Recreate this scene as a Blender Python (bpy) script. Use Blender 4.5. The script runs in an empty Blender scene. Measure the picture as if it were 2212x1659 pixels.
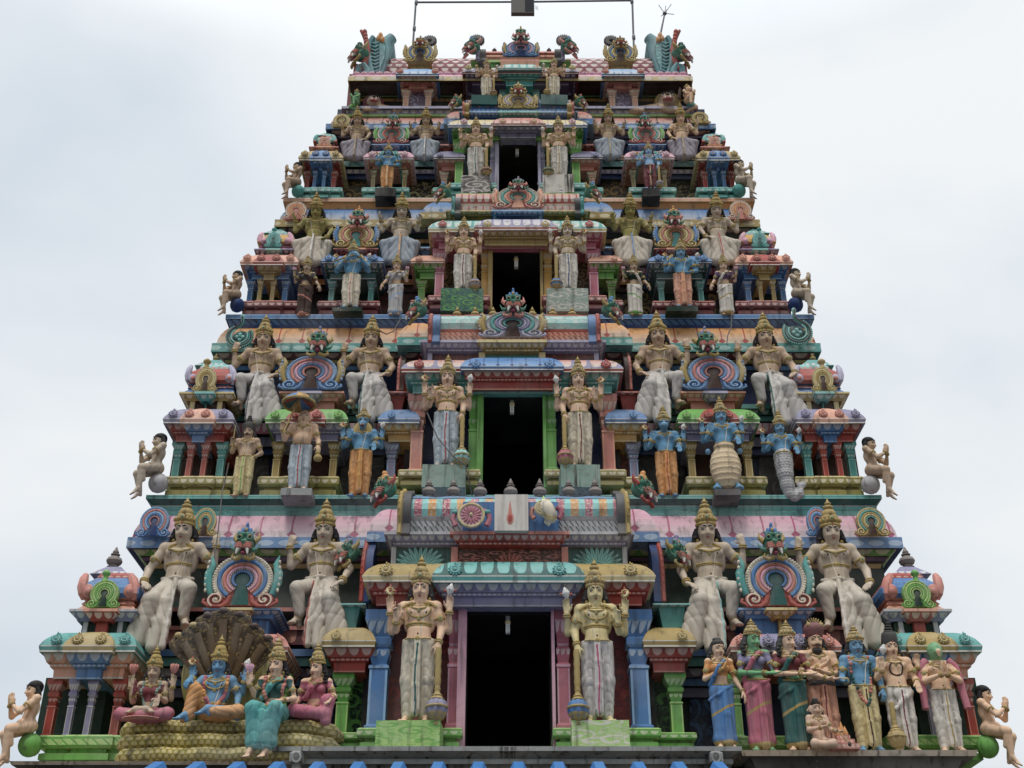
import bpy, math, random
import numpy as np
from mathutils import Vector, Matrix
R = math.radians
random.seed(7)
SC = bpy.context.scene
COL = SC.collection

# ------------------------------------------------------------------ camera
F, TH, CX, CY, CZ = 2600.0, R(30), 1106.0, 829.5, 1.6      # focal length in pixels of a 2212 px wide picture
cam = bpy.data.cameras.new("camera"); camo = bpy.data.objects.new("camera", cam); COL.objects.link(camo)
cam.sensor_width = 36.0; cam.lens = F / 2212 * 36.0
cam.clip_start = 0.1; cam.clip_end = 5000
camo.location = (0, 0, CZ); camo.rotation_euler = (R(90) + TH, 0, 0)
SC.camera = camo
cT, sT = math.cos(TH), math.sin(TH)

def at(px, py, Y):
    """world point seen at pixel (px, py) of the 2212 px picture on the vertical plane y = Y"""
    u = (px - CX) / F; v = (CY - py) / F
    t = Y / (cT - v * sT)
    return Vector((u * t, Y, CZ + (sT + v * cT) * t))

# ------------------------------------------------------------------ world, sun, exposure
SUN_EL, SUN_ROT = R(62), R(196)
w = bpy.data.worlds.new("World"); SC.world = w; w.use_nodes = True
nt = w.node_tree; nd = nt.nodes; lk = nt.links
for n in list(nd): nd.remove(n)
out = nd.new('ShaderNodeOutputWorld'); bg = nd.new('ShaderNodeBackground'); bg.inputs[1].default_value = 0.1
bg2 = nd.new('ShaderNodeBackground'); mixs = nd.new('ShaderNodeMixShader')
sky = nd.new('ShaderNodeTexSky'); sky.sky_type = 'NISHITA'; sky.sun_disc = False
sky.sun_elevation = SUN_EL; sky.sun_rotation = SUN_ROT
tc = nd.new('ShaderNodeTexCoord'); mp = nd.new('ShaderNodeMapping'); mp.inputs['Scale'].default_value = (1.0, 1.0, 1.7)
mp.inputs['Location'].default_value = (0.35, 0.2, 0.1)
nz = nd.new('ShaderNodeTexNoise'); nz.inputs['Scale'].default_value = 2.1; nz.inputs['Detail'].default_value = 5; nz.inputs['Roughness'].default_value = 0.48
nz.inputs['Distortion'].default_value = 0.25
cr = nd.new('ShaderNodeValToRGB')
cr.color_ramp.elements[0].position = 0.28; cr.color_ramp.elements[0].color = (0.63, 0.71, 0.79, 1)
cr.color_ramp.elements[1].position = 0.58; cr.color_ramp.elements[1].color = (0.92, 0.95, 0.97, 1)
e = cr.color_ramp.elements.new(0.44); e.color = (0.80, 0.85, 0.895, 1)
# the cover is thinner and whiter towards the east (right of the tower)
sx = nd.new('ShaderNodeSeparateXYZ'); ma = nd.new('ShaderNodeMath'); ma.operation = 'MULTIPLY_ADD'; ma.inputs[1].default_value = 0.26
lk.new(tc.outputs['Generated'], mp.inputs[0]); lk.new(mp.outputs[0], nz.inputs['Vector'])
lk.new(tc.outputs['Generated'], sx.inputs[0]); lk.new(sx.outputs[0], ma.inputs[0]); lk.new(nz.outputs[0], ma.inputs[2])
lk.new(ma.outputs[0], cr.inputs[0]); lk.new(cr.outputs[0], bg2.inputs[0])
# an overcast vault: brightest overhead, dimmer near the horizon
zr = nd.new('ShaderNodeValToRGB'); zr.color_ramp.elements[0].position = 0.0; zr.color_ramp.elements[0].color = (.30,) * 3 + (1,); zr.color_ramp.elements[1].position = 1.0; zr.color_ramp.elements[1].color = (1.45,) * 3 + (1,)
for p_, v_ in ((.10, .36), (.22, .44), (.70, .47), (.82, .8)): e_ = zr.color_ramp.elements.new(p_); e_.color = (v_, v_, v_, 1)
zm = nd.new('ShaderNodeMath'); zm.operation = 'MULTIPLY'; zm.inputs[1].default_value = 2.2
lk.new(sx.outputs[2], zr.inputs[0]); lk.new(zr.outputs[0], zm.inputs[0])
# sky behind the camera dimmed to cut front light; the darker cloud is invented
yr = nd.new('ShaderNodeMapRange'); yr.inputs[1].default_value = -0.55; yr.inputs[2].default_value = 0.15; yr.inputs[3].default_value = 0.72; yr.inputs[4].default_value = 1.0
ym = nd.new('ShaderNodeMath'); ym.operation = 'MULTIPLY'; lk.new(sx.outputs[1], yr.inputs[0]); lk.new(zm.outputs[0], ym.inputs[0]); lk.new(yr.outputs[0], ym.inputs[1]); lk.new(ym.outputs[0], bg2.inputs[1])
lk.new(sky.outputs[0], bg.inputs[0]); lk.new(bg.outputs[0], mixs.inputs[1]); lk.new(bg2.outputs[0], mixs.inputs[2])
mixs.inputs[0].default_value = 0.93
lk.new(mixs.outputs[0], out.inputs[0])
sl = bpy.data.lights.new("sun", 'SUN'); sl.energy = 1.35; sl.angle = R(12); sl.color = (1.0, 0.96, 0.9)
so = bpy.data.objects.new("sun", sl); COL.objects.link(so)
# sun_rotation is measured from +Y towards +X
sd = Vector((math.sin(SUN_ROT) * math.cos(SUN_EL), math.cos(SUN_ROT) * math.cos(SUN_EL), math.sin(SUN_EL)))
so.rotation_euler = (-sd).to_track_quat('-Z', 'Y').to_euler()
SC.view_settings.view_transform = 'Standard'; SC.view_settings.look = 'None'
SC.view_settings.exposure = 0.0; SC.view_settings.gamma = 1.0

# ------------------------------------------------------------------ materials
def lin(c):
    return tuple((x / 255 / 12.92 if x / 255 <= 0.04045 else ((x / 255 + 0.055) / 1.055) ** 2.4) for x in c)
C = dict(pink=(218, 160, 180), dpink=(178, 74, 110), blue=(66, 118, 180), lblue=(136, 178, 222), navy=(36, 62, 118), teal=(74, 158, 152),
         lteal=(134, 200, 194), dteal=(28, 84, 80), green=(96, 170, 66), lgreen=(160, 200, 110), dgreen=(22, 52, 40), red=(168, 56, 46), lred=(204, 122, 108),
         maroon=(112, 40, 48), peach=(226, 158, 128), orange=(216, 146, 78), gold=(170, 142, 74), lgold=(216, 196, 136), yellow=(206, 186, 84),
         lav=(128, 124, 160), llav=(176, 172, 200), purple=(92, 66, 100), cream=(224, 212, 188), white=(230, 228, 222), grey=(132, 136, 136),
         dgrey=(74, 72, 74), black=(24, 22, 24), dark=(34, 30, 34), brown=(70, 44, 36), skin=(216, 176, 146), tan=(190, 158, 128), stone=(192, 172, 148),
         olive=(146, 134, 60), bskin=(84, 142, 182), gskin=(104, 172, 112), fskin=(232, 188, 150), rose=(184, 92, 112), ochre=(200, 148, 62),
         sgrey=(120, 150, 136), cone=(120, 110, 106), lgrey=(186, 184, 186), lwhite=(216, 209, 198), dblue=(30, 44, 84), lip=(164, 84, 74), dusty=(194, 182, 164), dusty2=(188, 182, 176), hood=(88, 64, 34), spot=(176, 138, 66), paleblue=(176, 190, 200), mteal=(48, 124, 98), gteal=(92, 146, 154), ared=(184, 84, 76), shell=(216, 190, 150), ivory=(206, 194, 168), pale=(196, 190, 184), bluegrey=(140, 152, 166), greylav=(140, 132, 146), mblue=(98, 140, 194))
MATS = {}

def nodes(name):
    m = bpy.data.materials.new(name); m.use_nodes = True
    n = m.node_tree.nodes; l = m.node_tree.links
    return m, n, l, n['Principled BSDF']

class G:
    """small shader-graph helper"""
    def __init__(s, n, l): s.n, s.l = n, l
    def inp(s, sock, v):
        if isinstance(v, (int, float)): sock.default_value = v
        elif isinstance(v, tuple): sock.default_value = v if len(v) == len(sock.default_value) else (*v, 1)
        else: s.l.new(v, sock)
    def m(s, op, a, b=0.0, c=None):
        x = s.n.new('ShaderNodeMath'); x.operation = op
        s.inp(x.inputs[0], a); s.inp(x.inputs[1], b)
        if c is not None: s.inp(x.inputs[2], c)
        return x.outputs[0]
    def mix(s, f, a, b, bt='MIX'):
        x = s.n.new('ShaderNodeMix'); x.data_type = 'RGBA'; x.blend_type = bt
        s.inp(x.inputs[0], f); s.inp(x.inputs[6], a); s.inp(x.inputs[7], b)
        return x.outputs[2]
    def noise(s, vec, scale, detail=3, rough=0.55, scl=None, dist=0.0):
        if scl:
            mm = s.n.new('ShaderNodeMapping'); mm.inputs['Scale'].default_value = scl; s.l.new(vec, mm.inputs[0]); vec = mm.outputs[0]
        x = s.n.new('ShaderNodeTexNoise'); x.inputs['Scale'].default_value = scale; x.inputs['Detail'].default_value = detail
        x.inputs['Roughness'].default_value = rough; x.inputs['Distortion'].default_value = dist; s.l.new(vec, x.inputs['Vector'])
        return x.outputs[0]
    def ramp(s, v, a, b):
        x = s.n.new('ShaderNodeMapRange'); x.inputs[1].default_value = a; x.inputs[2].default_value = b; x.clamp = True; s.inp(x.inputs[0], v)
        return x.outputs[0]

def weather(g, bs, col, wear=1.0, relief=None, rough=0.6, bump=0.25):
    """old paint: broad fading, vertical rain streaks, small chips, soot specks; fine plaster bump"""
    t = g.n.new('ShaderNodeTexCoord').outputs['Object']
    big = g.noise(t, 1.3, 4); st = g.noise(t, 3.0, 3, scl=(4, 4, 0.35)); sm = g.noise(t, 26, 4, 0.6); md = g.noise(t, 7, 4, 0.6)
    c = g.mix(g.m('MULTIPLY', g.ramp(big, 0.42, 0.72), 0.22 * wear), col, (0.62, 0.6, 0.56, 1))
    c = g.mix(g.m('MULTIPLY', g.ramp(st, 0.54, 0.70), 0.5 * wear), c, (0.05, 0.045, 0.04, 1))
    c = g.mix(g.m('MULTIPLY', g.ramp(md, 0.5, 0.78), 0.30 * wear), c, (0.11, 0.09, 0.07, 1))
    chip = g.m('MULTIPLY', g.ramp(sm, 0.66, 0.70), g.ramp(md, 0.5, 0.6))
    c = g.mix(g.m('MULTIPLY', chip, 0.6 * wear), c, (0.55, 0.53, 0.49, 1))
    g.inp(bs.inputs['Base Color'], c)
    bs.inputs['Roughness'].default_value = rough
    bs.inputs['Specular IOR Level'].default_value = 0.25
    h = g.m('MULTIPLY', sm, 0.35)
    if relief is not None: h = g.m('ADD', h, relief)
    b = g.n.new('ShaderNodeBump'); b.inputs['Strength'].default_value = bump; b.inputs['Distance'].default_value = 0.02
    g.l.new(h, b.inputs['Height']); g.l.new(b.outputs[0], bs.inputs['Normal'])

def col4(c):
    c = C[c] if isinstance(c, str) else c; y = .3 * c[0] + .59 * c[1] + .11 * c[2]
    c = [v + (y - v) * .10 for v in c]                     # sun-bleached, chalky paint
    if y > 62: c = [v + (w_ - v) * .10 for v, w_ in zip(c, (214, 206, 198))]
    return (*lin(c), 1)

def P(c, wear=1.0, rough=0.6):
    k = ('P', c, wear, rough)
    if k not in MATS:
        m, n, l, bs = nodes('paint_' + str(c)); g = G(n, l)
        weather(g, bs, col4(c), wear, rough=rough); MATS[k] = m
    return MATS[k]

def uvs(g):
    s = g.n.new('ShaderNodeSeparateXYZ'); t = g.n.new('ShaderNodeTexCoord'); g.l.new(t.outputs['UV'], s.inputs[0])
    return s.outputs[0], s.outputs[1]

def PAT(kind, a, b, p=0.1, c=None, wear=1.0):
    """painted band patterns laid out along the band (u in metres) and across it (v 0 bottom .. 1 top)"""
    k = (kind, a, b, p, c, wear)
    if k in MATS: return MATS[k]
    m, n, l, bs = nodes('%s_%s_%s' % (kind, a, b)); g = G(n, l); u, v = uvs(g)
    A, B = col4(a), col4(b)
    f = g.m('SUBTRACT', g.m('FRACT', g.m('DIVIDE', u, p)), 0.5)
    af = g.m('ABSOLUTE', f)
    rel = None
    if kind == 'scallop':                       # hanging rounded tongues
        q = g.m('ADD', g.m('POWER', g.m('DIVIDE', af, 0.42), 2.0), g.m('POWER', g.m('DIVIDE', g.m('SUBTRACT', 1.0, v), 0.86), 2.0))
        msk = g.ramp(q, 1.0, 0.85); col = g.mix(msk, A, g.mix(0.38, B, (0.72, 0.69, 0.64, 1))); rel = g.m('MULTIPLY', msk, 1.4)
    elif kind == 'bead':                        # row of ovals
        q = g.m('ADD', g.m('POWER', g.m('DIVIDE', af, 0.4), 2.0), g.m('POWER', g.m('DIVIDE', g.m('SUBTRACT', v, 0.5), 0.34), 2.0))
        msk = g.ramp(q, 1.0, 0.8); col = g.mix(msk, A, g.mix(0.3, B, (0.72, 0.69, 0.64, 1))); rel = g.m('MULTIPLY', msk, 0.8)
    elif kind == 'petal':                       # lotus petals: tint fading to white at the lip, dark joint lines, spear at the joint
        grad = g.ramp(v, -0.25, 0.5); base = g.mix(grad, B, A)
        line = g.ramp(af, 0.462, 0.482)
        sp = g.m('MULTIPLY', g.ramp(g.m('SUBTRACT', af, g.m('MULTIPLY', g.m('ABSOLUTE', g.m('SUBTRACT', v, 0.08)), 1.2)), 0.33, 0.36), g.ramp(v, 0.5, 0.35))
        msk = g.m('MAXIMUM', line, sp); col = g.mix(msk, base, col4(c or 'dpink')); rel = g.m('MULTIPLY', msk, -0.8)
    elif kind == 'tongue':                      # long rounded ribs
        q = g.m('ADD', g.m('POWER', g.m('DIVIDE', af, 0.4), 4.0), g.m('POWER', g.m('DIVIDE', g.m('SUBTRACT', 1.0, v), 0.9), 4.0))
        msk = g.ramp(q, 1.0, 0.85); grad = g.mix(v, B, A); col = g.mix(msk, col4(c or 'dark'), grad); rel = g.m('MULTIPLY', msk, 1.0)
    elif kind == 'stripe':                      # alternating bands of three colours along the roof
        f3 = g.m('FRACT', g.m('DIVIDE', u, p))
        m1 = g.m('MULTIPLY', g.m('GREATER_THAN', f3, 0.06), g.m('LESS_THAN', f3, 0.34)); m2 = g.m('MULTIPLY', g.m('GREATER_THAN', f3, 0.56), g.m('LESS_THAN', f3, 0.84))
        t = g.n.new('ShaderNodeTexCoord').outputs['UV']
        fl = g.ramp(g.noise(t, 1.0, 3, 0.6, (30, 9, 1)), 0.48, 0.62)
        col = g.mix(m1, A, g.mix(fl, B, (0.7, 0.6, 0.4, 1))); col = g.mix(m2, col, g.mix(fl, col4(c), (0.75, 0.62, 0.55, 1)))
        rel = g.m('MULTIPLY', g.m('ADD', m1, m2), g.m('ADD', 0.5, fl))
    elif kind == 'rope':                        # slanting strands
        fr = g.m('FRACT', g.m('ADD', g.m('DIVIDE', u, p), g.m('MULTIPLY', v, 0.7)))
        msk = g.ramp(g.m('ABSOLUTE', g.m('SUBTRACT', fr, 0.5)), 0.46, 0.3); col = g.mix(msk, A, B); rel = msk
    elif kind == 'scroll':                      # painted foliage scrolls
        t = g.n.new('ShaderNodeTexCoord').outputs['UV']
        mm = g.n.new('ShaderNodeMapping'); mm.inputs['Scale'].default_value = (1 / p, 1 / p if c is None else c / p, 1); g.l.new(t, mm.inputs[0])
        vo = g.n.new('ShaderNodeTexVoronoi'); vo.inputs['Scale'].default_value = 1.0; vo.inputs['Randomness'].default_value = 0.75; g.l.new(mm.outputs[0], vo.inputs['Vector'])
        sub = g.n.new('ShaderNodeVectorMath'); sub.operation = 'SUBTRACT'; g.l.new(mm.outputs[0], sub.inputs[0]); g.l.new(vo.outputs['Position'], sub.inputs[1])
        s2 = g.n.new('ShaderNodeSeparateXYZ'); g.l.new(sub.outputs[0], s2.inputs[0])
        ang = g.m('DIVIDE', g.m('ARCTAN2', s2.outputs[1], s2.outputs[0]), 6.2832)
        spi = g.m('FRACT', g.m('ADD', ang, g.m('MULTIPLY', vo.outputs['Distance'], 3.2)))
        msk = g.m('MULTIPLY', g.ramp(spi, 0.60, 0.66), g.ramp(vo.outputs['Distance'], 0.62, 0.55))
        lf = g.ramp(g.noise(mm.outputs[0], 4.0, 2, 0.5, dist=1.5), 0.52, 0.56)
        msk = g.m('MULTIPLY', g.m('MAXIMUM', msk, g.m('MULTIPLY', lf, 0.55)), 0.8)
        col = g.mix(msk, A, B); rel = g.m('MULTIPLY', msk, 0.3)
    elif kind == 'scale':                       # overlapping leaf tiles
        row = g.m('DIVIDE', v, 0.2); rr = g.m('FLOOR', row); fv = g.m('FRACT', row)
        uu = g.m('ADD', g.m('DIVIDE', u, p), g.m('MULTIPLY', rr, 0.5)); fu = g.m('SUBTRACT', g.m('FRACT', uu), 0.5)
        q = g.m('ADD', g.m('POWER', g.m('DIVIDE', g.m('ABSOLUTE', fu), 0.46), 2.0), g.m('POWER', g.m('SUBTRACT', 1.0, fv), 2.0))
        msk = g.ramp(q, 0.95, 0.75); inn = g.ramp(q, 0.5, 0.4); col = g.mix(msk, A, B); col = g.mix(inn, col, col4(c)); rel = msk
    elif kind == 'speck':                       # scattered scale spots
        t = g.n.new('ShaderNodeTexCoord').outputs['UV']; vo = g.n.new('ShaderNodeTexVoronoi'); vo.inputs['Scale'].default_value = 1 / p; g.l.new(t, vo.inputs['Vector'])
        msk = g.ramp(vo.outputs['Distance'], 0.42, 0.3); col = g.mix(msk, A, B); rel = msk
    elif kind == 'vert':                        # framed shaft: light edges
        msk = g.ramp(g.m('ABSOLUTE', g.m('SUBTRACT', v, 0.5)), 0.36, 0.40); col = g.mix(msk, A, B)
    weather(g, bs, col, wear, rel, bump=0.35 if rel is not None else 0.25)
    MATS[k] = m
    return m

def plain(name, rgb, rough=0.5, metal=0.0, spec=0.3):
    k = ('plain', name)
    if k not in MATS:
        m, n, l, bs = nodes(name); g = G(n, l)
        t = n.new('ShaderNodeTexCoord').outputs['Object']
        c = g.mix(g.m('MULTIPLY', g.ramp(g.noise(t, 9, 4), 0.4, 0.7), 0.35), (*rgb, 1), tuple(x * 0.6 for x in rgb) + (1,))
        g.inp(bs.inputs['Base Color'], c); bs.inputs['Roughness'].default_value = rough; bs.inputs['Metallic'].default_value = metal
        bs.inputs['Specular IOR Level'].default_value = spec
        MATS[k] = m
    return MATS[k]

# ------------------------------------------------------------------ mesh builder
class MB:
    def __init__(s): s.V, s.Fc, s.M, s.U, s.mats = [], [], [], [], []
    def mi(s, m):
        if m not in s.mats: s.mats.append(m)
        return s.mats.index(m)
    def face(s, pts, mat, uv=None):
        b = len(s.V); s.V.extend(tuple(p) for p in pts); s.Fc.append(tuple(range(b, b + len(pts)))); s.M.append(s.mi(mat)); s.U.append(uv)
    def add(s, verts, faces, mat, T=None):
        b = len(s.V); i = s.mi(mat)
        if T is not None: verts = [T @ Vector(v) for v in verts]
        s.V.extend(tuple(v) for v in verts)
        for f in faces: s.Fc.append(tuple(x + b for x in f)); s.M.append(i); s.U.append(None)
    def grid(s, rows, mat, closed=False, uv=None, cap=False):
        """rows of points -> quads; each row may be closed"""
        n = len(rows[0]); b = len(s.V); i = s.mi(mat)
        for r in rows: s.V.extend(tuple(p) for p in r)
        for a in range(len(rows) - 1):
            for j in range(n if closed else n - 1):
                k = (j + 1) % n
                s.Fc.append((b + a * n + j, b + a * n + k, b + (a + 1) * n + k, b + (a + 1) * n + j)); s.M.append(i)
                s.U.append(None if uv is None else [uv(a, j), uv(a, j + 1), uv(a + 1, j + 1), uv(a + 1, j)])
        if cap:
            s.Fc.append(tuple(b + j for j in reversed(range(n)))); s.M.append(i); s.U.append(None)
            o = b + (len(rows) - 1) * n
            s.Fc.append(tuple(o + j for j in range(n))); s.M.append(i); s.U.append(None)
    def box(s, lo, hi, mat):
        x0, y0, z0 = lo; x1, y1, z1 = hi
        q = [(x0, y0), (x1, y0), (x1, y1), (x0, y1)]
        s.grid([[(x, y, z0) for x, y in q], [(x, y, z1) for x, y in q]], mat, True, cap=True,
               uv=lambda a, j: (([x0, x1, x1 + y1 - y0, 2 * x1 - x0 + y1 - y0, 2 * x1 - x0 + 2 * (y1 - y0)])[j], a))
    def lathe(s, prof, mat, T=None, seg=16, sq=False):
        rows = []
        for r, z in prof:
            row = [Vector((r * math.cos(2 * math.pi * j / seg), r * math.sin(2 * math.pi * j / seg), z)) for j in range(seg)]
            rows.append([T @ p for p in row] if T is not None else row)
        s.grid(rows, mat, True, cap=True)
    def tube(s, pts, r, mat, seg=6, closed=False, flat=1.0):
        pts = [Vector(p) for p in pts]; n = len(pts); rows = []
        up = Vector((0.03, -1, 0.05))
        for i, p in enumerate(pts):
            d = (pts[(i + 1) % n] - pts[i - 1]) if closed else (pts[min(i + 1, n - 1)] - pts[max(i - 1, 0)])
            if d.length < 1e-9: d = Vector((0, 0, 1))
            d.normalize(); a = d.cross(up)
            if a.length < 1e-3: a = d.cross(Vector((1, 0, 0)))
            a.normalize(); b = a.cross(d); rr = r(i / max(n - 1, 1)) if callable(r) else r
            rows.append([p + a * (rr * math.cos(2 * math.pi * j / seg)) + b * (rr * flat * math.sin(2 * math.pi * j / seg)) for j in range(seg)])
        if closed: rows.append(rows[0]); s.grid(rows, mat, True)
        else: s.grid(rows, mat, True, cap=True)
    def ell(s, c, r, mat, rot=None, seg=10, rings=7):
        if isinstance(r, (int, float)): r = (r, r, r)
        c = Vector(c); rows = []
        for a in range(rings + 1):
            ph = math.pi * a / rings; sp = max(math.sin(ph), 0.02)
            row = []
            for j in range(seg):
                t = 2 * math.pi * j / seg
                p = Vector((r[0] * sp * math.cos(t), r[1] * sp * math.sin(t), -r[2] * math.cos(ph)))
                row.append(c + (rot @ p if rot is not None else p))
            rows.append(row)
        s.grid(rows, mat, True, cap=True)
    def mesh(s, name, smooth=40):
        me = bpy.data.meshes.new(name); me.from_pydata(s.V, [], s.Fc)
        for m in s.mats: me.materials.append(m)
        me.polygons.foreach_set('material_index', s.M)
        if any(u is not None for u in s.U):
            ul = me.uv_layers.new(name='UVMap'); arr = np.zeros((len(me.loops), 2), np.float32); k = 0
            for f, u in zip(s.Fc, s.U):
                if u is not None: arr[k:k + len(f)] = u
                k += len(f)
            ul.data.foreach_set('uv', arr.ravel())
        if smooth:
            me.polygons.foreach_set('use_smooth', [True] * len(me.polygons))
            if smooth < 180: me.set_sharp_from_angle(angle=R(smooth))
        me.update()
        return me
    def build(s, name, parent=None, smooth=40, origin=None):
        me = s.mesh(name, smooth)
        o = bpy.data.objects.new(name, me); COL.objects.link(o)
        if parent is not None: o.parent = parent
        return o

def tag(o, label, cat, group=None, kind=None):
    if label: o['label'] = label
    if cat: o['category'] = cat
    if group: o['group'] = group
    if kind: o['kind'] = kind
    return o

def empty(name, loc=(0, 0, 0)):
    o = bpy.data.objects.new(name, None); COL.objects.link(o); o.location = loc; o.empty_display_size = 0.2
    return o

def inst(name, me, parent, T=None, mats=None):
    o = bpy.data.objects.new(name, me); COL.objects.link(o); o.parent = parent
    if T is not None: o.matrix_local = T
    if mats:
        for sl_, m in zip(o.material_slots, mats): sl_.link = 'OBJECT'; sl_.material = m
    return o
# ------------------------------------------------------------------ sculpted bodies: a distance field meshed as one continuous surface
class Field:
    def __init__(s): s.pr = []; s.disp = None
    def cone(s, a, b, ra, rb=None, k=0.03):
        s.pr.append(('c', np.array(a, float), np.array(b, float), ra, ra if rb is None else rb, k)); return s
    def ell(s, c, r, k=0.03, rot=None):
        if isinstance(r, (int, float)): r = (r, r, r)
        s.pr.append(('e', np.array(c, float), np.array(r, float), None if rot is None else np.array(rot.to_3x3()).T, max(r), k)); return s
    def chain(s, pts, r0, r1, k=0.03):
        n = len(pts) - 1
        for i in range(n): s.cone(pts[i], pts[i + 1], r0 + (r1 - r0) * i / n, r0 + (r1 - r0) * (i + 1) / n, k)
    def mesh(s, h):
        lo = np.full(3, 9.); hi = np.full(3, -9.)
        for p in s.pr:
            if p[0] == 'c': lo = np.minimum(lo, np.minimum(p[1] - p[3], p[2] - p[4])); hi = np.maximum(hi, np.maximum(p[1] + p[3], p[2] + p[4]))
            else: lo = np.minimum(lo, p[1] - p[4]); hi = np.maximum(hi, p[1] + p[4])
        lo -= 4 * h; hi += 4 * h
        N = np.ceil((hi - lo) / h).astype(int) + 1
        ax = [lo[i] + h * np.arange(N[i]) for i in range(3)]
        d = np.full(N, 0.4, np.float32)
        for p in s.pr:
            m = p[5] + 3 * h
            if p[0] == 'c': a = np.minimum(p[1] - p[3], p[2] - p[4]) - m; b = np.maximum(p[1] + p[3], p[2] + p[4]) + m
            else: a = p[1] - p[4] - m; b = p[1] + p[4] + m
            i0 = np.clip(np.floor((a - lo) / h).astype(int), 0, N); i1 = np.clip(np.ceil((b - lo) / h).astype(int) + 1, 0, N)
            X = ax[0][i0[0]:i1[0], None, None]; Y = ax[1][None, i0[1]:i1[1], None]; Z = ax[2][None, None, i0[2]:i1[2]]
            if p[0] == 'c':
                ba = p[2] - p[1]; L = max(ba @ ba, 1e-9)
                x, y, z = X - p[1][0], Y - p[1][1], Z - p[1][2]
                t = np.clip((x * ba[0] + y * ba[1] + z * ba[2]) / L, 0, 1)
                dd = np.sqrt((x - t * ba[0]) ** 2 + (y - t * ba[1]) ** 2 + (z - t * ba[2]) ** 2) - (p[3] + (p[4] - p[3]) * t)
            else:
                x, y, z = X - p[1][0], Y - p[1][1], Z - p[1][2]
                if p[3] is not None:
                    M = p[3]; x, y, z = M[0, 0] * x + M[0, 1] * y + M[0, 2] * z, M[1, 0] * x + M[1, 1] * y + M[1, 2] * z, M[2, 0] * x + M[2, 1] * y + M[2, 2] * z
                r = p[2]; k0 = np.sqrt((x / r[0]) ** 2 + (y / r[1]) ** 2 + (z / r[2]) ** 2); k1 = np.sqrt((x / r[0] ** 2) ** 2 + (y / r[1] ** 2) ** 2 + (z / r[2] ** 2) ** 2)
                dd = k0 * (k0 - 1) / np.maximum(k1, 1e-6)
            sub = d[i0[0]:i1[0], i0[1]:i1[1], i0[2]:i1[2]]
            k = p[5]; hh = np.maximum(k - np.abs(sub - dd), 0) / k
            d[i0[0]:i1[0], i0[1]:i1[1], i0[2]:i1[2]] = np.minimum(sub, dd) - hh * hh * k * 0.25
        if s.disp is not None:
            X, Y, Z = np.meshgrid(*ax, indexing='ij', sparse=True)
            d = d + s.disp(X, Y, Z).astype(np.float32)
        s.d, s.lo, s.h, s.ax = d, lo, h, ax
        return nets(d, h, lo)
    def front(s, x, z, lim=-9):
        i = int(round((x - s.lo[0]) / s.h)); k = int(round((z - s.lo[2]) / s.h))
        if not (0 <= i < s.d.shape[0] and 0 <= k < s.d.shape[2]): return None
        c = s.d[i, :, k]; q = np.nonzero((c < 0) & (np.roll(c, 1) >= 0) & (s.ax[1] > lim))[0]
        if len(q) == 0: return None
        j = q[0]; t = c[j] / (c[j] - c[j - 1]) if j > 0 else 0
        return s.ax[1][j] - t * s.h

def nets(d, h, lo):
    s = d < 0
    a, b, c = d.shape
    n = np.zeros((a - 1, b - 1, c - 1), np.int8)
    offs = [(i, j, k) for i in (0, 1) for j in (0, 1) for k in (0, 1)]
    for i, j, k in offs: n += s[i:a - 1 + i, j:b - 1 + j, k:c - 1 + k]
    act = (n > 0) & (n < 8); idx = np.argwhere(act)
    ids = np.full(act.shape, -1, np.int64); ids[act] = np.arange(len(idx))
    acc = np.zeros((len(idx), 3)); cnt = np.zeros(len(idx))
    for o in offs:
        for x in range(3):
            if o[x]: continue
            q = list(o); q[x] = 1
            va = d[idx[:, 0] + o[0], idx[:, 1] + o[1], idx[:, 2] + o[2]]; vb = d[idx[:, 0] + q[0], idx[:, 1] + q[1], idx[:, 2] + q[2]]
            cr = (va < 0) != (vb < 0); t = np.where(cr, va / np.where(cr, va - vb, 1), 0)
            pos = np.tile(np.array(o, float), (len(idx), 1)); pos[:, x] += t
            acc += pos * cr[:, None]; cnt += cr
    V = (idx + acc / cnt[:, None]) * h + lo
    Q = []
    for x in range(3):
        y, z = (x + 1) % 3, (x + 2) % 3
        sl0 = [slice(1, -1)] * 3; sl0[x] = slice(0, -1); sl1 = list(sl0); sl1[x] = slice(1, None)
        A, B = s[tuple(sl0)], s[tuple(sl1)]
        e = np.argwhere(A != B)
        if not len(e): continue
        fl = A[e[:, 0], e[:, 1], e[:, 2]]
        base = e + 1; base[:, x] -= 1
        def cell(dy, dz):
            q = base.copy(); q[:, y] += dy; q[:, z] += dz
            return ids[q[:, 0], q[:, 1], q[:, 2]]
        c00, c10, c11, c01 = cell(-1, -1), cell(0, -1), cell(0, 0), cell(-1, 0)
        Q.append(np.where(fl[:, None], np.stack([c00, c10, c11, c01], 1), np.stack([c00, c01, c11, c10], 1)))
    Q = np.concatenate(Q)
    return V, Q[(Q >= 0).all(1)]

def npmesh(name, V, Q, mats, mi=None):
    me = bpy.data.meshes.new(name)
    me.vertices.add(len(V)); me.vertices.foreach_set('co', V.astype(np.float32).ravel())
    me.loops.add(len(Q) * 4); me.loops.foreach_set('vertex_index', Q.astype(np.int32).ravel())
    me.polygons.add(len(Q)); me.polygons.foreach_set('loop_start', np.arange(0, len(Q) * 4, 4, dtype=np.int32))
    me.polygons.foreach_set('loop_total', np.full(len(Q), 4, np.int32)) if bpy.app.version < (4, 1, 0) else None
    for m in mats: me.materials.append(m)
    me.polygons.foreach_set('use_smooth', np.ones(len(Q), bool))
    if mi is not None: me.polygons.foreach_set('material_index', mi.astype(np.int32))
    me.update(calc_edges=True); me.validate()
    return me

V3 = lambda *a: np.array(a, float)
unit = lambda v: v / max(np.linalg.norm(v), 1e-9)

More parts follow.
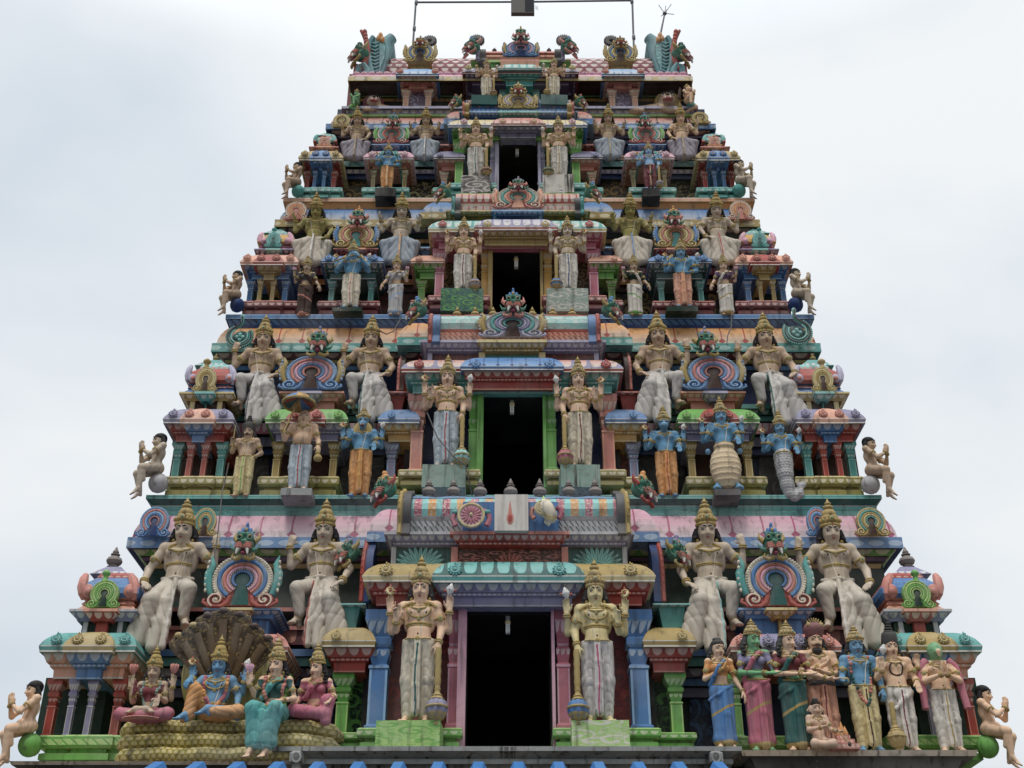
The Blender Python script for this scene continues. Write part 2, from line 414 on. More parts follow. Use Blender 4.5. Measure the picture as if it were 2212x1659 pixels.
class Fig:
    """one statue design. Fields grow the body and the cloth; everything else is laid on their front surface."""
    def __init__(s, h=0.011):
        s.h = h; s.skin = Field(); s.cloth = Field(); s.parts = {}; s.hs = 1.28; s.hc = V3(0, 0, 1.6); s.yaw = 0; s.late = []; s.tilt = .16; s.lim = -.235; s.dy = 0
        s.skinpaint = s.clothpaint = None; s.floor = None; s.extra = {}; s.sname = 'body'; s.cname = 'clothing'
    def mb(s, name):
        return s.parts.setdefault(name, MB())
    # ---- head
    def hm(s): return Matrix.Translation(Vector(s.hc)) @ Matrix.Rotation(s.yaw, 4, 'Z') @ Matrix.Rotation(s.tilt, 4, 'X') @ Matrix.Scale(s.hs, 4)
    def hp(s, x, y, z): return np.array(s.hm() @ Vector((x, y, z)))
    def head(s, neck, crown='kirita', hair=True, fem=False, face=True, ear=True, mous=False, beard=False, hairlen=0.17, kind='human'):
        hs, f = s.hs, s.skin; rot = Matrix.Rotation(s.yaw, 4, 'Z') @ Matrix.Rotation(s.tilt, 4, 'X')
        f.cone(neck, s.hp(0, .02, -.07), .07, .062, .03)
        f.ell(s.hp(0, .012, .03), tuple(hs * v for v in (.084, .103, .098)), .02, rot)
        if kind == 'human':
            f.ell(s.hp(0, -.012, -.03), tuple(hs * v for v in (.070 if fem else .074, .083, .096)), .03, rot)
            f.ell(s.hp(0, -.066, -.112), hs * .022, .03)
            f.cone(s.hp(0, -.09, .018), s.hp(0, -.112, -.034), .010 * hs, .0165 * hs, .012)
            for q in (-1, 1):
                f.ell(s.hp(q * .016, -.096, -.036), .011 * hs, .01)
                f.ell(s.hp(q * .034, -.079, .034), (.026 * hs, .012 * hs, .008 * hs), .012, rot)
                f.ell(s.hp(q * .042, -.07, -.035), .018 * hs, .025)
                if ear: f.cone(s.hp(q * .085, .015, .01), s.hp(q * .088, .01, -.06), .015 * hs, .011 * hs, .01)
            f.ell(s.hp(0, -.086, -.068), (.024 * hs, .013 * hs, .014 * hs), .01, rot)
        elif kind in ('boar', 'lion'):
            f.cone(s.hp(0, -.04, -.02), s.hp(0, -.17 if kind == 'boar' else -.12, -.06), .07 * hs, .045 * hs, .03)
            f.ell(s.hp(0, -.19 if kind == 'boar' else -.13, -.055), (.045 * hs, .02 * hs, .032 * hs), .02, rot)
            f.ell(s.hp(0, -.07, -.10), (.05 * hs, .05 * hs, .03 * hs), .02, rot)
            for q in (-1, 1): f.cone(s.hp(q * .075, 0, .06), s.hp(q * .115, 0, .12), .025 * hs, .01 * hs, .02); f.ell(s.hp(q * .045, -.075, .035), .024 * hs, .015)
        elif kind == 'parrot':
            f.ell(s.hp(0, -.02, 0), tuple(hs * v for v in (.085, .11, .12)), .03, rot)
            f.chain([s.hp(0, -.1, 0), s.hp(0, -.155, -.01), s.hp(0, -.165, -.06)], .045 * hs, .018 * hs, .02)
        M = s.hm()
        if face:
            for q in (-1, 1):
                m = s.mb('eye'); ex = .034
                ey, ez = (-.0765, .012) if kind == 'human' else ((-.098, .035) if kind != 'parrot' else (-.1, .02))
                if kind == 'parrot': ex = .05; ey = -.085
                m.ell(M @ Vector((q * ex, ey - .000, ez)), (.024 * hs, .011 * hs, .0125 * hs), 'eyeline', rot, 8, 6)
                m.ell(M @ Vector((q * ex, ey - .002, ez)), (.0175 * hs, .0112 * hs, .0064 * hs), 'eyewhite', rot, 8, 6)
                m.ell(M @ Vector((q * ex, ey - .005, ez)), (.0095 * hs, .009 * hs, .008 * hs), 'eyeline', rot, 8, 6)
            if kind == 'human':
                for q in (-1, 1):
                    s.mb('eyebrow').tube([M @ Vector((q * x, y, z)) for x, y, z in ((.010, -.095, .034), (.026, -.094, .044), (.044, -.083, .042), (.060, -.064, .030))], lambda t: (.0064 - .003 * t) * hs, 'hair', 5)
                m = s.mb('lips')
                m.ell(M @ Vector((0, -.0965, -.0635)), (.023 * hs, .0065 * hs, .0042 * hs), 'lip', rot, 8, 6)
                m.ell(M @ Vector((0, -.0955, -.0715)), (.018 * hs, .0065 * hs, .0045 * hs), 'lip', rot, 8, 6)
                m = s.mb('forehead_mark'); m.tube([M @ Vector((0, -.0985, .05)), M @ Vector((0, -.0945, .085))], .0038 * hs, 'mark', 5)
                if mous:
                    for q in (-1, 1): s.mb('moustache').tube([M @ Vector((q * x, y, z)) for x, y, z in ((0, -.107, -.049), (.02, -.104, -.052), (.04, -.092, -.06), (.056, -.074, -.052))], lambda t: (.011 - .007 * t) * hs, 'hair', 6)
                if beard:
                    s.mb('beard').ell(M @ Vector((0, -.062, -.115)), (.06 * hs, .05 * hs, .045 * hs), 'hair', rot, 12, 8)
                    s.mb('beard').ell(M @ Vector((0, -.06, -.15)), (.035 * hs, .035 * hs, .045 * hs), 'hair', rot, 12, 8)
        if hair:
            m = s.mb('hair')
            m.ell(M @ Vector((0, .03, .04)), (.094 * hs, .1 * hs, .095 * hs), 'hair', rot, 14, 10)
            for q in (-1, 1):
                L = hairlen
                m.tube([M @ Vector((q * .08, .02, .03)), M @ Vector((q * .098, .03, -.03)), M @ Vector((q * .108, .03, -.03 - L * .5)), M @ Vector((q * .115, .02, -.03 - L * .8))], lambda t: (.03 + .012 * math.sin(3 * t)) * hs, 'hair', 8)
                for z in range(4 if L > .1 else 2):
                    m.ell(M @ Vector((q * (.112 + .014 * (z % 2)), .0 + .012 * (z % 2), -.06 - L * .2 * z)), (.027 * hs, .03 * hs, .024 * hs), 'hair', None, 8, 6)
        if hair and crown is None: s.mb('hair').ell(M @ Vector((0, .022, .055)), (.097 * hs, .112 * hs, .088 * hs), 'hair', rot, 14, 10)
        if ear and kind == 'human':
            for q in (-1, 1):
                m = s.mb('earring'); m.ell(M @ Vector((q * .094, -.005, -.085)), .018 * hs, 'gold', None, 8, 6); m.ell(M @ Vector((q * .096, -.005, -.113)), .011 * hs, 'gold', None, 8, 6)
        s.crown(crown)
    def crown(s, kind):
        M = s.hm()
        if kind in ('kirita', 'short', 'tall'):
            m = s.mb('crown'); kz = {'kirita': 1.0, 'short': .72, 'tall': 1.15}[kind]
            T = M @ Matrix.Translation((0, .015, .06)) @ Matrix.Rotation(-.06, 4, 'X')
            pr = [(.094, -.012), (.103, 0), (.101, .018), (.091, .024), (.097, .036), (.093, .056), (.085, .066), (.09, .076), (.081, .1), (.071, .108), (.074, .122), (.062, .148), (.052, .162), (.032, .172), (.046, .18), (.05, .192), (.046, .203), (.026, .212), (.02, .217), (.032, .224), (.033, .235), (.016, .247), (.008, .268), (.002, .288)]
            m.lathe([(r, z * kz) for r, z in pr], 'gold', T, 18)
            for q in range(-3, 4):
                a = q * .42; m.ell(T @ Vector((math.sin(a) * .1, -math.cos(a) * .1, .052 * kz)), (.017 * s.hs, .011 * s.hs, .021 * s.hs), 'gold', None, 8, 6)
            m.ell(T @ Vector((0, -.102, .062 * kz)), (.024 * s.hs, .014 * s.hs, .03 * s.hs), 'gold', None, 8, 6); m.ell(T @ Vector((0, -.116, .062 * kz)), .0105 * s.hs, 'gem', None, 8, 6)
            m.ell(T @ Vector((0, -.085, .118 * kz)), (.018 * s.hs, .014 * s.hs, .024 * s.hs), 'gold', None, 8, 6)
        elif kind == 'turban':
            m = s.mb('turban'); m.lathe([(.085, 0), (.1, .01), (.1, .04), (.112, .075), (.118, .11), (.1, .15), (.06, .175), (.01, .18)], 'turban', M @ Matrix.Translation((0, .015, .04)), 18)
            m = s.mb('turban_crest')
            for q in range(-3, 4): m.ell(M @ Vector((.022 * q, -.03, .235 - .003 * q * q)), (.009 * s.hs, .01 * s.hs, .035 * s.hs), 'gold', Matrix.Rotation(q * .22, 4, 'Y'), 6, 6)
            for q in (-1, 1): m.ell(M @ Vector((q * .075, -.06, .185)), (.026 * s.hs, .012 * s.hs, .026 * s.hs), 'gold')
        elif kind == 'jata':
            m = s.mb('coiled_hair')
            m.lathe([(.098, 0), (.1, .03), (.094, .1), (.085, .14), (.06, .15)], 'hair', M @ Matrix.Translation((0, .015, .045)), 16)
            for k in range(4): m.lathe([(.02, 0), (.06 - .01 * k, .006), (.066 - .011 * k, .018), (.055 - .01 * k, .032), (.02, .036)], 'hair', M @ Matrix.Translation((0, .015, .18 + .035 * k)), 14)
            m = s.mb('crescent'); m.tube([M @ Vector((.085 + .03 * math.cos(a), -.03, .2 + .03 * math.sin(a))) for a in np.linspace(-2.2, 1.0, 8)], lambda t: .009 * s.hs * math.sin(3.14 * min(max(t, .08), .92)), 'gold', 6)
        elif kind == 'bun':
            m = s.mb('bun'); m.ell(M @ Vector((0, .03, .14)), (.06 * s.hs, .06 * s.hs, .03 * s.hs), 'bun', None, 12, 8); m.ell(M @ Vector((0, .01, .075)), (.09 * s.hs, .1 * s.hs, .065 * s.hs), 'hair', None, 12, 8)
    # ---- trunk (z is the hip height; standing z = .93)
    def torso(s, z=.93, y=0, fem=False, belly=0, wide=1.0, sh=.215, lean=0):
        f = s.skin; dz = z - .93; s.dz, s.dy = dz, y
        P = lambda a, b, c: (a * wide, y + b - lean * (c - .93), c + dz)
        if fem:
            f.ell(P(0, 0, .93), (.18, .125, .11), .05); f.ell(P(0, 0, 1.1), (.115, .09, .14), .06); f.ell(P(0, 0, 1.27), (.15, .1, .14), .05)
            for q in (-1, 1): f.ell(P(q * .075, -.085, 1.26), (.068, .062, .066), .03)
            s.shx = .175
        else:
            f.ell(P(0, 0, .95), (.175, .125, .11), .05); f.ell(P(0, -.015 - belly * .6, 1.07), (.15 + belly * .3, .11 + belly, .14 + belly * .3), .06); f.ell(P(0, .01, 1.26), (.192, .122, .16), .06)
            for q in (-1, 1):
                f.ell(P(q * .088, -.082, 1.305), (.088, .042, .06), .035); f.ell(P(q * .15, .03, 1.22), (.06, .07, .13), .04)
            s.shx = sh
        s.shz = 1.385 + dz; s.top = P(0, .01, 1.40)
        for q in (-1, 1):
            f.ell((q * s.shx * wide, y - lean * .45, s.shz), .072 if not fem else .058, .05); f.cone(P(0, .02, 1.44), (q * s.shx * .85 * wide, y + .01 - lean * .46, s.shz + .015), .06, .058 if not fem else .045, .04)
        s.wide, s.lean = wide, lean
        s.neck = P(0, .01, 1.41)
    def shoulder(s, q, back=0): return V3(q * s.shx * s.wide, s.dy + back - s.lean * .45, s.shz - (.02 if back else 0))
    def hand(s, wr, d, n, lat, curl=.5, sc=1.12, spread=.12, thumb=1.0, pinch=False):
        """palm + four unequal fingers + a side thumb. d along the fingers, n out of the palm, lat towards the thumb"""
        f = s.skin; d = unit(d); n = unit(n - d * (n @ d)); lat = unit(lat - d * (lat @ d) - n * (lat @ n))
        for q, r in ((-.026, .0165), (-.009, .018), (.009, .018), (.026, .018)):
            f.cone(wr + lat * q * .55 * sc, wr + (d * .088 + lat * q) * sc, .0185 * sc, r * sc, .012)
        for i, (q, L) in enumerate(((.031, .068), (.0105, .078), (-.0105, .072), (-.031, .055))):
            p = wr + (d * .09 + lat * q) * sc; c = curl * (1.6 if pinch and i in (2, 3) else (0.2 if pinch else 1)) ; a = 0.15 * curl
            dv = unit(d + lat * q * spread * 25 * .4)
            for sgm, rr in ((.42, .0118), (.33, .0108), (.25, .0096)):
                a += c * (.75 if sgm < .42 else .55); e = p + (dv * math.cos(a) + n * math.sin(a)) * L * sgm * 1.15 * sc
                f.cone(p, e, rr * sc, (rr - .0008) * sc, .006); p = e
        p = wr + (d * .03 + lat * .028) * sc; t1 = p + (d * .028 + lat * .03 * thumb + n * .014) * sc; t2 = t1 + (d * .032 + lat * .008 * thumb + n * (.012 + .02 * curl)) * sc
        f.cone(p, t1, .0165 * sc, .0135 * sc, .01); f.cone(t1, t2, .0128 * sc, .010 * sc, .006)
    def arm(s, q, el, wr, d=None, n=None, curl=.5, back=0, fem=False, sh=None, bands=True, lat=None, pinch=False, hsc=1.12, r=1.0):
        a = s.shoulder(q, back) if sh is None else V3(*sh); el, wr = V3(*el), V3(*wr); f = s.skin
        k = (.8 if fem else 1.0) * r
        f.cone(a, el, .060 * k, .045 * k, .03); f.cone(a + (el - a) * .35, a + (el - a) * .6, .056 * k, .052 * k, .03)
        f.ell(el, .045 * k, .03); f.cone(el, wr, .045 * k, .031 * k, .02); f.cone(el + (wr - el) * .15, el + (wr - el) * .45, .047 * k, .040 * k, .02)
        d = V3(*d) if d is not None else wr - el; n = V3(*n) if n is not None else V3(0, -1, 0)
        lat = V3(*lat) if lat is not None else V3(-q, 0, 0)
        s.hand(wr, d, n, lat, curl, hsc, pinch=pinch)
        if bands:
            nb = '#%d%d%d' % (q, back * 100, len(f.pr)); s.ring(el + (wr - el) * .86, wr - el, .046 * k, 'bracelet' + nb)
            s.ring(el + (wr - el) * .96, wr - el, .040 * k, 'bracelet' + nb)
            if not back:
                c = a + (el - a) * .55; s.ring(c, el - a, .066 * k, 'armlet' + nb, t=.015); m = s.mb('armlet' + nb)
                m.ell((c[0] + q * .02, c[1] - .062 * k, c[2]), (.04, .02, .046), 'gold'); m.ell((c[0] + q * .02, c[1] - .078 * k, c[2]), .012, 'gem', None, 8, 6)
        return wr
    def ring(s, c, ax, r, name, mat='gold', t=.012):
        ax = Vector(ax).normalized(); u = ax.orthogonal().normalized(); v = ax.cross(u); c = Vector(c)
        s.mb(name).tube([c + u * (r * math.cos(a)) + v * (r * math.sin(a)) for a in np.linspace(0, 2 * math.pi, 17)[:-1]], t, mat, 6, True)
    # ---- legs and feet
    def foot(s, an, d, sc=1.0, toes=True):
        f = s.skin; an = V3(*an); d = unit(V3(*d)); lat = unit(np.cross(d, V3(0, 0, 1)))
        b = an + V3(0, 0, -.055 * sc)
        f.cone(an, b - d * .03 * sc, .046 * sc, .036 * sc, .02); f.cone(an + d * .02, b + d * .11 * sc, .044 * sc, .028 * sc, .02)
        for i in range(5):
            o = lat * (.036 - .018 * i) * sc; f.cone(b + d * .09 * sc + o * .8, b + d * (.165 - .008 * abs(i - 1) * 1.5) * sc + o + V3(0, 0, -.008), .017 * sc, (.0145 if i else .018) * sc, .006)
    # ---- things laid on the front surface
    def on(s, x, z, off=0.0):
        ys = [f.front(x, z, s.lim + s.dy) for f in (s.skin, s.cloth) if f.pr]
        ys = [y for y in ys if y is not None]
        return (x, (min(ys) if ys else 0) - off, z)
    def lay(s, pts, r, name, mat='gold', flat=1.0, off=0.0): s.late.append(('t', pts, r, name, mat, flat, off))
    def blob(s, x, z, r, name, mat='gold', off=0.0): s.late.append(('b', x, z, r, name, mat, off))
    def necklace(s, w=.12, drop=.10, name='necklace', r=.015, pend=True, z=None, mat='gold'):
        z0 = (s.shz + .045) if z is None else z
        s.lay([(w * math.sin(a), z0 - drop * (1 + math.cos(a)) / 2 - .0) for a in np.linspace(-2.6, 2.6, 21)], r, name, mat)
        if pend: s.blob(0, z0 - drop - .02, (.026, .014, .032), name, mat); s.blob(0, z0 - drop - .02, (.011, .02, .012), name, 'gem')
    def thread(s):
        z = s.shz; s.lay([(.13 - .05 * t, z + .02 - .12 * t) if t < 1 else ((.08 - .06 * (t - 1), z - .1 - .3 * (t - 1))) for t in np.linspace(0, 2, 15)], .006, 'sacred_thread', 'thread')
    def belt(s, z, w=.17, r=.014, name='belt', sag=.02, mat='gold', buckle=True):
        s.lay([(x, z - sag * (1 - (x / w) ** 2)) for x in np.linspace(-w, w, 19)], r, name, mat)
        if buckle: s.blob(0, z - sag, (.03, .016, .03), name, mat)
    def chestmarks(s, z=None):
        z = s.shz - .09 if z is None else z
        for q in (-1, 1): s.blob(q * .098, z - .01, (.011, .006, .011), 'nipple#%d' % q, 'brown')
        s.blob(0, z - .27, (.011, .006, .013), 'navel', 'brown')
    # ---- finish: meshes by part name
    def finish(s):
        res = []
        V, Q = s.skin.mesh(s.h); Vc = None
        if s.cloth.pr: Vc, Qc = s.cloth.mesh(s.h)
        for L in s.late:
            if L[0] == 't':
                _, pts, r, name, mat, flat, off = L
                p3 = [s.on(x, z, off) for x, z in pts]
                ys = [p[1] for p in p3]; ys = [np.median(ys[max(0, i - 1):i + 2]) for i in range(len(ys))]
                s.mb(name).tube([(p[0], y, p[2]) for p, y in zip(p3, ys)], r, mat, 6, False, flat)
            else:
                _, x, z, r, name, mat, off = L; s.mb(name).ell(s.on(x, z, off), r, mat, None, 8, 6)
        def role_mesh(name, V, Q, paint):
            roles = [name]; mi = None
            if paint:
                cen = V[Q].mean(1); roles, mi = paint(cen)
            return (roles, npmesh(name, V, Q, [None] * len(roles), mi))
        out = [(s.sname, *role_mesh('skin', V, Q, s.skinpaint), None)]
        if Vc is not None: out.append((s.cname, *role_mesh('cloth', Vc, Qc, s.clothpaint), None))
        zlo, zhi = (V[:, 2].min() if s.floor is None else s.floor), V[:, 2].max()
        if Vc is not None and s.floor is None: zlo = min(zlo, Vc[:, 2].min())
        for name, m in s.parts.items():
            name = name.split('#')[0]
            roles = list(m.mats); split = name in ('eye', 'eyebrow', 'earring')
            zhi = max(zhi, max(v[2] for v in m.V))
            if split:        # the left and the right one are separate meshes
                h = len(m.V) // 2; hf = len(m.Fc) // 2
                for a in (0, 1):
                    mm = MB(); mm.V = m.V[a * h:(a + 1) * h]; mm.Fc = [tuple(i - a * h for i in f) for f in m.Fc[a * hf:(a + 1) * hf]]
                    mm.M = m.M[a * hf:(a + 1) * hf]; mm.U = [None] * hf; mm.mats = [None] * len(roles)
                    out.append((name, roles, mm.mesh(name, 180), 'body'))
            else:
                m.mats = [None] * len(roles); out.append((name, roles, m.mesh(name, 60), 'body' if name in ('lips', 'forehead_mark', 'nipple', 'navel', 'moustache', 'beard', 'hair', 'coiled_hair', 'bun') else None))
        s.out, s.zlo, s.zhi = out, zlo, zhi
        return s

DEFROLE = dict(eyeline='black', eyewhite='white', lip='lip', mark='red', hair='black', gold='gold', gem='teal', thread='cream', brown='brown', skin='skin', cloth='lwhite', stripe='dteal', turban='maroon', bun='dgrey', metal='gold', emblem='white', disc='lgold')
MIRROR = {}
def mirrored(me):
    if me.name not in MIRROR:
        m2 = me.copy(); co = np.zeros(len(me.vertices) * 3, np.float32); me.vertices.foreach_get('co', co); co[0::3] *= -1; m2.vertices.foreach_set('co', co)
        m2.flip_normals(); m2.update(); MIRROR[me.name] = m2
    return MIRROR[me.name]

def place(fig, name, label, px, pb, ptp, Y, roles=None, group=None, mir=False, rotz=0.0, cat='statue', skip=(), wide=1.0, toe=.17, lean=0.0):
    """stand a statue so that its foot is seen at (px, pb) and its top at ptp"""
    k = 1.0; H = fig.zhi - fig.zlo; sn, cs = math.sin(lean), math.cos(lean)
    for _ in range(6):                        # the toes, not the heels, are what is seen at pb; a leaning top comes forward
        bz = at(px, pb, Y - toe * k * cs).z + toe * k * sn; k = (at(px, ptp, Y - H * k * sn).z - bz) / (H * cs)
    b = Vector((at(px, (pb + ptp) / 2, Y).x, Y + fig.zlo * k * sn, bz + fig.zlo * k * (1 - cs)))
    root = empty(name, (b.x, b.y, b.z - fig.zlo * k)); root.rotation_euler = (lean, 0, rotz + .05 * math.sin(px * 1.7 + pb)); root.scale = (k * wide, k, k)
    tag(root, label, cat, group)
    rl = dict(DEFROLE); rl.update(roles or {}); body = None
    for nm, rs, me, par in fig.out:
        if nm in skip: continue
        o = bpy.data.objects.new(nm, mirrored(me) if mir else me); COL.objects.link(o)
        for i, r in enumerate(rs):
            v = rl.get(r, r); o.material_slots[i].link = 'OBJECT'
            o.material_slots[i].material = v if not isinstance(v, str) else P(v, 0.5 if r in ('eyeline', 'eyewhite', 'lip', 'mark') else .9, 0.7)
        if body is None: body = o
        o.parent = body if par == 'body' else root
    return root
# ------------------------------------------------------------------ building blocks of the tower
def blk(mb, x0, x1, Y, dep, prof, bottom=True):
    """mitred moulding: prof = [(py, out, material to the next level)], x0..x1 are seen at the level that stands out most"""
    i = max(range(len(prof)), key=lambda k: prof[k][1]); o = prof[i][1]
    X0 = at(x0, prof[i][0], Y - o).x + o; X1 = at(x1, prof[i][0], Y - o).x - o
    yb = Y + dep; rings = []
    for py, ou, _ in prof:
        z = at(CX, py, Y - ou).z
        rings.append([(X0 - ou, yb, z), (X0 - ou, Y - ou, z), (X1 + ou, Y - ou, z), (X1 + ou, yb, z)])
    for a in range(len(prof) - 1):
        m = prof[a][2]
        if m is None: continue
        for j in range(3):
            p, q, r, s = rings[a][j], rings[a][j + 1], rings[a + 1][j + 1], rings[a + 1][j]
            if j == 1: u0, u1, v0, v1 = p[0], q[0], s[0], r[0]
            else: u0, u1, v0, v1 = p[1], q[1], s[1], r[1]
            mb.face([s, r, q, p], m, [(v0, 0), (v1, 0), (u1, 1), (u0, 1)])
    mb.face(rings[0], prof[0][2] or prof[1][2]); mb.face(rings[-1][::-1], prof[-2][2] or prof[-3][2])
    return (X0, X1, Y, rings[0][0][2], rings[-1][0][2])

def smooth_kap(pt, pl, pb, out, top, lip, edge, lipfrac=.62):
    """curved cornice: rolls out from the top, then an upright lip, then the shaded soffit"""
    n = 5; pr = []
    for k in range(n + 1):
        a = math.pi / 2 * k / n
        pr.append((pt + (pl - pt) * (1 - math.cos(a)) ** .85, out * (.18 + .82 * math.sin(a)), top))
    pr[-1] = (pl, out, lip)
    pr.append((pb, out, edge)); pr.append((pb + .5, out - .025, edge)); pr.append((pb + (pb - pt) * .12, out * .35, edge))
    return pr

def arch_v(prof, mat):
    """one continuous v over the curved part of a cornice"""
    return prof

def kap(mb, x0, x1, Y, dep, pt, pb, out, top, lip=None, edge=None, lf=.66, ln='lwhite'):
    lip = lip or top; edge = edge or lip
    pl = pt + (pb - pt) * lf
    pr = smooth_kap(pt, pl, pb, out, top, lip, edge)
    if lf < .9: pr[5:6] = [(pl, out + .012, P(ln)), (pl + (pb - pl) * .14, out + .012, lip), (pl + (pb - pl) * .74, out, P(ln))]
    i = 5; o = out
    X0 = at(x0, pr[i][0], Y - o).x + o; X1 = at(x1, pr[i][0], Y - o).x - o; yb = Y + dep; rings = []
    for py, ou, _ in pr:
        z = at(CX, py, Y - ou).z; rings.append([(X0 - ou, yb, z), (X0 - ou, Y - ou, z), (X1 + ou, Y - ou, z), (X1 + ou, yb, z)])
    for a in range(len(pr) - 1):
        va, vb = (1 - a / 5, 1 - (a + 1) / 5) if a < 5 else (1, 0)
        for j in range(3):
            p, q, r, s = rings[a][j], rings[a][j + 1], rings[a + 1][j + 1], rings[a + 1][j]
            c = 0 if j == 1 else 1
            mb.face([s, r, q, p], pr[a][2], [(s[c], vb), (r[c], vb), (q[c], va), (p[c], va)])
    mb.face(rings[0], top); mb.face(rings[-1][::-1], edge)
    return X0, X1

def sect(mb, xs, Y, dep, prof_of, cols):
    pass

def column(name, parent, xc, wpx, pt, pb, Y, c, cl, capw=1.7, depth=None):
    """square temple pillar: shaft, necking, vase, cushion and flaring bracket capital"""
    a, b = at(xc, pt, Y), at(xc, pb, Y); H = a.z - b.z; wd = (at(xc + wpx, pb, Y).x - b.x) / 2
    m = MB(); k = capw; dk = P(c); lt = P(cl); sh = PAT('vert', c, cl)
    prof = [(1.25, 0, dk), (1.25, .03, dk), (1.0, .05, sh), (1.0, .50, dk), (1.12, .51, lt), (1.12, .53, dk), (.82, .55, dk), (1.0, .60, PAT('scallop', c, cl, wd * .9)), (1.12, .66, dk), (.86, .69, lt), (1.35 * k / 1.7, .71, dk), (1.35 * k / 1.7, .76, dk), (1.05, .78, PAT('scallop', c, cl, wd * .9)), (k, .90, lt), (k * 1.08, .91, dk), (k * 1.08, 1.0, dk)]
    yc = Y + wd * 1.08 * k
    rings = [[(b.x + s * r * wd, yc + t * r * wd, b.z + H * z) for s, t in ((-1, 1), (-1, -1), (1, -1), (1, 1))] for r, z, _ in prof]
    for i in range(len(prof) - 1):
        for j in range(4):
            p, q, r_, s_ = rings[i][j], rings[i][(j + 1) % 4], rings[i + 1][(j + 1) % 4], rings[i + 1][j]
            if prof[i][2] is sh: uv = [(0, 0), (0, 1), (1, 1), (1, 0)]
            else: uv = [(p[0] + p[1], 0), (q[0] + q[1], 0), (r_[0] + r_[1], 1), (s_[0] + s_[1], 1)]
            m.face([p, q, r_, s_], prof[i][2], uv)
    m.face(rings[-1], dk)
    return m.build(name, parent, smooth=0)

# shared ornaments, built once in unit size and copied
def boss_mesh(c1, c2, c3):
    m = MB(); n = 12
    for j in range(n):
        a = math.pi * 2 * j / n + .26; L = .86 + (.3 if j == 2 else 0)
        m.ell((math.cos(a) * L * .68, 0, math.sin(a) * L * .68), (.34, .17, .19), P(c1), Matrix.Rotation(-a, 4, 'Y'), 8, 6)
    m.ell((0, -.03, 0), (.66, .2, .66), P(c1), None, 14, 8); m.tube([(.5 * math.cos(a), -.18, .5 * math.sin(a)) for a in np.linspace(0, 6.28, 17)[:-1]], .085, P(c2), 6, True)
    m.ell((0, -.17, 0), (.25, .2, .3), P(c3), None, 10, 8)
    m.ell((0, -.05, .98), (.12, .12, .26), P(c1), None, 6, 6)
    return m.mesh('flower_boss', 60)
BOSS = {}
def boss(parent, px, py, Y, rpx, cols, out=.0):
    if cols not in BOSS: BOSS[cols] = boss_mesh(*cols)
    p = at(px, py, Y); r = at(px + rpx, py, Y).x - p.x
    return inst('flower_boss', BOSS[cols], parent, Matrix.Translation(p) @ Matrix.Rotation(R(-14), 4, 'X') @ Matrix.Scale(r, 4))

def arch_mesh(a, b, c, d, void, beads='cream', side=None, foot=True, tail=False, key=True):
    """horseshoe gable ornament (unit half width), facing -y: concentric bands, beaded rim, side crests, curled feet, keyhole"""
    m = MB(); A, B, Cc, D = P(a), P(b), P(c), P(d)
    def hs(r, a0=-.85, n=30): return [(r * math.cos(t), r * math.sin(t)) for t in np.linspace(a0, math.pi - a0, n)]
    # body plate with depth
    pl = hs(1.0) + [(-.95, -.98), (.95, -.98)]
    m.grid([[(x, -.16, z) for x, z in pl], [(x, .16, z) for x, z in pl]], A, True); m.face([(x, -.16, z) for x, z in pl], A)
    m.face([(x, .16, z) for x, z in reversed(pl)], A)
    m.tube([(x, -.16, z) for x, z in hs(.93)], .075, P(beads), 6)
    for x, z in hs(.93, n=46): m.ell((x * 1.02, -.2, z * 1.02), (.055, .06, .055), P(beads), None, 6, 4)
    for rr in (.855, .665, .53): m.tube([(x, -.19, z) for x, z in hs(rr, -.95)], .022, P(beads), 5)
    m.tube([(x, -.17, z) for x, z in hs(.76, -.95)], .085, B, 8)
    m.tube([(x, -.19, z) for x, z in hs(.59, -1.0)], .07, Cc, 8)
    m.tube([(x, -.21, z) for x, z in hs(.47, -1.05)], .055, D, 8)
    for x, z in hs(.40, -1.0, 26): m.ell((x, -.2, z), (.032, .05, .032), P(beads), None, 6, 4)
    if key:
        m.tube([(x, -.22, z) for x, z in hs(.31, -1.0)], .05, B, 6)
        m.ell((0, -.155, .0), (.27, .05, .29), P(void), None, 16, 8)
        m.face([(-.17, -.185, -.2), (.17, -.185, -.2), (.3, -.185, -.97), (-.3, -.185, -.97)][::-1], P(void))
    if foot:
        for q in (-1, 1):
            sp = [(q * (.78 + .24 * (1 - t / 9) * math.cos(t)), -.2, -.78 + .24 * (1 - t / 9) * math.sin(t)) for t in np.linspace(-1.2, 7, 26)]
            m.tube(sp, .07, A, 6); m.tube([(x, y - .05, z) for x, y, z in sp], .035, P(beads), 5)
            m.tube([(q * x, -.18, z) for x, z in ((.35, -.62), (.4, -.85), (.6, -1.0), (1.0, -1.0), (1.2, -.86), (1.16, -.74))], lambda t: .09 - .03 * t, A, 6)
            m.ell((q * .8, -.18, -.78), (.1, .1, .1), P(beads), None, 8, 6)
    if side:                                  # leaf-like makara wings rising at the sides
        for q in (-1, 1):
            w_ = [(q * x, -.08, z) for x, z in ((.98, -.55), (1.13, -.1), (1.14, .3), (1.04, .66), (1.12, .98))]
            m.tube(w_, lambda t: .15 * math.sin(math.pi * min(.97, .25 + .72 * t)) + .01, P(side), 8)
            for k in range(6): m.ell((q * (1.22 - .02 * abs(k - 2)), -.16, -.4 + .22 * k), (.05, .06, .09), P(beads), None, 6, 4)
    return m.mesh('arch_ornament', 50)
ARCH = {}
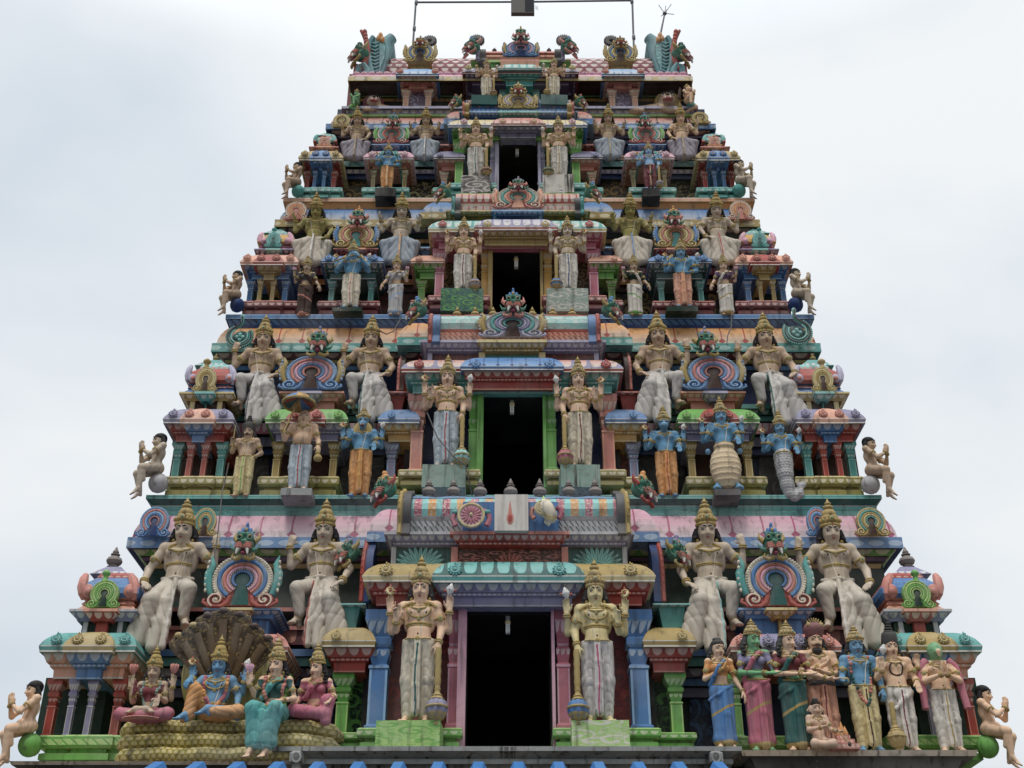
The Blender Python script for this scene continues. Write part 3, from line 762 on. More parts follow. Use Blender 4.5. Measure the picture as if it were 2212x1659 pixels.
def arch(parent, x0, x1, py0, py1, Y, cols, rot=0, name='arch_ornament', **kw):
    k = (cols, tuple(sorted(kw.items())))
    if k not in ARCH: ARCH[k] = arch_mesh(*cols, **kw)
    p = at((x0 + x1) / 2, (py0 + py1) / 2, Y); w_ = (at(x1, (py0 + py1) / 2, Y).x - at(x0, (py0 + py1) / 2, Y).x) / 2
    wx = 1.22 if kw.get('foot', True) else (1.25 if kw.get('side') else 1.0)
    h_ = (at(x0, py0, Y).z - at(x0, py1, Y).z) / 2
    T = Matrix.Translation(p) @ Matrix.Rotation(rot, 4, 'Z') @ Matrix.Diagonal((w_ / wx, w_ * .8, h_ / 1.02, 1))
    return inst(name, ARCH[k], parent, T)

def lion_mask(c):
    """grotesque lion face: bulging eyes, snout, fangs, ears, flaming crest"""
    face, mouth, crest, ear = c
    m = MB(); f = Field()
    f.ell((0, 0, .1), (.55, .5, .5), .1); f.ell((0, -.3, -.2), (.4, .4, .3), .12); f.ell((0, -.55, -.05), (.18, .2, .15), .08)
    for q in (-1, 1): f.ell((q * .3, -.38, .3), .22, .06); f.ell((q * .24, -.5, -.22), (.22, .22, .2), .08); f.ell((q * .1, -.72, -.02), .09, .04); f.cone((q * .1, -.5, .45), (q * .5, -.3, .62), .1, .06, .08)
    V, Q = f.mesh(.045)
    m.add([tuple(v) for v in V], [tuple(q) for q in Q], P(face))
    for q in (-1, 1):
        m.ell((q * .31, -.52, .3), (.13, .1, .13), P('lgold', 1.0), None, 10, 8); m.ell((q * .32, -.585, .28), (.095, .06, .095), P('black', .5), None, 8, 6); m.tube([(q * .31 + .16 * math.cos(a), -.55, .3 + .16 * math.sin(a)) for a in np.linspace(0, 6.283, 13)[:-1]], .05, P(face), 6, True)
        m.tube([(q * x, -.5, z) for x, z in ((.08, .42), (.3, .53), (.52, .42))], .06, P(crest), 6)
        m.tube([(q * .26, -.66, -.34), (q * .3, -.78, -.5), (q * .36, -.8, -.74)], lambda t: .17 - .12 * t, P('lwhite', 1.0), 8)
        for k in range(3): m.tube([(q * (.3 + .04 * math.cos(a)), -.62 + .2 * math.cos(a) * .4, -.1 - .13 * k + 0.0) if False else (q * .26 + .24 * math.cos(a), -.56 - .06 * k - .2 * math.sin(a), -.12 - .12 * k) for a in np.linspace(0, 6.28, 11)[:-1]], .05, P(mouth), 5, True)
        m.tube([(q * .5, -.1, .2), (q * .78, .0, .42), (q * .72, .05, .75)], lambda t: .2 - .17 * t, P(ear), 8)
        m.tube([(q * .5, -.3, -.35), (q * .8, -.25, -.25), (q * .95, -.2, .05)], lambda t: .13 - .11 * t, P(face), 8)
        m.tube([(q * .1, -.5, -.8), (q * .45, -.5, -.92), (q * .7, -.4, -.75), (q * .6, -.4, -.6)], lambda t: .13 - .06 * t, P(ear), 8)
    m.ell((0, -.48, -.5), (.2, .16, .16), P('maroon'), None, 10, 8); m.ell((0, -.62, -.62), (.16, .16, .06), P('dpink'), None, 8, 6)
    for k, (x, z, r) in enumerate(((0, .75, .2), (-.22, .66, .16), (.22, .66, .16), (0, 1.0, .13))): m.ell((x, -.22, z), (r * .8, .18, r * 1.4), P(crest), Matrix.Rotation(x * .9, 4, 'Y'), 8, 6)
    m.ell((0, -.36, .72), (.09, .1, .13), P('gold'), None, 8, 6)
    return m.mesh('lion_mask', 60)
LION = {}
def lion(parent, x0, x1, py0, py1, Y, cols=('mteal', 'lred', 'blue', 'gold'), rot=0, name='lion_mask'):
    if cols not in LION: LION[cols] = lion_mask(cols)
    p = at((x0 + x1) / 2, (py0 + py1) / 2, Y); w_ = (at(x1, py1, Y).x - at(x0, py1, Y).x); h_ = at(x0, py0, Y).z - at(x0, py1, Y).z
    k = h_ / 2.1
    T = Matrix.Translation(p) @ Matrix.Rotation(rot, 4, 'Z') @ Matrix.Diagonal((max(w_ / 1.9, k * .8) if not rot else k, k, k, 1)) @ Matrix.Translation((0, .2, -.1))
    return inst(name, LION[cols], parent, T)

FIN = {}
def finial(parent, px, pt, pb, Y, c, name='finial', fat=1.0):
    if c not in FIN:
        m = MB(); m.lathe([(.3, 0), (.34, .04), (.2, .1), (.2, .14), (.36, .2), (.42, .32), (.36, .45), (.2, .54), (.15, .58), (.24, .61), (.24, .65), (.14, .69), (.17, .75), (.1, .86), (.03, 1.0)], P(c), None, 14)
        FIN[c] = m.mesh('finial', 50)
    b = at(px, pb, Y); h_ = at(px, pt, Y).z - b.z
    return inst(name, FIN[c], parent, Matrix.Translation(b) @ Matrix.Diagonal((h_ * fat, h_ * fat, h_, 1)))

def gable_plate(name, parent, px, py0, py1, Y0, Y1, wpx, cbody, cedge, side):
    """upright horseshoe end of a barrel roof, seen edge-on: plate with a beaded outer rim and a prow-like tip"""
    yc = (Y0 + Y1) / 2; a, b = at(px, py0, Y0), at(px, py1, Y0); H = a.z - b.z; x0 = b.x; wd = (at(px + wpx, py1, Y0).x - x0); D = (Y1 - Y0) / 2
    m = MB(); pl = []
    for t in np.linspace(0, 1, 22):
        an = -.7 + t * (math.pi + 1.4); rr = 1 + (.22 if abs(t - .5) < .06 else 0)
        pl.append((yc - D * math.cos(an) * 1.02, b.z + H * (.46 + .54 * math.sin(an) * rr)))
    pl[0] = (yc - D * .95, b.z); pl[-1] = (yc + D * .95, b.z)
    xa, xb = (x0 + wd * .25, x0 + wd) if side < 0 else (x0 - wd, x0 - wd * .25)
    m.grid([[(xa, y, z) for y, z in pl], [(xb, y, z) for y, z in pl]], P(cbody), True); m.face([(xa, y, z) for y, z in pl], P(cbody)); m.face([(xb, y, z) for y, z in reversed(pl)], P(cbody))
    xo = xa if side < 0 else xb; q = -1 if side < 0 else 1
    m.tube([(xo + q * wd * .12, y, z) for y, z in pl], wd * .22, P(cedge), 6)
    for i, (y, z) in enumerate(pl[1:-1]): m.ell((xo + q * wd * .2, y - .02, z), wd * .13, P(cedge), None, 6, 4)
    m.tube([(xo + q * wd * .1, yc + D * .62 * math.cos(t), b.z + H * (.44 + .3 * math.sin(t))) for t in np.linspace(-.6, 3.74, 16)], wd * .2, P('red'), 6)
    return m.build(name, parent)

def panel(mb, x0, x1, pt, pb, Y, mat, scale=1.0):
    a, b, c, d = at(x0, pb, Y), at(x1, pb, Y), at(x1, pt, Y), at(x0, pt, Y)
    mb.face([a, b, c, d], mat, [(p.x * scale, p.z * scale) for p in (a, b, c, d)])
# ------------------------------------------------------------------ the tower
tower = tag(empty('temple_tower', (0, 16, 0)), 'tall stepped temple gateway tower of five painted storeys crowded with sculpture', 'tower')
bpy.context.view_layer.update()
class Tow:
    pass
def tpart(mb, name, parent=None, smooth=40):
    o = mb.build(name, parent or tower, smooth)
    if parent is None: o.matrix_parent_inverse = tower.matrix_world.inverted()
    return o
YP = [14.0, 15.1, 15.95, 16.55, 17.05]
YW = [15.12, 16.0, 16.7, 17.2, 17.7]
inv = Matrix.Translation((0, -16, 0))
DK = P('dark', .6)

def lerp(a, b, t): return a + (b - a) * t
def archi(mb, x0, x1, Y, dep, pt, pb, out, c, cl, p=.13, thin=None):
    """three-stepped architrave: scalloped roll, beaded fillet, plain beam"""
    h = pb - pt
    blk(mb, x0, x1, Y, dep, [(pt, out, P(cl)), (pt + h * .06, out, PAT('scallop', c, cl, p)), (pt + h * .40, out * .72, P(c)), (pt + h * .44, out * .52, PAT('bead', c, cl, p * .4)),
                             (pt + h * .56, out * .52, P(c)), (pt + h * .62, out * .3, P(thin or c)), (pt + h * .94, out * .26, P(cl)), (pb, out * .26, P(c)), (pb + .6, 0, P(c))])

def base_mould(mb, x0, x1, Y, dep, pt, pb, out, c, cl, p=.12, pat='scallop'):
    h = pb - pt
    blk(mb, x0, x1, Y, dep, [(pt, out * .8, P(cl)), (pt + h * .06, out, P(c)), (pt + h * .16, out, PAT(pat, c, cl, p)), (pt + h * .40, out * 1.0, P(c)), (pt + h * .52, out * .8, P(cl)),
                             (pt + h * .56, out * .3, P(c)), (pt + h * .72, out * .3, P(cl)), (pt + h * .76, out * .7, P(c)), (pb, out * .7, P(c))])

def pavilion(t, d, left):
    cx = d['cx']; X = (lambda x: x) if left else (lambda x: 2 * cx - x)
    def XX(a, b): return (X(a), X(b)) if left else (X(b), X(a))
    Y = YP[t]; dep = YW[t] - Y + .1; p = d['p']
    m = MB(); x0, x1 = d['x']; k0, k1 = d['cen']
    (b0, b1), (c0, c1), (a0, a1), (k_0, k_1), (n0, n1), (m0, m1), (d0, d1) = d['rows']   # base, columns, architrave, cornice, neck cornice, neck, dome
    base_mould(m, *XX(x0 + d['bi'], x1 + d.get('bo', 0)), Y, dep, b0, b1, .12, *d['base'], pat=d.get('bpat', 'scallop'))
    base_mould(m, *XX(k0 + d['bi'] * .2, k1), Y - .05, dep, b0 - 1, b1, .12, *d['base'], pat=d.get('bpat', 'scallop'))
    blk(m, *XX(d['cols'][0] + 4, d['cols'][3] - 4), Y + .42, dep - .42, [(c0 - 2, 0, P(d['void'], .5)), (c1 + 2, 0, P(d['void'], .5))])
    archi(m, *XX(x0 + 6, x1 - 3), Y, dep, a0, a1, .17, *d['arc'][0], p=p)
    archi(m, *XX(k0 + 4, k1 - 4), Y - .07, dep, a0, a1 + 1, .17, *d['arc'][1], p=p)
    kap(m, *XX(x0, x1), Y, dep, k_0, k_1, .24, P(d['kap'][0]), P(d['kap'][0]), P(d['kap'][0]))
    kap(m, *XX(k0, k1), Y - .07, dep, k_0 - 1.5, k_1 + .5, .24, P(d['kap'][1]), P(d['kap'][1]), P(d['kap'][1]))
    nx0, nx1 = d['nx']; q0, q1 = d['ncen']
    blk(m, *XX(nx0, nx1), Y + .12, dep - .12, [(n0, .14, P(d['neck'][0][1])), (lerp(n0, n1, .2), .14, P(d['neck'][0][0])), (lerp(n0, n1, .3), .12, PAT('scallop', *d['neck'][0], p * .8)), (lerp(n0, n1, .85), .06, P(d['neck'][0][0])), (n1, .05, P(d['neck'][0][0])), (n1 + .5, 0, P(d['void'])), (m1, 0, P(d['void']))])
    blk(m, *XX(q0, q1), Y + .02, dep - .12, [(n0 - 1, .12, P(d['neck'][1][1])), (lerp(n0, n1, .2), .12, P(d['neck'][1][0])), (lerp(n0, n1, .3), .10, PAT('scallop', *d['neck'][1], p * .8)), (lerp(n0, n1, .9), .04, P(d['neck'][1][0])), (n1, .03, P(d['neck'][1][0])), (n1 + .5, -.02, P(d['neck'][1][0])), (m1, -.02, P(d['neck'][1][0]))])
    iw = 36 * d['br'] / 11
    for s_ in (nx0 + iw, nx1 - iw): blk(m, *XX(s_ - 5, s_ + 5), Y + .09, .2, [(n1, 0, P(d['neck'][0][1])), (m1, 0, P(d['neck'][0][0]))])
    body = tpart(m, 'corner_pavilion')
    body.matrix_parent_inverse = inv
    dm = MB(); cc = [P(c) for c in d['dome']]
    dx0, dx1 = d['dx']; H = d1 - d0
    pr = [(d0, -.10, cc[0]), (d0 + H * .06, -.06, PAT('bead', d['dome'][0], d['dome'][3], p * .6)), (d0 + H * .14, -.05, cc[1]), (d0 + H * .26, .03, cc[1]), (d0 + H * .4, .08, cc[1]), (d0 + H * .56, .09, cc[1]), (d0 + H * .70, .05, cc[2]), (d0 + H * .76, .0, PAT('rope', d['dome'][2], d['dome'][3], p * .5)), (d0 + H * .86, .05, cc[2]), (d0 + H * .9, .02, cc[2]), (d1, .08, cc[3])]
    blk(dm, *XX(dx0, dx1), Y + .12, dep - .12, pr)
    for xx in XX(dx0, dx1):                   # swelling corner leaves
        s_ = 1 if xx < (X(dx0) + X(dx1)) / 2 else -1
        pts = [at(xx + s_ * a * d['br'] / 11, d0 + H * b, Y + .12 - c) for a, b, c in ((16, .06, -.06), (11, .2, .0), (8, .38, .05), (8, .58, .06), (11, .74, .02))]
        dm.tube(pts, lambda u: (.025 + .04 * math.sin(math.pi * min(.95, .1 + u * .9))) * d['br'] / 11, P(d['domec']), 8)
        dm.ell(at(xx + s_ * 20 * d['br'] / 11, d0 + H * .5, Y + .03), (.07 * d['br'] / 11, .03, .09 * d['br'] / 11), P(d['domec']), None, 10, 6); dm.ell(at(xx + s_ * 20 * d['br'] / 11, d0 + H * .5, Y + .0), (.04 * d['br'] / 11, .03, .05 * d['br'] / 11), P(d['dome'][3]), None, 8, 6)
    dome = inst('dome', dm.mesh('dome', 40), body)
    fx = X(lerp(dx0, dx1, .5)); fp = d0 - H * .12
    cap = MB(); blk(cap, *XX(lerp(dx0, dx1, .18), lerp(dx0, dx1, .82)), Y + .3, .5, [(d0 - H * .18, -.12, P(d['cap'])), (d0 - H * .05, -.02, PAT('scallop', d['cap'], 'lgrey', p * .6)), (d0 + 1, .03, P(d['cap']))])
    inst('dome_cap', cap.mesh('dome_cap', 30), body)
    finial(body, fx + (10 if left else -10), d['fin'], d0 - H * .14, Y + .55, d['finc'], fat=.85)
    px0, px1, pp0, pp1 = d['plq']
    arch(body, *XX(px0, px1), lerp(pp0, pp1, .28), pp1, Y - .02, d['plqc'], foot=True)
    pm = MB(); cx_ = X((px0 + px1) / 2); a_, b_ = at(cx_, pp0, Y), at(cx_, lerp(pp0, pp1, .3), Y); hh = a_.z - b_.z
    pm.lathe([(.16, -.1), (.3, 0), (.18, .3), (.2, .45), (.34, .6), (.34, .75), (.2, .9), (.08, 1.0)], P(d['plqc'][0]), Matrix.Translation(b_) @ Matrix.Scale(hh, 4), 10)
    inst('crest', pm.mesh('crest', 50), body)
    for x_, c_ in zip(d['bos'], (0, 1, 1, 0)): boss(body, X(x_), d['by'], Y - .26 - (.05 if c_ else 0), d['br'] * 1.3, d['bosc'][c_])
    cl = d['cols']; wpx = d['cw']
    for i, xc in enumerate(cl):
        c_ = d['colc'][0 if i in (0, 3) else 1]
        column('column', body, X(xc), wpx if i in (0, 3) else wpx * .72, c0, c1, Y + (.0 if i in (0, 3) else -.06), *c_)
    return body

PAV = [
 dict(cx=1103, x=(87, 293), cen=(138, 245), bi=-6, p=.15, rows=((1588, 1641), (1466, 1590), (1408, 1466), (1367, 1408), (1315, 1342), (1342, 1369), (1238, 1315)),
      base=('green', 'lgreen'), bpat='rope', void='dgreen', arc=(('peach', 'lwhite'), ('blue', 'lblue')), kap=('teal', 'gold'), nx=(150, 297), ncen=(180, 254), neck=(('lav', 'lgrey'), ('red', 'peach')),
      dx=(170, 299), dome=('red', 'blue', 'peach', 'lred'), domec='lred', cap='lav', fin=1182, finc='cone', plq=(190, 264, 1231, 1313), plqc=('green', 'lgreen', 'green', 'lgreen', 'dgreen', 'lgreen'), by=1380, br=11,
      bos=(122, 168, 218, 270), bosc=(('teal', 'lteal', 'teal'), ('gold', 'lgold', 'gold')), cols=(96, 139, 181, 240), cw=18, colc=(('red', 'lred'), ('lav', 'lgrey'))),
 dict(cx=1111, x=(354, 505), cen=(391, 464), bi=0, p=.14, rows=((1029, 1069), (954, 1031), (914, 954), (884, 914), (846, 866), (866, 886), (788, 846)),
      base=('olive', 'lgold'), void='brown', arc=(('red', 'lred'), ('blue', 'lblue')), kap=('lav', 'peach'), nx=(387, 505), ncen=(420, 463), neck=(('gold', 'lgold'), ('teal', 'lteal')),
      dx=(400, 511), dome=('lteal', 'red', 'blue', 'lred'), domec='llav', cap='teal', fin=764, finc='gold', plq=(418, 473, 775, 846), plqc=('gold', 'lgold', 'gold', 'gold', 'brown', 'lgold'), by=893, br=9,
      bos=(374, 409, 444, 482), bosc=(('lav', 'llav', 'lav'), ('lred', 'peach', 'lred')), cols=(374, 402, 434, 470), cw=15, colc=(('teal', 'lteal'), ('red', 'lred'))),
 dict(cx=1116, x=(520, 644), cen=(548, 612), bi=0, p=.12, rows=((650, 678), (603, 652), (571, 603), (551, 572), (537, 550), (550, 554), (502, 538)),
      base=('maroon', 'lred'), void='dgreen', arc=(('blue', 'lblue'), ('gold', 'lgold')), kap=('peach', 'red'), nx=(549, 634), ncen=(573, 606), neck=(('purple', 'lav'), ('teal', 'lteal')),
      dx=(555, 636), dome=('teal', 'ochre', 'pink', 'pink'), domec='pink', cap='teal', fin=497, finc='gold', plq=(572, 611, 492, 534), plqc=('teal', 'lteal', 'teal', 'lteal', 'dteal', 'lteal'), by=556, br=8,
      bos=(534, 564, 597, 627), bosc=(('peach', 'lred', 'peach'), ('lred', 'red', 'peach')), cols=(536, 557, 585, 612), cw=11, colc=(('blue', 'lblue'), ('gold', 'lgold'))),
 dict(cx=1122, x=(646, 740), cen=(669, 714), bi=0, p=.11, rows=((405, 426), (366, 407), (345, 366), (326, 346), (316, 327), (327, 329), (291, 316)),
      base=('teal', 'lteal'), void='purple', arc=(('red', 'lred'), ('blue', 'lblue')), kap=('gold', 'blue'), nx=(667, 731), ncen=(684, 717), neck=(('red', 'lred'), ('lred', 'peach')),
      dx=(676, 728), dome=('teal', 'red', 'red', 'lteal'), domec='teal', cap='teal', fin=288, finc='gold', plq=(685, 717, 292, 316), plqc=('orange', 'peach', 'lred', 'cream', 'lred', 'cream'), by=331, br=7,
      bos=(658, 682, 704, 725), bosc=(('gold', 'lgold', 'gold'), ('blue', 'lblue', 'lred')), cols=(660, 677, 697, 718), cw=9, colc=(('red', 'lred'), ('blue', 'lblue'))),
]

def niche(t, d, left):
    """bay with two pillars, split cornice and a great horseshoe gable under a lion face"""
    cx = d['cx']; X = (lambda x: x) if left else (lambda x: 2 * cx - x)
    def XX(a, b): return (X(a), X(b)) if left else (X(b), X(a))
    Y = YP[t] + .08; dep = YW[t] - Y + .1; p = d['p']; x0, x1 = d['x']; k0, k1 = d['cen']; m = MB()
    (b0, b1), (c0, c1), (a0, a1), (k_0, k_1), (n0, n1), (m0, m1) = d['rows']
    base_mould(m, *XX(*d['bx']), Y, dep, b0, b1, .12, *d['base'], pat=d.get('bpat', 'scallop'))
    base_mould(m, *XX(lerp(*d['bx'], .3), lerp(*d['bx'], .7)), Y - .05, dep, b0 - 1, b1, .12, *d['base'], pat=d.get('bpat', 'scallop'))
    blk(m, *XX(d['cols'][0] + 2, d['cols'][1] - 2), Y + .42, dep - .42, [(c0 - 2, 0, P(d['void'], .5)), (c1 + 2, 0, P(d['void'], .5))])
    archi(m, *XX(x0 + 4, x1 - 2), Y, dep, a0, a1, .16, *d['arc'], p=p)
    kap(m, *XX(x0, x1), Y, dep, k_0, k_1, .22, P(d['kap'][0]))
    kap(m, *XX(k0, k1), Y - .06, dep, k_0 - 1, k_1, .22, P(d['kap'][1]))
    nx0, nx1 = d['nx']; q0, q1 = d['ncen']
    blk(m, *XX(nx0, nx1), Y + .12, dep - .12, [(n0, .15, P(d['neck'][0][1])), (lerp(n0, n1, .18), .15, P(d['neck'][0][0])), (lerp(n0, n1, .28), .12, PAT('scallop', *d['neck'][0], p * .7)), (lerp(n0, n1, .7), .06, P(d['neck'][0][0])), (n1, .05, P(d['neck'][0][1])), (n1 + .5, 0, P(d['neck'][0][0])), (m1, 0, P(d['neck'][0][0]))])
    blk(m, *XX(q0, q1), Y + .02, dep - .02, [(n0 - 1, .14, P(d['neck'][1][1])), (lerp(n0, n1, .2), .14, P(d['neck'][1][0])), (lerp(n0, n1, .3), .11, PAT('scallop', *d['neck'][1], p * .7)), (lerp(n0, n1, .8), .05, P(d['neck'][1][0])), (n1, .04, P(d['neck'][1][0])), (n1 + .5, -.03, P(d['neck'][1][0])), (m1, -.03, P(d['neck'][1][0]))])
    body = tpart(m, 'niche_bay'); body.matrix_parent_inverse = inv
    for xc in d['cols']: column('column', body, X(xc), d['cw'], c0, c1, Y, *d['colc'])
    for x_, c_ in zip(d['bos'], (0, 1, 1, 0)): boss(body, X(x_), d['by'], Y - .25 - (.05 if c_ else 0), d['br'] * 1.25, d['bosc'][c_])
    a = d['arch']; arch(body, *XX(a[0], a[1]), a[2], a[3], Y + .02, d['archc'], side=d['archs'])
    l_ = d['lion']; lion(body, *XX(l_[0], l_[1]), l_[2], l_[3], Y - .08, d.get('lionc', ('mteal', 'lred', 'blue', 'gold')))
    return body

NIC = [
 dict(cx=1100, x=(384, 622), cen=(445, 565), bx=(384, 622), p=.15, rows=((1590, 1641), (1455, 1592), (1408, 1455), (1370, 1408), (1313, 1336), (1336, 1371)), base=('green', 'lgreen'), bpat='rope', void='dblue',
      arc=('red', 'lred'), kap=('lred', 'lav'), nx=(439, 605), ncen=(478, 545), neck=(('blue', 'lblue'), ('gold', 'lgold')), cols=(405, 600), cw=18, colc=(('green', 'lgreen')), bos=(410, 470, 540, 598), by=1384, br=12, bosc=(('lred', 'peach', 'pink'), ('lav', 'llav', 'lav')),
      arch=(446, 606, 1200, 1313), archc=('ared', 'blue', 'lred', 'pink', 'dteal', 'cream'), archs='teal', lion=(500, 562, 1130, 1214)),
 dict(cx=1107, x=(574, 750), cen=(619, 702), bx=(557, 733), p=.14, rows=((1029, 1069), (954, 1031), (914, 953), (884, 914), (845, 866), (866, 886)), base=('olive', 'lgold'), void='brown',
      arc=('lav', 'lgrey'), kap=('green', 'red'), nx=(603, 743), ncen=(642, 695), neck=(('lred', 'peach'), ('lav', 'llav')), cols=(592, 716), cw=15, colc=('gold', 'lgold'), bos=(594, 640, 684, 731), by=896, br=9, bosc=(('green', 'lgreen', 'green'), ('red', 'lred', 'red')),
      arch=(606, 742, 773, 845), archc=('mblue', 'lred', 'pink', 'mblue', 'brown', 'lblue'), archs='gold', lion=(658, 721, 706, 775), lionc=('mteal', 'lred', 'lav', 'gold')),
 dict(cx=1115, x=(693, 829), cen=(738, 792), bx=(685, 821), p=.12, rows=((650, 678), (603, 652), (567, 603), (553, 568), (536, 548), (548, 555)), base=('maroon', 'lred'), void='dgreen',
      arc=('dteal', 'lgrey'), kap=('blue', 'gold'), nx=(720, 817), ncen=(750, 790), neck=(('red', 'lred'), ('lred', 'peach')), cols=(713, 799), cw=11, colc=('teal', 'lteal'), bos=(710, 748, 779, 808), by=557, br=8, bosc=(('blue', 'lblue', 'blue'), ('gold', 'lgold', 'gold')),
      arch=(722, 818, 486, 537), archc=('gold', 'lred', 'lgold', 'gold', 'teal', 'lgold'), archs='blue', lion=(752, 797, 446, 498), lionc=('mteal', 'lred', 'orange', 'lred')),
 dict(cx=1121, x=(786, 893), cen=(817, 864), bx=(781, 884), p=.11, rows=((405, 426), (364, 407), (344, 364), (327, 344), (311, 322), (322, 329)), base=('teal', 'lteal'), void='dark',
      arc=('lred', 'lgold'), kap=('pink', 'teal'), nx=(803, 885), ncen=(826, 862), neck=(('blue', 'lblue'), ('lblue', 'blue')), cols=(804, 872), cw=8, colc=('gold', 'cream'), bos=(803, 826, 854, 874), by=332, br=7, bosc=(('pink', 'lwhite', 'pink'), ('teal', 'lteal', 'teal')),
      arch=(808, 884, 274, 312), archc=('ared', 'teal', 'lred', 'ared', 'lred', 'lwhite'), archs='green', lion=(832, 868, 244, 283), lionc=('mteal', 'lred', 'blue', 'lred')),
]

def sidebay(t, d, left):
    """narrow bay between the great gable and the porch"""
    cx = d['cx']; X = (lambda x: x) if left else (lambda x: 2 * cx - x)
    def XX(a, b): return (X(a), X(b)) if left else (X(b), X(a))
    Y = YP[t] + .1; dep = YW[t] - Y + .1; x0, x1 = d['x']; (c0, c1), (a0, a1), (k_0, k_1) = d['rows']; m = MB()
    archi(m, *XX(x0 + 3, x1 + 20), Y, dep, a0, a1, .16, *d['arc'], p=d['p'])
    kap(m, *XX(x0, x1 + 20), Y, dep, k_0, k_1, .22, P(d['kap']))
    base_mould(m, *XX(x0 - 2, x1 + 16), Y, dep, d['b'][0], d['b'][1], .12, *d['base'])
    pa, pb = XX(lerp(x0, x1, .5), x1 + 6); panel(m, pa, pb, c0 - 2, c1 + 2, Y + .4, PAT('scroll', *d['pan'], d['p'] * 1.9))
    tp, tq = XX(x0 + 8, x1); blk(m, tp, tq, Y + .15, dep - .15, [(d['up'][0], .12, P(d['upc'][1])), (d['up'][0] + 3, .12, PAT('scallop', *d['upc'], .12)), (d['up'][0] + 9, .04, P(d['upc'][0])), (k_0, .0, P(d['upc'][0]))])
    body = tpart(m, 'side_bay'); body.matrix_parent_inverse = inv
    column('column', body, X(d['col']), d['cw'], c0, c1, Y, *d['colc'])
    boss(body, X(d['bos']), lerp(k_0, k_1, .42), Y - .26, d['br'], d['bosc'])
    return body
SID = [
 dict(cx=1100, x=(697, 790), p=.15, rows=((1452, 1586), (1397, 1452), (1356, 1397)), arc=('red', 'lred'), kap='gold', b=(1582, 1613), base=('green', 'lgreen'), pan=('dgreen', 'green'), col=733, cw=26, colc=('green', 'lgreen'), bos=726, br=13, bosc=('gold', 'lgold', 'gold'), up=(1303, 1330), upc=('teal', 'lteal')),
 dict(cx=1107, x=(818, 886), p=.14, rows=((954, 1033), (914, 954), (885, 914)), arc=('ochre', 'lgold'), kap='blue', b=(1030, 1067), base=('olive', 'lgold'), pan=('brown', 'red'), col=842, cw=18, colc=('lav', 'lblue'), bos=846, br=10, bosc=('blue', 'lblue', 'blue'), up=(845, 870), upc=('red', 'lred')),
 dict(cx=1116, x=(888, 940), p=.12, rows=((602, 650), (567, 602), (552, 568)), arc=('green', 'lgreen'), kap='peach', b=(648, 676), base=('maroon', 'lred'), pan=('dgreen', 'dteal'), col=909, cw=14, colc=('green', 'lgreen'), bos=905, br=9, bosc=('peach', 'lred', 'cream'), up=(533, 550), upc=('blue', 'lblue')),
 dict(cx=1119, x=(937, 984), p=.11, rows=((368, 410), (343, 368), (327, 343)), arc=('lred', 'peach'), kap='lav', b=(405, 425), base=('teal', 'lteal'), pan=('dark', 'gold'), col=958, cw=12, colc=('peach', 'cream'), bos=951, br=8, bosc=('lav', 'llav', 'blue'), up=(311, 325), upc=('red', 'lred')),
]

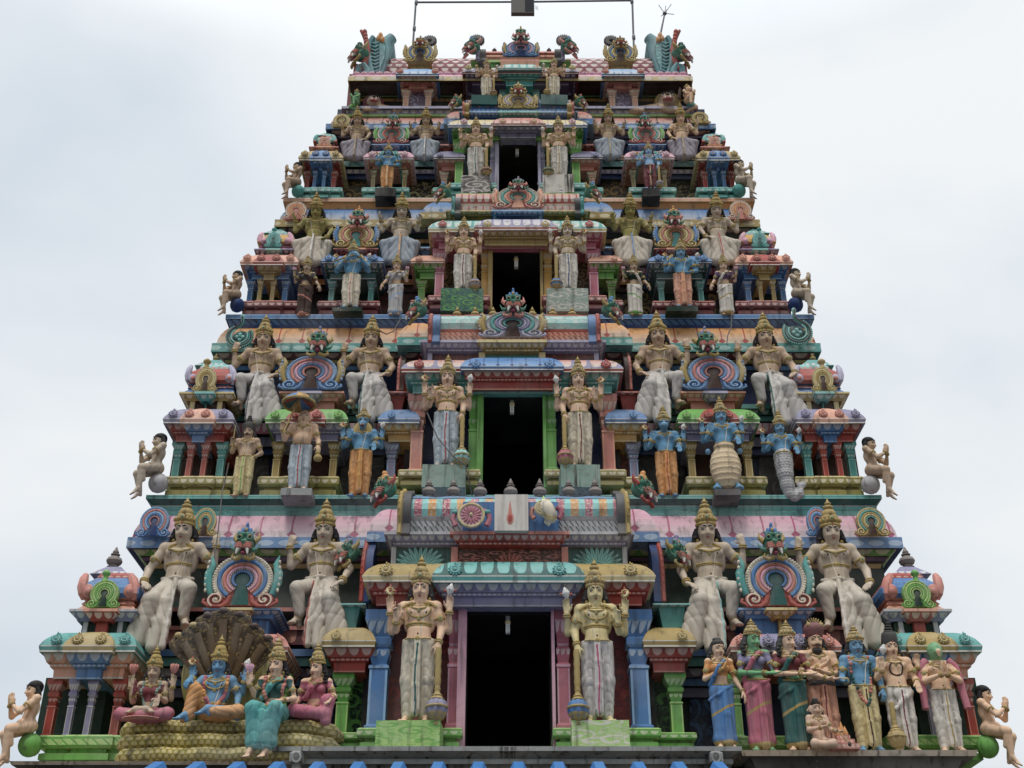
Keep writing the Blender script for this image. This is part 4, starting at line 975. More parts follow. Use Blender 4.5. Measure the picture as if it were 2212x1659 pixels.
def porch(t, d):
    """central projecting bay: pilasters, door frame, split cornice, panelled neck and barrel roof with lion-headed gables and finials"""
    Y = YP[t] - .06; dep = YW[t] - Y + .1; m = MB(); cxd = d['cx']; x0, x1 = d['x']; c0_, c1_ = d['cen']; Mr = lambda x: 2 * cxd - x
    (b0, b1), (p0, p1), (a0, a1), (ca0, ca1), (k0, k1), (ck0, ck1), (n0, n1), (g0, g1) = d['rows']      # base, pilaster, side beam, mid beam, cornice, mid cornice, neck, roof cornice
    for s in (0, 1):
        xx = (x0 + d['bo'], d['door'][0] - 4) if s == 0 else (d['door'][1] + 4, x1 - d['bo'])
        base_mould(m, *xx, Y, dep, b0, b1, .12, *d['base'])
        q = (d['pil'] + 8, d['door'][0] - 12); q = q if s == 0 else (Mr(q[1]), Mr(q[0]))
        panel(m, *q, p0 - 2, p1 + 2, Y + .38, d['pan'])
        blk(m, *((x0 + 14, d['door'][0] - 8) if s == 0 else (d['door'][1] + 8, x1 - 14)), Y + .4, dep - .4, [(a0, 0, P('dark')), (b1, 0, P('dark'))])
    dm = YW[t] - Y + .1
    archi(m, x0 + 4, x1 - 4, Y, dm, a0, a1, .18, *d['arc'][0], p=d['p'])
    archi(m, c0_ + 3, c1_ - 3, Y - .08, dm, ca0, ca1, .18, *d['arc'][1], p=d['p'])
    kap(m, x0, x1, Y, dm, k0, k1, .26, d['kap'][0], P(d['kapl'][0]), P(d['kapl'][0]))
    kap(m, c0_, c1_, Y - .08, dm, ck0, ck1, .26, d['kap'][1], P(d['kapl'][1]), P(d['kapl'][1]))
    body = tpart(m, 'central_porch'); body.matrix_parent_inverse = inv
    nm = MB(); nx0, nx1 = d['nx']; q0, q1 = d['ncen']; Yn = Y + .14
    blk(nm, nx0 + 8, nx1 - 8, Yn, dm - .14, [(n0 - 1, 0, d['npan'][0]), (n1 + 4, 0, d['npan'][0])])
    blk(nm, q0 + 6, q1 - 6, Yn - .05, dm - .14, [(n0 - 1, 0, d['npan'][1]), (n1 + 4, 0, d['npan'][1])])
    for x_ in (nx0 + 9, nx1 - 9): blk(nm, x_ - 5, x_ + 5, Yn - .04, .2, [(n0, 0, P(d['nc'][0][1])), (n1 + 4, 0, P(d['nc'][0][0]))])
    for x_ in (q0 + 10, q1 - 10): blk(nm, x_ - 7, x_ + 7, Yn - .09, .2, [(n0, 0, P(d['nc'][1][1])), (n1 + 4, 0, P(d['nc'][1][0]))])
    for (xa, xb, o, c, e) in ((nx0 - 12, nx1 + 12, 0, d['nc'][0], 0), (q0, q1, .07, d['nc'][1], 1)):
        blk(nm, xa, xb, Yn - o, dm - .14, [(g0 - e, .2, P(c[1])), (lerp(g0, g1, .18), .2, P(c[0])), (lerp(g0, g1, .24), .17, PAT('scallop', *c, d['p'] * .7)), (lerp(g0, g1, .62), .12, P(c[0])), (lerp(g0, g1, .68), .09, PAT('bead', *c, d['p'] * .4)), (lerp(g0, g1, .85), .09, P(c[0])), (g1 + e, .03, P(c[0]))])
    inst('roof_neck', nm.mesh('roof_neck', 0), body)
    # barrel roof, a ribbed vault along x
    r0, r1 = d['rx']; top, mid, bot = d['ry']; rm = MB(); pr = []
    ya = Yn - .12; X0, X1 = at(r0, mid, ya).x, at(r1, mid, ya).x; zb = at(CX, bot, ya - .06).z; zm = at(CX, mid, ya).z; zt = at(CX, top, ya + .14).z
    rows = [(ya - .05, zb), (ya - .07, lerp(zb, zm, .3)), (ya, lerp(zb, zm, .42)), (ya - .02, lerp(zb, zm, .7)), (ya + .05, lerp(zb, zm, .8)), (ya, zm), (ya - .03, lerp(zm, zt, .3)), (ya - .01, lerp(zm, zt, .6)), (ya + .05, lerp(zm, zt, .88)), (ya + .16, zt), (ya + .55, zt + .02), (ya + 1.2, zm)]
    va = [0, .3, 0, .5, 1, 0, .35, .65, .9, 1, 1, 1]
    rmats = [d['rib'], P(d['ribc']), d['rib'], P(d['ribc']), P(d['ribc']), d['roof'], d['roof'], d['roof'], d['roof'], P(d['trim']), P(d['trim'])]
    for i in range(len(rows) - 1):
        (y0, z0), (y1, z1) = rows[i], rows[i + 1]
        rm.face([(X0, y0, z0), (X1, y0, z0), (X1, y1, z1), (X0, y1, z1)], rmats[i], [(X0, va[i]), (X1, va[i]), (X1, max(va[i + 1], .99 if i in (0, 2) else 0)), (X0, max(va[i + 1], .99 if i in (0, 2) else 0))])
    for xx in (X0, X1): rm.face([(xx, y, z) for y, z in rows], P(d['trim']))
    rm.tube([(lerp(X0, X1, q / 40), ya + .12, zt + .015 * abs(math.sin(q * .5))) for q in range(41)], .022, P(d['trim']), 6)
    inst('barrel_roof', rm.mesh('barrel_roof', 30), body)
    for x_ in d['fins']: finial(body, x_, d['fy'][0], d['fy'][1], ya + .2, d['finc'], fat=.78)
    ga, gb, gw = d['gab']
    for s, gx in ((-1, d['gx'][0]), (1, d['gx'][1])):
        o = gable_plate('gable_end', body, gx, ga, gb, ya - .16, ya + 1.0, gw, d['gabc'][0], d['gabc'][1], s)
    hw, hh, hy0 = d['gl']
    for s, gx in ((-1, d['gx'][0] - hw * .6), (1, d['gx'][1] + hw * .6)):
        lion(body, gx - hw / 2, gx + hw / 2, hy0, hy0 + hh, ya - .1, d.get('lionc', ('mteal', 'lred', 'blue', 'gold')), rot=R(62) * -s * -1 if False else R(58) * s)
    # pilasters, door frame
    for s in (0, 1):
        f = (lambda x: x) if s == 0 else Mr
        column('pilaster', body, f(d['pil']), d['pw'], p0, p1, Y - .02, *d['pc'], capw=1.6)
        column('pilaster', body, f(d['jam']), d['jw'], p0, p1, Y + .05, *d['jc'], capw=1.2)
    do = d['door']; fw = d['fw']
    for xa in (do[0] - fw, do[1]):
        fm = MB()
        a, b = at(xa, d['dy'][0], Y + .02), at(xa + fw, d['dy'][1], Y + .02); fm.box((min(a.x, b.x), Y + .02, at(xa, d['dy'][1], Y + .02).z), (max(a.x, b.x), Y + .2, a.z), P(d['jc'][1]))
        inst('door_frame', fm.mesh('door_frame', 0), body)
    # passage lining behind the frame: grey sides, added ceiling with shade painted in black
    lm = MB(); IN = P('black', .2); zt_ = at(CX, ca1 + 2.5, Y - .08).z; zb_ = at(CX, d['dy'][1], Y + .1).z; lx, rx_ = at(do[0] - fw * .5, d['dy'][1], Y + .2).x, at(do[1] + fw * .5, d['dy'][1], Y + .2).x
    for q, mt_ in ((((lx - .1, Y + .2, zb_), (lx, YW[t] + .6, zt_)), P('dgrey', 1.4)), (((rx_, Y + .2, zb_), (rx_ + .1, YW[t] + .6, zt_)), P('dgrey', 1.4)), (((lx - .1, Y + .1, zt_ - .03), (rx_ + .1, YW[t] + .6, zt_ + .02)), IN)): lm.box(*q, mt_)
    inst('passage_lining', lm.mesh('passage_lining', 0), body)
    for x_, c_ in d['bos']: boss(body, x_, d['by'], Y - .28 - (.06 if c_ else 0), d['br'], d['bosc'][c_])
    return body

POR = [
 dict(cx=1099, x=(785, 1414), cen=(935, 1262), bo=-14, p=.15, door=(1003, 1190), dy=(1306, 1614), rows=((1572, 1613), (1316, 1574), (1254, 1308), (1258, 1310), (1218, 1256), (1214, 1258), (1181, 1222), (1148, 1182)), base=('green', 'lgreen'), pan=PAT('scroll', 'maroon', 'red', .3),
      arc=(('red', 'lred'), ('lav', 'lgrey')), kap=(P('gold'), PAT('tongue', 'teal', 'lteal', .2, 'dteal')), kapl=('lgold', 'teal'), nx=(842, 1358), ncen=(972, 1230), npan=(P('dteal'), PAT('scroll', 'brown', 'lred', .22)), nc=(('lav', 'lgrey'), ('red', 'lred')),
      rx=(865, 1350), ry=(1079, 1115, 1149), rib=PAT('rope', 'dteal', 'lgrey', .07), ribc='lgrey', roof=PAT('stripe', 'lteal', 'orange', .36, 'rose'), trim='lblue', fins=(926, 979, 1037, 1103, 1166, 1229, 1286), fy=(1034, 1077), finc='cone', gab=(1036, 1150, 26), gx=(858, 1362), gabc=('dgrey', 'gold'), gl=(46, 74, 1018), lionc=('mteal', 'lred', 'orange', 'red'),
      pil=809, pw=40, pc=('blue', 'lblue'), jam=978, jw=28, jc=('rose', 'pink'), fw=12, bos=((834, 0), (983, 1), (1208, 1), (1362, 0)), by=1231, br=17, bosc=(('gold', 'lgold', 'gold'), ('teal', 'lteal', 'teal'))),
 dict(cx=1107, x=(868, 1345), cen=(996, 1217), bo=-8, p=.14, door=(1042, 1172), dy=(843, 1052), rows=((1014, 1047), (850, 1016), (803, 850), (798, 842), (778, 804), (773, 799), (761, 778), (734, 763)), base=('olive', 'lgold'), pan=P('dblue'),
      arc=(('teal', 'lteal'), ('red', 'peach')), kap=(PAT('tongue', 'lred', 'lwhite', .22, 'lav'), PAT('petal', 'blue', 'lblue', .2, 'navy')), kapl=('red', 'blue'), nx=(920, 1297), ncen=(1031, 1181), npan=(PAT('scroll', 'brown', 'red', .25), P('teal')), nc=(('lav', 'llav'), ('gold', 'lgold')),
      rx=(935, 1287), ry=(686, 711, 734), rib=PAT('rope', 'red', 'peach', .08), ribc='lred', roof=PAT('scroll', 'lteal', 'lwhite', .22), trim='lred', fins=(987, 1026, 1065, 1150, 1194, 1236), fy=(663, 688), finc='gold', gab=(656, 735, 24), gx=(925, 1297), gabc=('blue', 'red'), gl=(40, 56, 641),
      pil=896, pw=26, pc=('lred', 'peach'), jam=1022, jw=22, jc=('green', 'green'), fw=10, bos=((905, 0), (1028, 1), (1187, 1), (1309, 0)), by=787, br=13, bosc=(('red', 'lred', 'rose'), ('blue', 'lblue', 'blue'))),
 dict(cx=1116, x=(926, 1309), cen=(1026, 1204), bo=-2, p=.12, door=(1063, 1166), dy=(527, 668), rows=((638, 666), (537, 640), (500, 537), (496, 530), (477, 501), (474, 497), (465, 478), (454, 468)), base=('maroon', 'lred'), pan=PAT('scroll', 'dark', 'gold', .2),
      arc=(('rose', 'pink'), ('gold', 'lgold')), kap=(PAT('tongue', 'lteal', 'lwhite', .16, 'teal'), PAT('tongue', 'llav', 'lwhite', .16, 'lav')), kapl=('lgold', 'lred'), nx=(975, 1263), ncen=(1062, 1174), npan=(P('olive'), PAT('scroll', 'maroon', 'red', .16)), nc=(('gold', 'lgold'), ('blue', 'lblue')),
      rx=(984, 1252), ry=(423, 440, 457), rib=PAT('tongue', 'lwhite', 'pink', .12, 'lred'), ribc='lwhite', roof=PAT('tongue', 'lred', 'lwhite', .12, 'red'), trim='lgreen', fins=(1022, 1071, 1165, 1212), fy=(406, 427), finc='lgrey', gab=(408, 458, 18), gx=(976, 1261), gabc=('dgrey', 'teal'), gl=(32, 42, 393),
      pil=947, pw=19, pc=('rose', 'pink'), jam=1048, jw=18, jc=('ochre', 'gold'), fw=8, bos=((956, 0), (1053, 1), (1178, 1), (1273, 0)), by=484, br=11, bosc=(('lred', 'red', 'pink'), ('lgold', 'gold', 'white'))),
 dict(cx=1118, x=(968, 1268), cen=(1062, 1177), bo=2, p=.11, door=(1077, 1162), dy=(297, 418), rows=((395, 420), (300, 398), (273, 302), (270, 298), (259, 275), (255, 271), (252, 262), (240, 256)), base=('teal', 'lteal'), pan=P('dteal'),
      arc=(('green', 'lgreen'), ('lav', 'lgrey')), kap=(PAT('petal', 'lgold', 'lwhite', .16, 'lav'), PAT('petal', 'lred', 'lwhite', .16, 'red')), kapl=('blue', 'lred'), nx=(1004, 1236), ncen=(1076, 1166), npan=(P('blue'), P('dteal')), nc=(('blue', 'lblue'), ('teal', 'lteal')),
      rx=(1006, 1234), ry=(221, 232, 242), rib=PAT('bead', 'blue', 'lblue', .08), ribc='blue', roof=PAT('stripe', 'blue', 'red', .34, 'maroon'), trim='teal', fins=(1030, 1060, 1178, 1210), fy=(212, 223), finc='red', gab=(208, 243, 14), gx=(999, 1240), gabc=('gold', 'lred'), gl=(24, 32, 204), lionc=('mteal', 'lred', 'red', 'gold'),
      pil=990, pw=17, pc=('green', 'lgreen'), jam=1066, jw=15, jc=('lav', 'llav'), fw=7, bos=((1002, 0), (1086, 1), (1153, 1), (1236, 0)), by=262, br=9, bosc=(('pink', 'lwhite', 'rose'), ('peach', 'gold', 'cream'))),
]

# storey walls, eaves and floor ledges -------------------------------------------------------------
WALL = [  # left, right at the eave; floor py, ceiling py, wall paint, door, lintel py
 dict(x=(300, 1925), f=1660, c=1110, m='dgreen', door=(1003, 1190), lin=1306), dict(x=(480, 1755), f=1072, c=690, m='dblue', door=(1042, 1172), lin=843),
 dict(x=(612, 1625), f=682, c=436, m='dteal', door=(1063, 1166), lin=527), dict(x=(722, 1530), f=432, c=236, m='dblue', door=(1077, 1162), lin=297), dict(x=(752, 1496), f=240, c=160, m='maroon', door=(1085, 1160), lin=186)]
for t, d in enumerate(WALL):
    Y = YW[t]; m = MB(); zf, zc = at(CX, d['f'], Y).z, at(CX, d['c'], Y).z
    xl, xr = at(d['x'][0], lerp(d['f'], d['c'], .6), Y).x, at(d['x'][1], lerp(d['f'], d['c'], .6), Y).x; dl, dr = at(d['door'][0], d['lin'], Y).x - .1, at(d['door'][1], d['lin'], Y).x + .1
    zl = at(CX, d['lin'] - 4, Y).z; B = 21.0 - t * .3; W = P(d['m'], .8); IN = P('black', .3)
    m.box((xl, Y, zf), (dl, Y + .35, zc), W); m.box((dr, Y, zf), (xr, Y + .35, zc), W); m.box((dl, Y + .01, zl), (dr, Y + .34, zc), W)
    m.box((xl + .01, Y + .35, zf), (xl + .35, B, zc), W); m.box((xr - .35, Y + .35, zf), (xr - .01, B, zc), W); m.box((xl + .35, B - .3, zf), (xr - .35, B, zc), W)
    # chamber behind the door; black paint inside imitates the lack of light
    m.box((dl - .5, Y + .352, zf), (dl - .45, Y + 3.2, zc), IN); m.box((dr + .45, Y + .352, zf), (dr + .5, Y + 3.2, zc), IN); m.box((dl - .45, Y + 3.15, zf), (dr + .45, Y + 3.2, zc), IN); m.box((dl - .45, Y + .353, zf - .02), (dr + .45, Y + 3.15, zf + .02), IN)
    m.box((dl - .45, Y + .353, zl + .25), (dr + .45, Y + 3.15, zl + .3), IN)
    o = tpart(m, 'storey_wall', smooth=0); o.matrix_parent_inverse = inv

def eave(x0, x1, Y, rows, mats, scal, out=.3):
    m = MB(); (a, b, c) = rows
    kap(m, x0 + 10, x1 - 10, Y, 4.5, a, lerp(b, c, .1), out - .06, mats[0], mats[0], P(mats[2]), lf=.95)
    blk(m, x0, x1, Y, 4.5, [(b, out, P(mats[1])), (b + (c - b) * .15, out, PAT('bead', mats[1], mats[3], .26)), (c - 1, out, P(mats[3])), (c + .2, out - .01, P(mats[2])), (c + 3, out * .3, P(mats[2]))])
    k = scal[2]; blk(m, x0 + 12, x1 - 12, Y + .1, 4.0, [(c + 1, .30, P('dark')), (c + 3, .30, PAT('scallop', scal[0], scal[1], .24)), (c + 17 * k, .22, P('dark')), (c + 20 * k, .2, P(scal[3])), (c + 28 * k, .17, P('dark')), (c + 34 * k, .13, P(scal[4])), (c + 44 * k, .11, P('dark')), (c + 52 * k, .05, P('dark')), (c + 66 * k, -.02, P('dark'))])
    o = tpart(m, 'eave_cornice', smooth=35); o.matrix_parent_inverse = inv
    return o
eave(276, 1948, 15.12, (1112, 1160, 1184), (PAT('petal', 'pink', 'white', .42, 'dpink'), 'mblue', 'navy', 'lblue'), ('green', 'lgreen', 1.0, 'purple', 'gold'))
eave(458, 1772, 15.98, (705, 741, 760), (PAT('petal', 'orange', 'lwhite', .36, 'red'), 'teal', 'dteal', 'lteal'), ('maroon', 'lred', .9, 'gold', 'blue'))
eave(594, 1641, 16.66, (449, 474, 490), (PAT('petal', 'blue', 'lwhite', .32, 'blue'), 'gold', 'brown', 'lgold'), ('purple', 'lred', .8, 'dgreen', 'orange'))
eave(704, 1546, 17.15, (252, 267, 279), (PAT('petal', 'lred', 'lwhite', .3, 'brown'), 'blue', 'navy', 'lblue'), ('lred', 'peach', .7, 'lav', 'lav'))
def ledge(x0, x1, Y, prof, name='floor_ledge'):
    m = MB(); blk(m, x0, x1, Y, 5.0, prof); o = tpart(m, name, smooth=0); o.matrix_parent_inverse = inv; return o
ledge(316, 1904, 15.04, [(1069, .1, P('lteal')), (1071, .1, P('teal')), (1075, .1, P('lteal')), (1077, .1, P('dteal')), (1092, .02, P('lgrey')), (1094, .03, P('teal')), (1100, .03, P('lteal')), (1101, .02, PAT('scroll', 'teal', 'lteal', .3)), (1118, .0, P('teal'))])
ledge(488, 1758, 15.88, [(679, .1, P('lblue')), (681, .1, P('blue')), (687, .1, P('lblue')), (688.5, .1, P('navy')), (690, .08, PAT('rope', 'navy', 'blue', .12)), (702, .02, P('navy')), (708, .02, P('navy'))])
ledge(612, 1630, 16.55, [(427, .1, P('cream')), (429, .1, P('peach')), (434, .1, P('lgold')), (435, .1, P('orange')), (438, .06, P('orange')), (452, .0, P('red'))])
ledge(738, 1508, 17.02, [(229, .12, P('llav')), (234, .12, P('lav')), (236, .06, P('dteal')), (238, .05, PAT('scallop', 'lav', 'lgrey', .16)), (246, .03, P('lgreen')), (251, .03, P('green')), (254, 0, P('green'))])
# wings of the eaves that step forward beside each porch roof
def wing(xs, Y, rows, mats):
    for x0, x1 in xs:
        m = MB(); a, b, c = rows; kap(m, x0, x1, Y, .6, a, b, .24, mats[0], mats[0], P(mats[1]), lf=.95); blk(m, x0 - 4, x1 + 4, Y, .6, [(b, .26, P(mats[1])), (b + 2, .26, PAT('bead', mats[1], mats[2], .24)), (c, .26, P(mats[2])), (c + 1, .1, P(mats[1]))])
        o = tpart(m, 'eave_wing', smooth=35); o.matrix_parent_inverse = inv
wing(((797, 895), (1325, 1420)), 14.75, (1100, 1148, 1170), (PAT('petal', 'pink', 'white', .4, 'dpink'), 'mblue', 'lblue'))
wing(((862, 940), (1278, 1362)), 15.68, (698, 728, 745), (PAT('petal', 'orange', 'lwhite', .36, 'red'), 'teal', 'lteal'))
wing(((913, 990), (1247, 1325)), 16.4, (437, 458, 472), (PAT('petal', 'blue', 'lwhite', .3, 'blue'), 'gold', 'lgold'))
wing(((962, 1012), (1230, 1280)), 16.9, (241, 256, 268), (PAT('petal', 'lred', 'lwhite', .3, 'brown'), 'blue', 'lblue'))
# string beams on the recessed wall between the bays
def beams(t, x0, x1, rows, gap):
    for (a, b) in ((x0, gap[0]), (gap[1], x1)):
        m = MB()
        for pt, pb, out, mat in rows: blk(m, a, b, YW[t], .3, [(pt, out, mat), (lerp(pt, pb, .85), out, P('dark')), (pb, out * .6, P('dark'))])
        o = tpart(m, 'string_beam', smooth=0); o.matrix_parent_inverse = inv
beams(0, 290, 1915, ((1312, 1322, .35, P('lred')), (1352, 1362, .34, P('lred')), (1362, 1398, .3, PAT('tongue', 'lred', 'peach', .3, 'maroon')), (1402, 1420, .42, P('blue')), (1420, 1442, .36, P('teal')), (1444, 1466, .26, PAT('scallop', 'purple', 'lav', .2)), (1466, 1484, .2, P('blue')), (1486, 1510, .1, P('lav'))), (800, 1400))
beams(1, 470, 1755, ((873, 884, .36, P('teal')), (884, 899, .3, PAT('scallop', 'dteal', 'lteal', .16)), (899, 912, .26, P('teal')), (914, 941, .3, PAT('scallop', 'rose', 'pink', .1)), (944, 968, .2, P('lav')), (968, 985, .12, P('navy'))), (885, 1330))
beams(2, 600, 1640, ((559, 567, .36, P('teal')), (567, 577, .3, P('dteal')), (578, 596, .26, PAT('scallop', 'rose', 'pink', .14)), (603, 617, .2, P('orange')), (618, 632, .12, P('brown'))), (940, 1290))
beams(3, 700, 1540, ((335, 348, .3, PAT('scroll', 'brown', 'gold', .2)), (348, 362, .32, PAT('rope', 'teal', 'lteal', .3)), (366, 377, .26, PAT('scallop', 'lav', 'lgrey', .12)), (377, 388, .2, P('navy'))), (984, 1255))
pm = MB()
for a, b, c, d_, Y, mt in ((733, 800, 388, 428, YW[3] - .05, ('dark', 'ochre')), (880, 950, 388, 428, YW[3] - .05, ('dark', 'lgold')), (1290, 1365, 388, 428, YW[3] - .05, ('dark', 'ochre')), (1440, 1510, 388, 428, YW[3] - .05, ('dark', 'lgold')),
                           (640, 700, 628, 678, YW[2] - .05, ('dark', 'brown')), (820, 900, 628, 678, YW[2] - .05, ('brown', 'maroon')), (1330, 1420, 628, 678, YW[2] - .05, ('dark', 'gold')), (1530, 1600, 628, 678, YW[2] - .05, ('dark', 'gold')),
                           (480, 580, 985, 1068, YW[1] - .05, ('dark', 'dgrey')), (735, 830, 985, 1068, YW[1] - .05, ('dark', 'dgrey')), (1380, 1480, 985, 1068, YW[1] - .05, ('dark', 'dgrey')), (1640, 1720, 985, 1068, YW[1] - .05, ('dark', 'dgrey')),
                           (1490, 1560, 1505, 1620, YW[0] - .05, ('dblue', 'blue')), (650, 720, 1505, 1620, YW[0] - .05, ('dblue', 'blue'))):
    pm = MB(); panel(pm, a, b, c, d_, Y, PAT('scroll', *mt, .26 if Y > 16.5 else .34)); o = tpart(pm, 'painted_panel', smooth=0); o.matrix_parent_inverse = inv
for t in range(4):
    for left in (True, False): pavilion(t, PAV[t], left); niche(t, NIC[t], left); sidebay(t, SID[t], left)
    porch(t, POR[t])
def tset(o): o.matrix_parent_inverse = inv; return o
# gable ornaments over the eaves: corner swirls and porch crests
BL = ('blue', 'lred', 'lblue', 'blue', 'navy', 'lblue'); GO = ('gold', 'teal', 'gold', 'lgold', 'brown', 'lgold'); TE = ('teal', 'lteal', 'teal', 'brown', 'dteal', 'lteal'); OR = ('lred', 'peach', 'orange', 'peach', 'lred', 'cream'); GG = ('gold', 'lgold', 'gold', 'brown', 'gold', 'lgold')
for x0, x1, p0, p1, Y, c in ((297, 373, 1096, 1160, 14.72, BL), (415, 473, 1098, 1158, 14.72, GO), (1737, 1794, 1096, 1158, 14.72, BL), (1842, 1919, 1098, 1158, 14.72, GO),
                             (612, 668, 438, 476, 16.3, OR), (1570, 1628, 436, 476, 16.3, OR), (716, 761, 248, 276, 16.82, GG), (1489, 1534, 244, 268, 16.82, GG)):
    o = arch(tower, x0, x1, p0, p1, Y, c); tset(o)
    cm = MB(); cx_ = (x0 + x1) / 2; b_ = at(cx_, p0 + 2, Y); hh = at(cx_, p0 - (p1 - p0) * .52, Y).z - b_.z
    cm.lathe([(.24, -.1), (.34, .05), (.2, .3), (.2, .45), (.34, .62), (.34, .76), (.2, .92), (.06, 1.0)], P(c[0]), Matrix.Translation(b_) @ Matrix.Scale(hh, 4), 10); cm.ell(b_ + Vector((0, -.3 * hh, hh * .7)), hh * .14, P(c[1]), None, 8, 6)
    inst('crest', cm.mesh('crest', 50), o)
for x0, x1, p0, p1, q in ((487, 549, 680, 750, 1), (1688, 1756, 662, 744, -1)):          # open swan-neck swirls
    m = MB(); c_ = at((x0 + x1) / 2, lerp(p0, p1, .68), 15.62); r = (at(x1, p1, 15.62).x - at(x0, p1, 15.62).x) / 2 * .8
    def sp(k): return [c_ + Vector((q * r * k * x, 0, r * k * z)) for x, z in [(math.cos(a), math.sin(a)) for a in np.linspace(.55, -4.15, 30)]]
    a = sp(1.0) + [c_ + Vector((q * r * x, 0, r * z)) for x, z in ((-.1, 1.15), (.08, 1.45), (.05, 1.8), (.02, 2.1))]
    m.tube(a, lambda t: r * (.22 - .08 * t), P('teal'), 8); m.tube([p + Vector((0, -r * .18, 0)) for p in a], r * .06, P('brown'), 6)
    for p in sp(1.16)[::1]: m.ell(p + Vector((0, -.02, 0)), (r * .08, r * .1, r * .08), P('lteal'), None, 6, 4)
    m.tube([p + Vector((0, -.03, 0)) for p in sp(.72)], r * .07, P('lteal'), 6)
    for k in range(4): m.ell(c_ + Vector((r * .26 * math.cos(k * 1.571), 0, r * .26 * math.sin(k * 1.571))), (r * .17, r * .1, r * .17), P('lteal'), None, 8, 6)
    m.ell(c_ + Vector((0, -r * .1, 0)), r * .11, P('teal')); m.ell(a[-1], (r * .2, r * .14, r * .24), P('lteal'), None, 8, 6); m.ell(c_ + Vector((0, .08, 0)), (r * .9, .02, r * .9), P('dteal'), None, 16, 6)
    tset(m.build('swan_neck_ornament', tower, 50))
def crest(x0, x1, p0, p1, Y, c, lx, lc=('mteal', 'lred', 'blue', 'gold'), side='gold'):
    o = tset(arch(tower, x0, x1, p0, p1, Y, c, side=side)); l_ = lion(o, *lx, Y - .08, lc)
    l_.parent = tower; tset(l_)
crest(1035, 1179, 677, 733, 15.02, ('llav', 'teal', 'lav', 'llav', 'brown', 'lgrey'), (1083, 1134, 624, 690), ('mteal', 'lred', 'blue', 'lred'))
crest(1064, 1174, 408, 454, 15.88, ('lred', 'teal', 'peach', 'lred', 'peach', 'cream'), (1097, 1142, 382, 418), ('mteal', 'lred', 'lav', 'lred'), 'peach')
crest(1076, 1162, 205, 238, 16.5, ('gold', 'llav', 'lgold', 'gold', 'gold', 'lgold'), (1100, 1139, 178, 212), ('gold', 'red', 'lgold', 'gold'))
# small sideways gables with lion heads beside the seated giants
for x, p0, p1, Y, c, s, w_ in ((776, 1168, 1298, 14.3, ('navy', 'red'), -1, 24), (1438, 1168, 1298, 14.3, ('navy', 'red'), 1, 24), (857, 762, 842, 15.35, ('brown', 'lred'), -1, 14), (1366, 755, 840, 15.35, ('brown', 'lred'), 1, 14)):
    o = gable_plate('gable_end', tower, x, p0, p1, Y, Y + .55, w_, c[0], c[1], s); tset(o)
    if p1 > 1000: tset(lion(tower, x + s * 24 - 20, x + s * 24 + 20, p0 - 12, p0 + 62, Y + .1, ('mteal', 'lred', 'lav', 'gold'), rot=R(55) * s))
# name board, discus and conch on the lowest porch roof
m = MB(); a, b = at(1068, 1146, 13.72), at(1141, 1068, 13.72); m.box((a.x, 13.72, a.z), (b.x, 13.8, b.z), P('lwhite', .5)); c_ = at(1102, 1112, 13.72)
m.ell(c_ + Vector((0, 0, -.05)), (.045, .006, .085), P('lred')); m.ell(c_ + Vector((0, -.004, -.05)), (.025, .006, .055), P('red')); m.tube([c_ + Vector((0, .0, z)) for z in (.0, .1, .19)], lambda t: .028 - .024 * t, P('lred'), 6, flat=.25)
o = tset(m.build('emblem_board', tower, 30))
m = MB(); c_ = at(1018, 1116, 13.7); r = .152
m.lathe([(.0, .05), (r * .9, .05), (r * .95, .03), (r * .95, -.04)], P('pink'), Matrix.Translation(c_) @ Matrix.Rotation(R(90), 4, 'X'), 28)
for k in range(16):
    a = k * math.pi / 8; m.ell(c_ + Vector((math.cos(a) * r * .52, -.052, math.sin(a) * r * .52)), (r * .36, .014, r * .11), P('rose'), Matrix.Rotation(-a, 4, 'Y'), 8, 6)
m.tube([c_ + Vector((r * math.cos(a), -.05, r * math.sin(a))) for a in np.linspace(0, 6.283, 33)[:-1]], .018, P('lgold'), 6, True); m.ell(c_ + Vector((0, -.07, 0)), .022, P('lgold'))
for s in (-1, 1): m.tube([c_ + Vector((s * r * x, 0, r * z)) for x, z in ((.95, .5), (1.35, .3), (1.5, -.2), (1.25, -.8))], lambda t: .035 + .012 * math.sin(t * 9), P('rose'), 7)
for s in (-1, 1): m.ell(c_ + Vector((s * r * 1.3, -.02, r * .35)), (.045, .03, .03), P('teal')); 
m.ell(c_ + Vector((0, -.02, r * 1.1)), (.05, .03, .035), P('lred'))
tset(m.build('discus_relief', tower, 50))
m = MB(); c_ = at(1180, 1104, 13.7)
m.tube([c_ + Vector(p) for p in ((-.045, .0, .10), (-.02, -.02, .06), (.01, -.03, .0), (.05, -.02, -.07), (.045, -.02, -.13), (.01, -.02, -.17), (.04, -.02, -.195))], lambda t: .02 + .095 * math.sin(math.pi * min(.97, .2 + t * .8)) ** 1.2 * (1 - .45 * t), P('cream'), 12)
m.ell(c_ + Vector((-.05, -.02, .02)), (.10, .07, .10), P('cream'), None, 16, 10)
for rr in (.085, .055, .028): m.tube([c_ + Vector((-.055 + rr * math.cos(a_), -.075 - (.085 - rr) * .3, .02 + rr * math.sin(a_))) for a_ in np.linspace(0, 6.283, 17)[:-1]], .008, P('lgold'), 5, True)
for k in range(6): m.tube([c_ + Vector((.0 + .075 * math.cos(a_) + .012 * k, -.05 - .05 * math.sin(a_), -.05 - .02 * k)) for a_ in np.linspace(.2, 2.9, 8)], .006, P('lgold'), 5)
m.lathe([(.05, 0), (.04, .03), (.02, .06), (.004, .1)], P('lgreen'), Matrix.Translation(c_ + Vector((-.03, 0, .11))), 10)
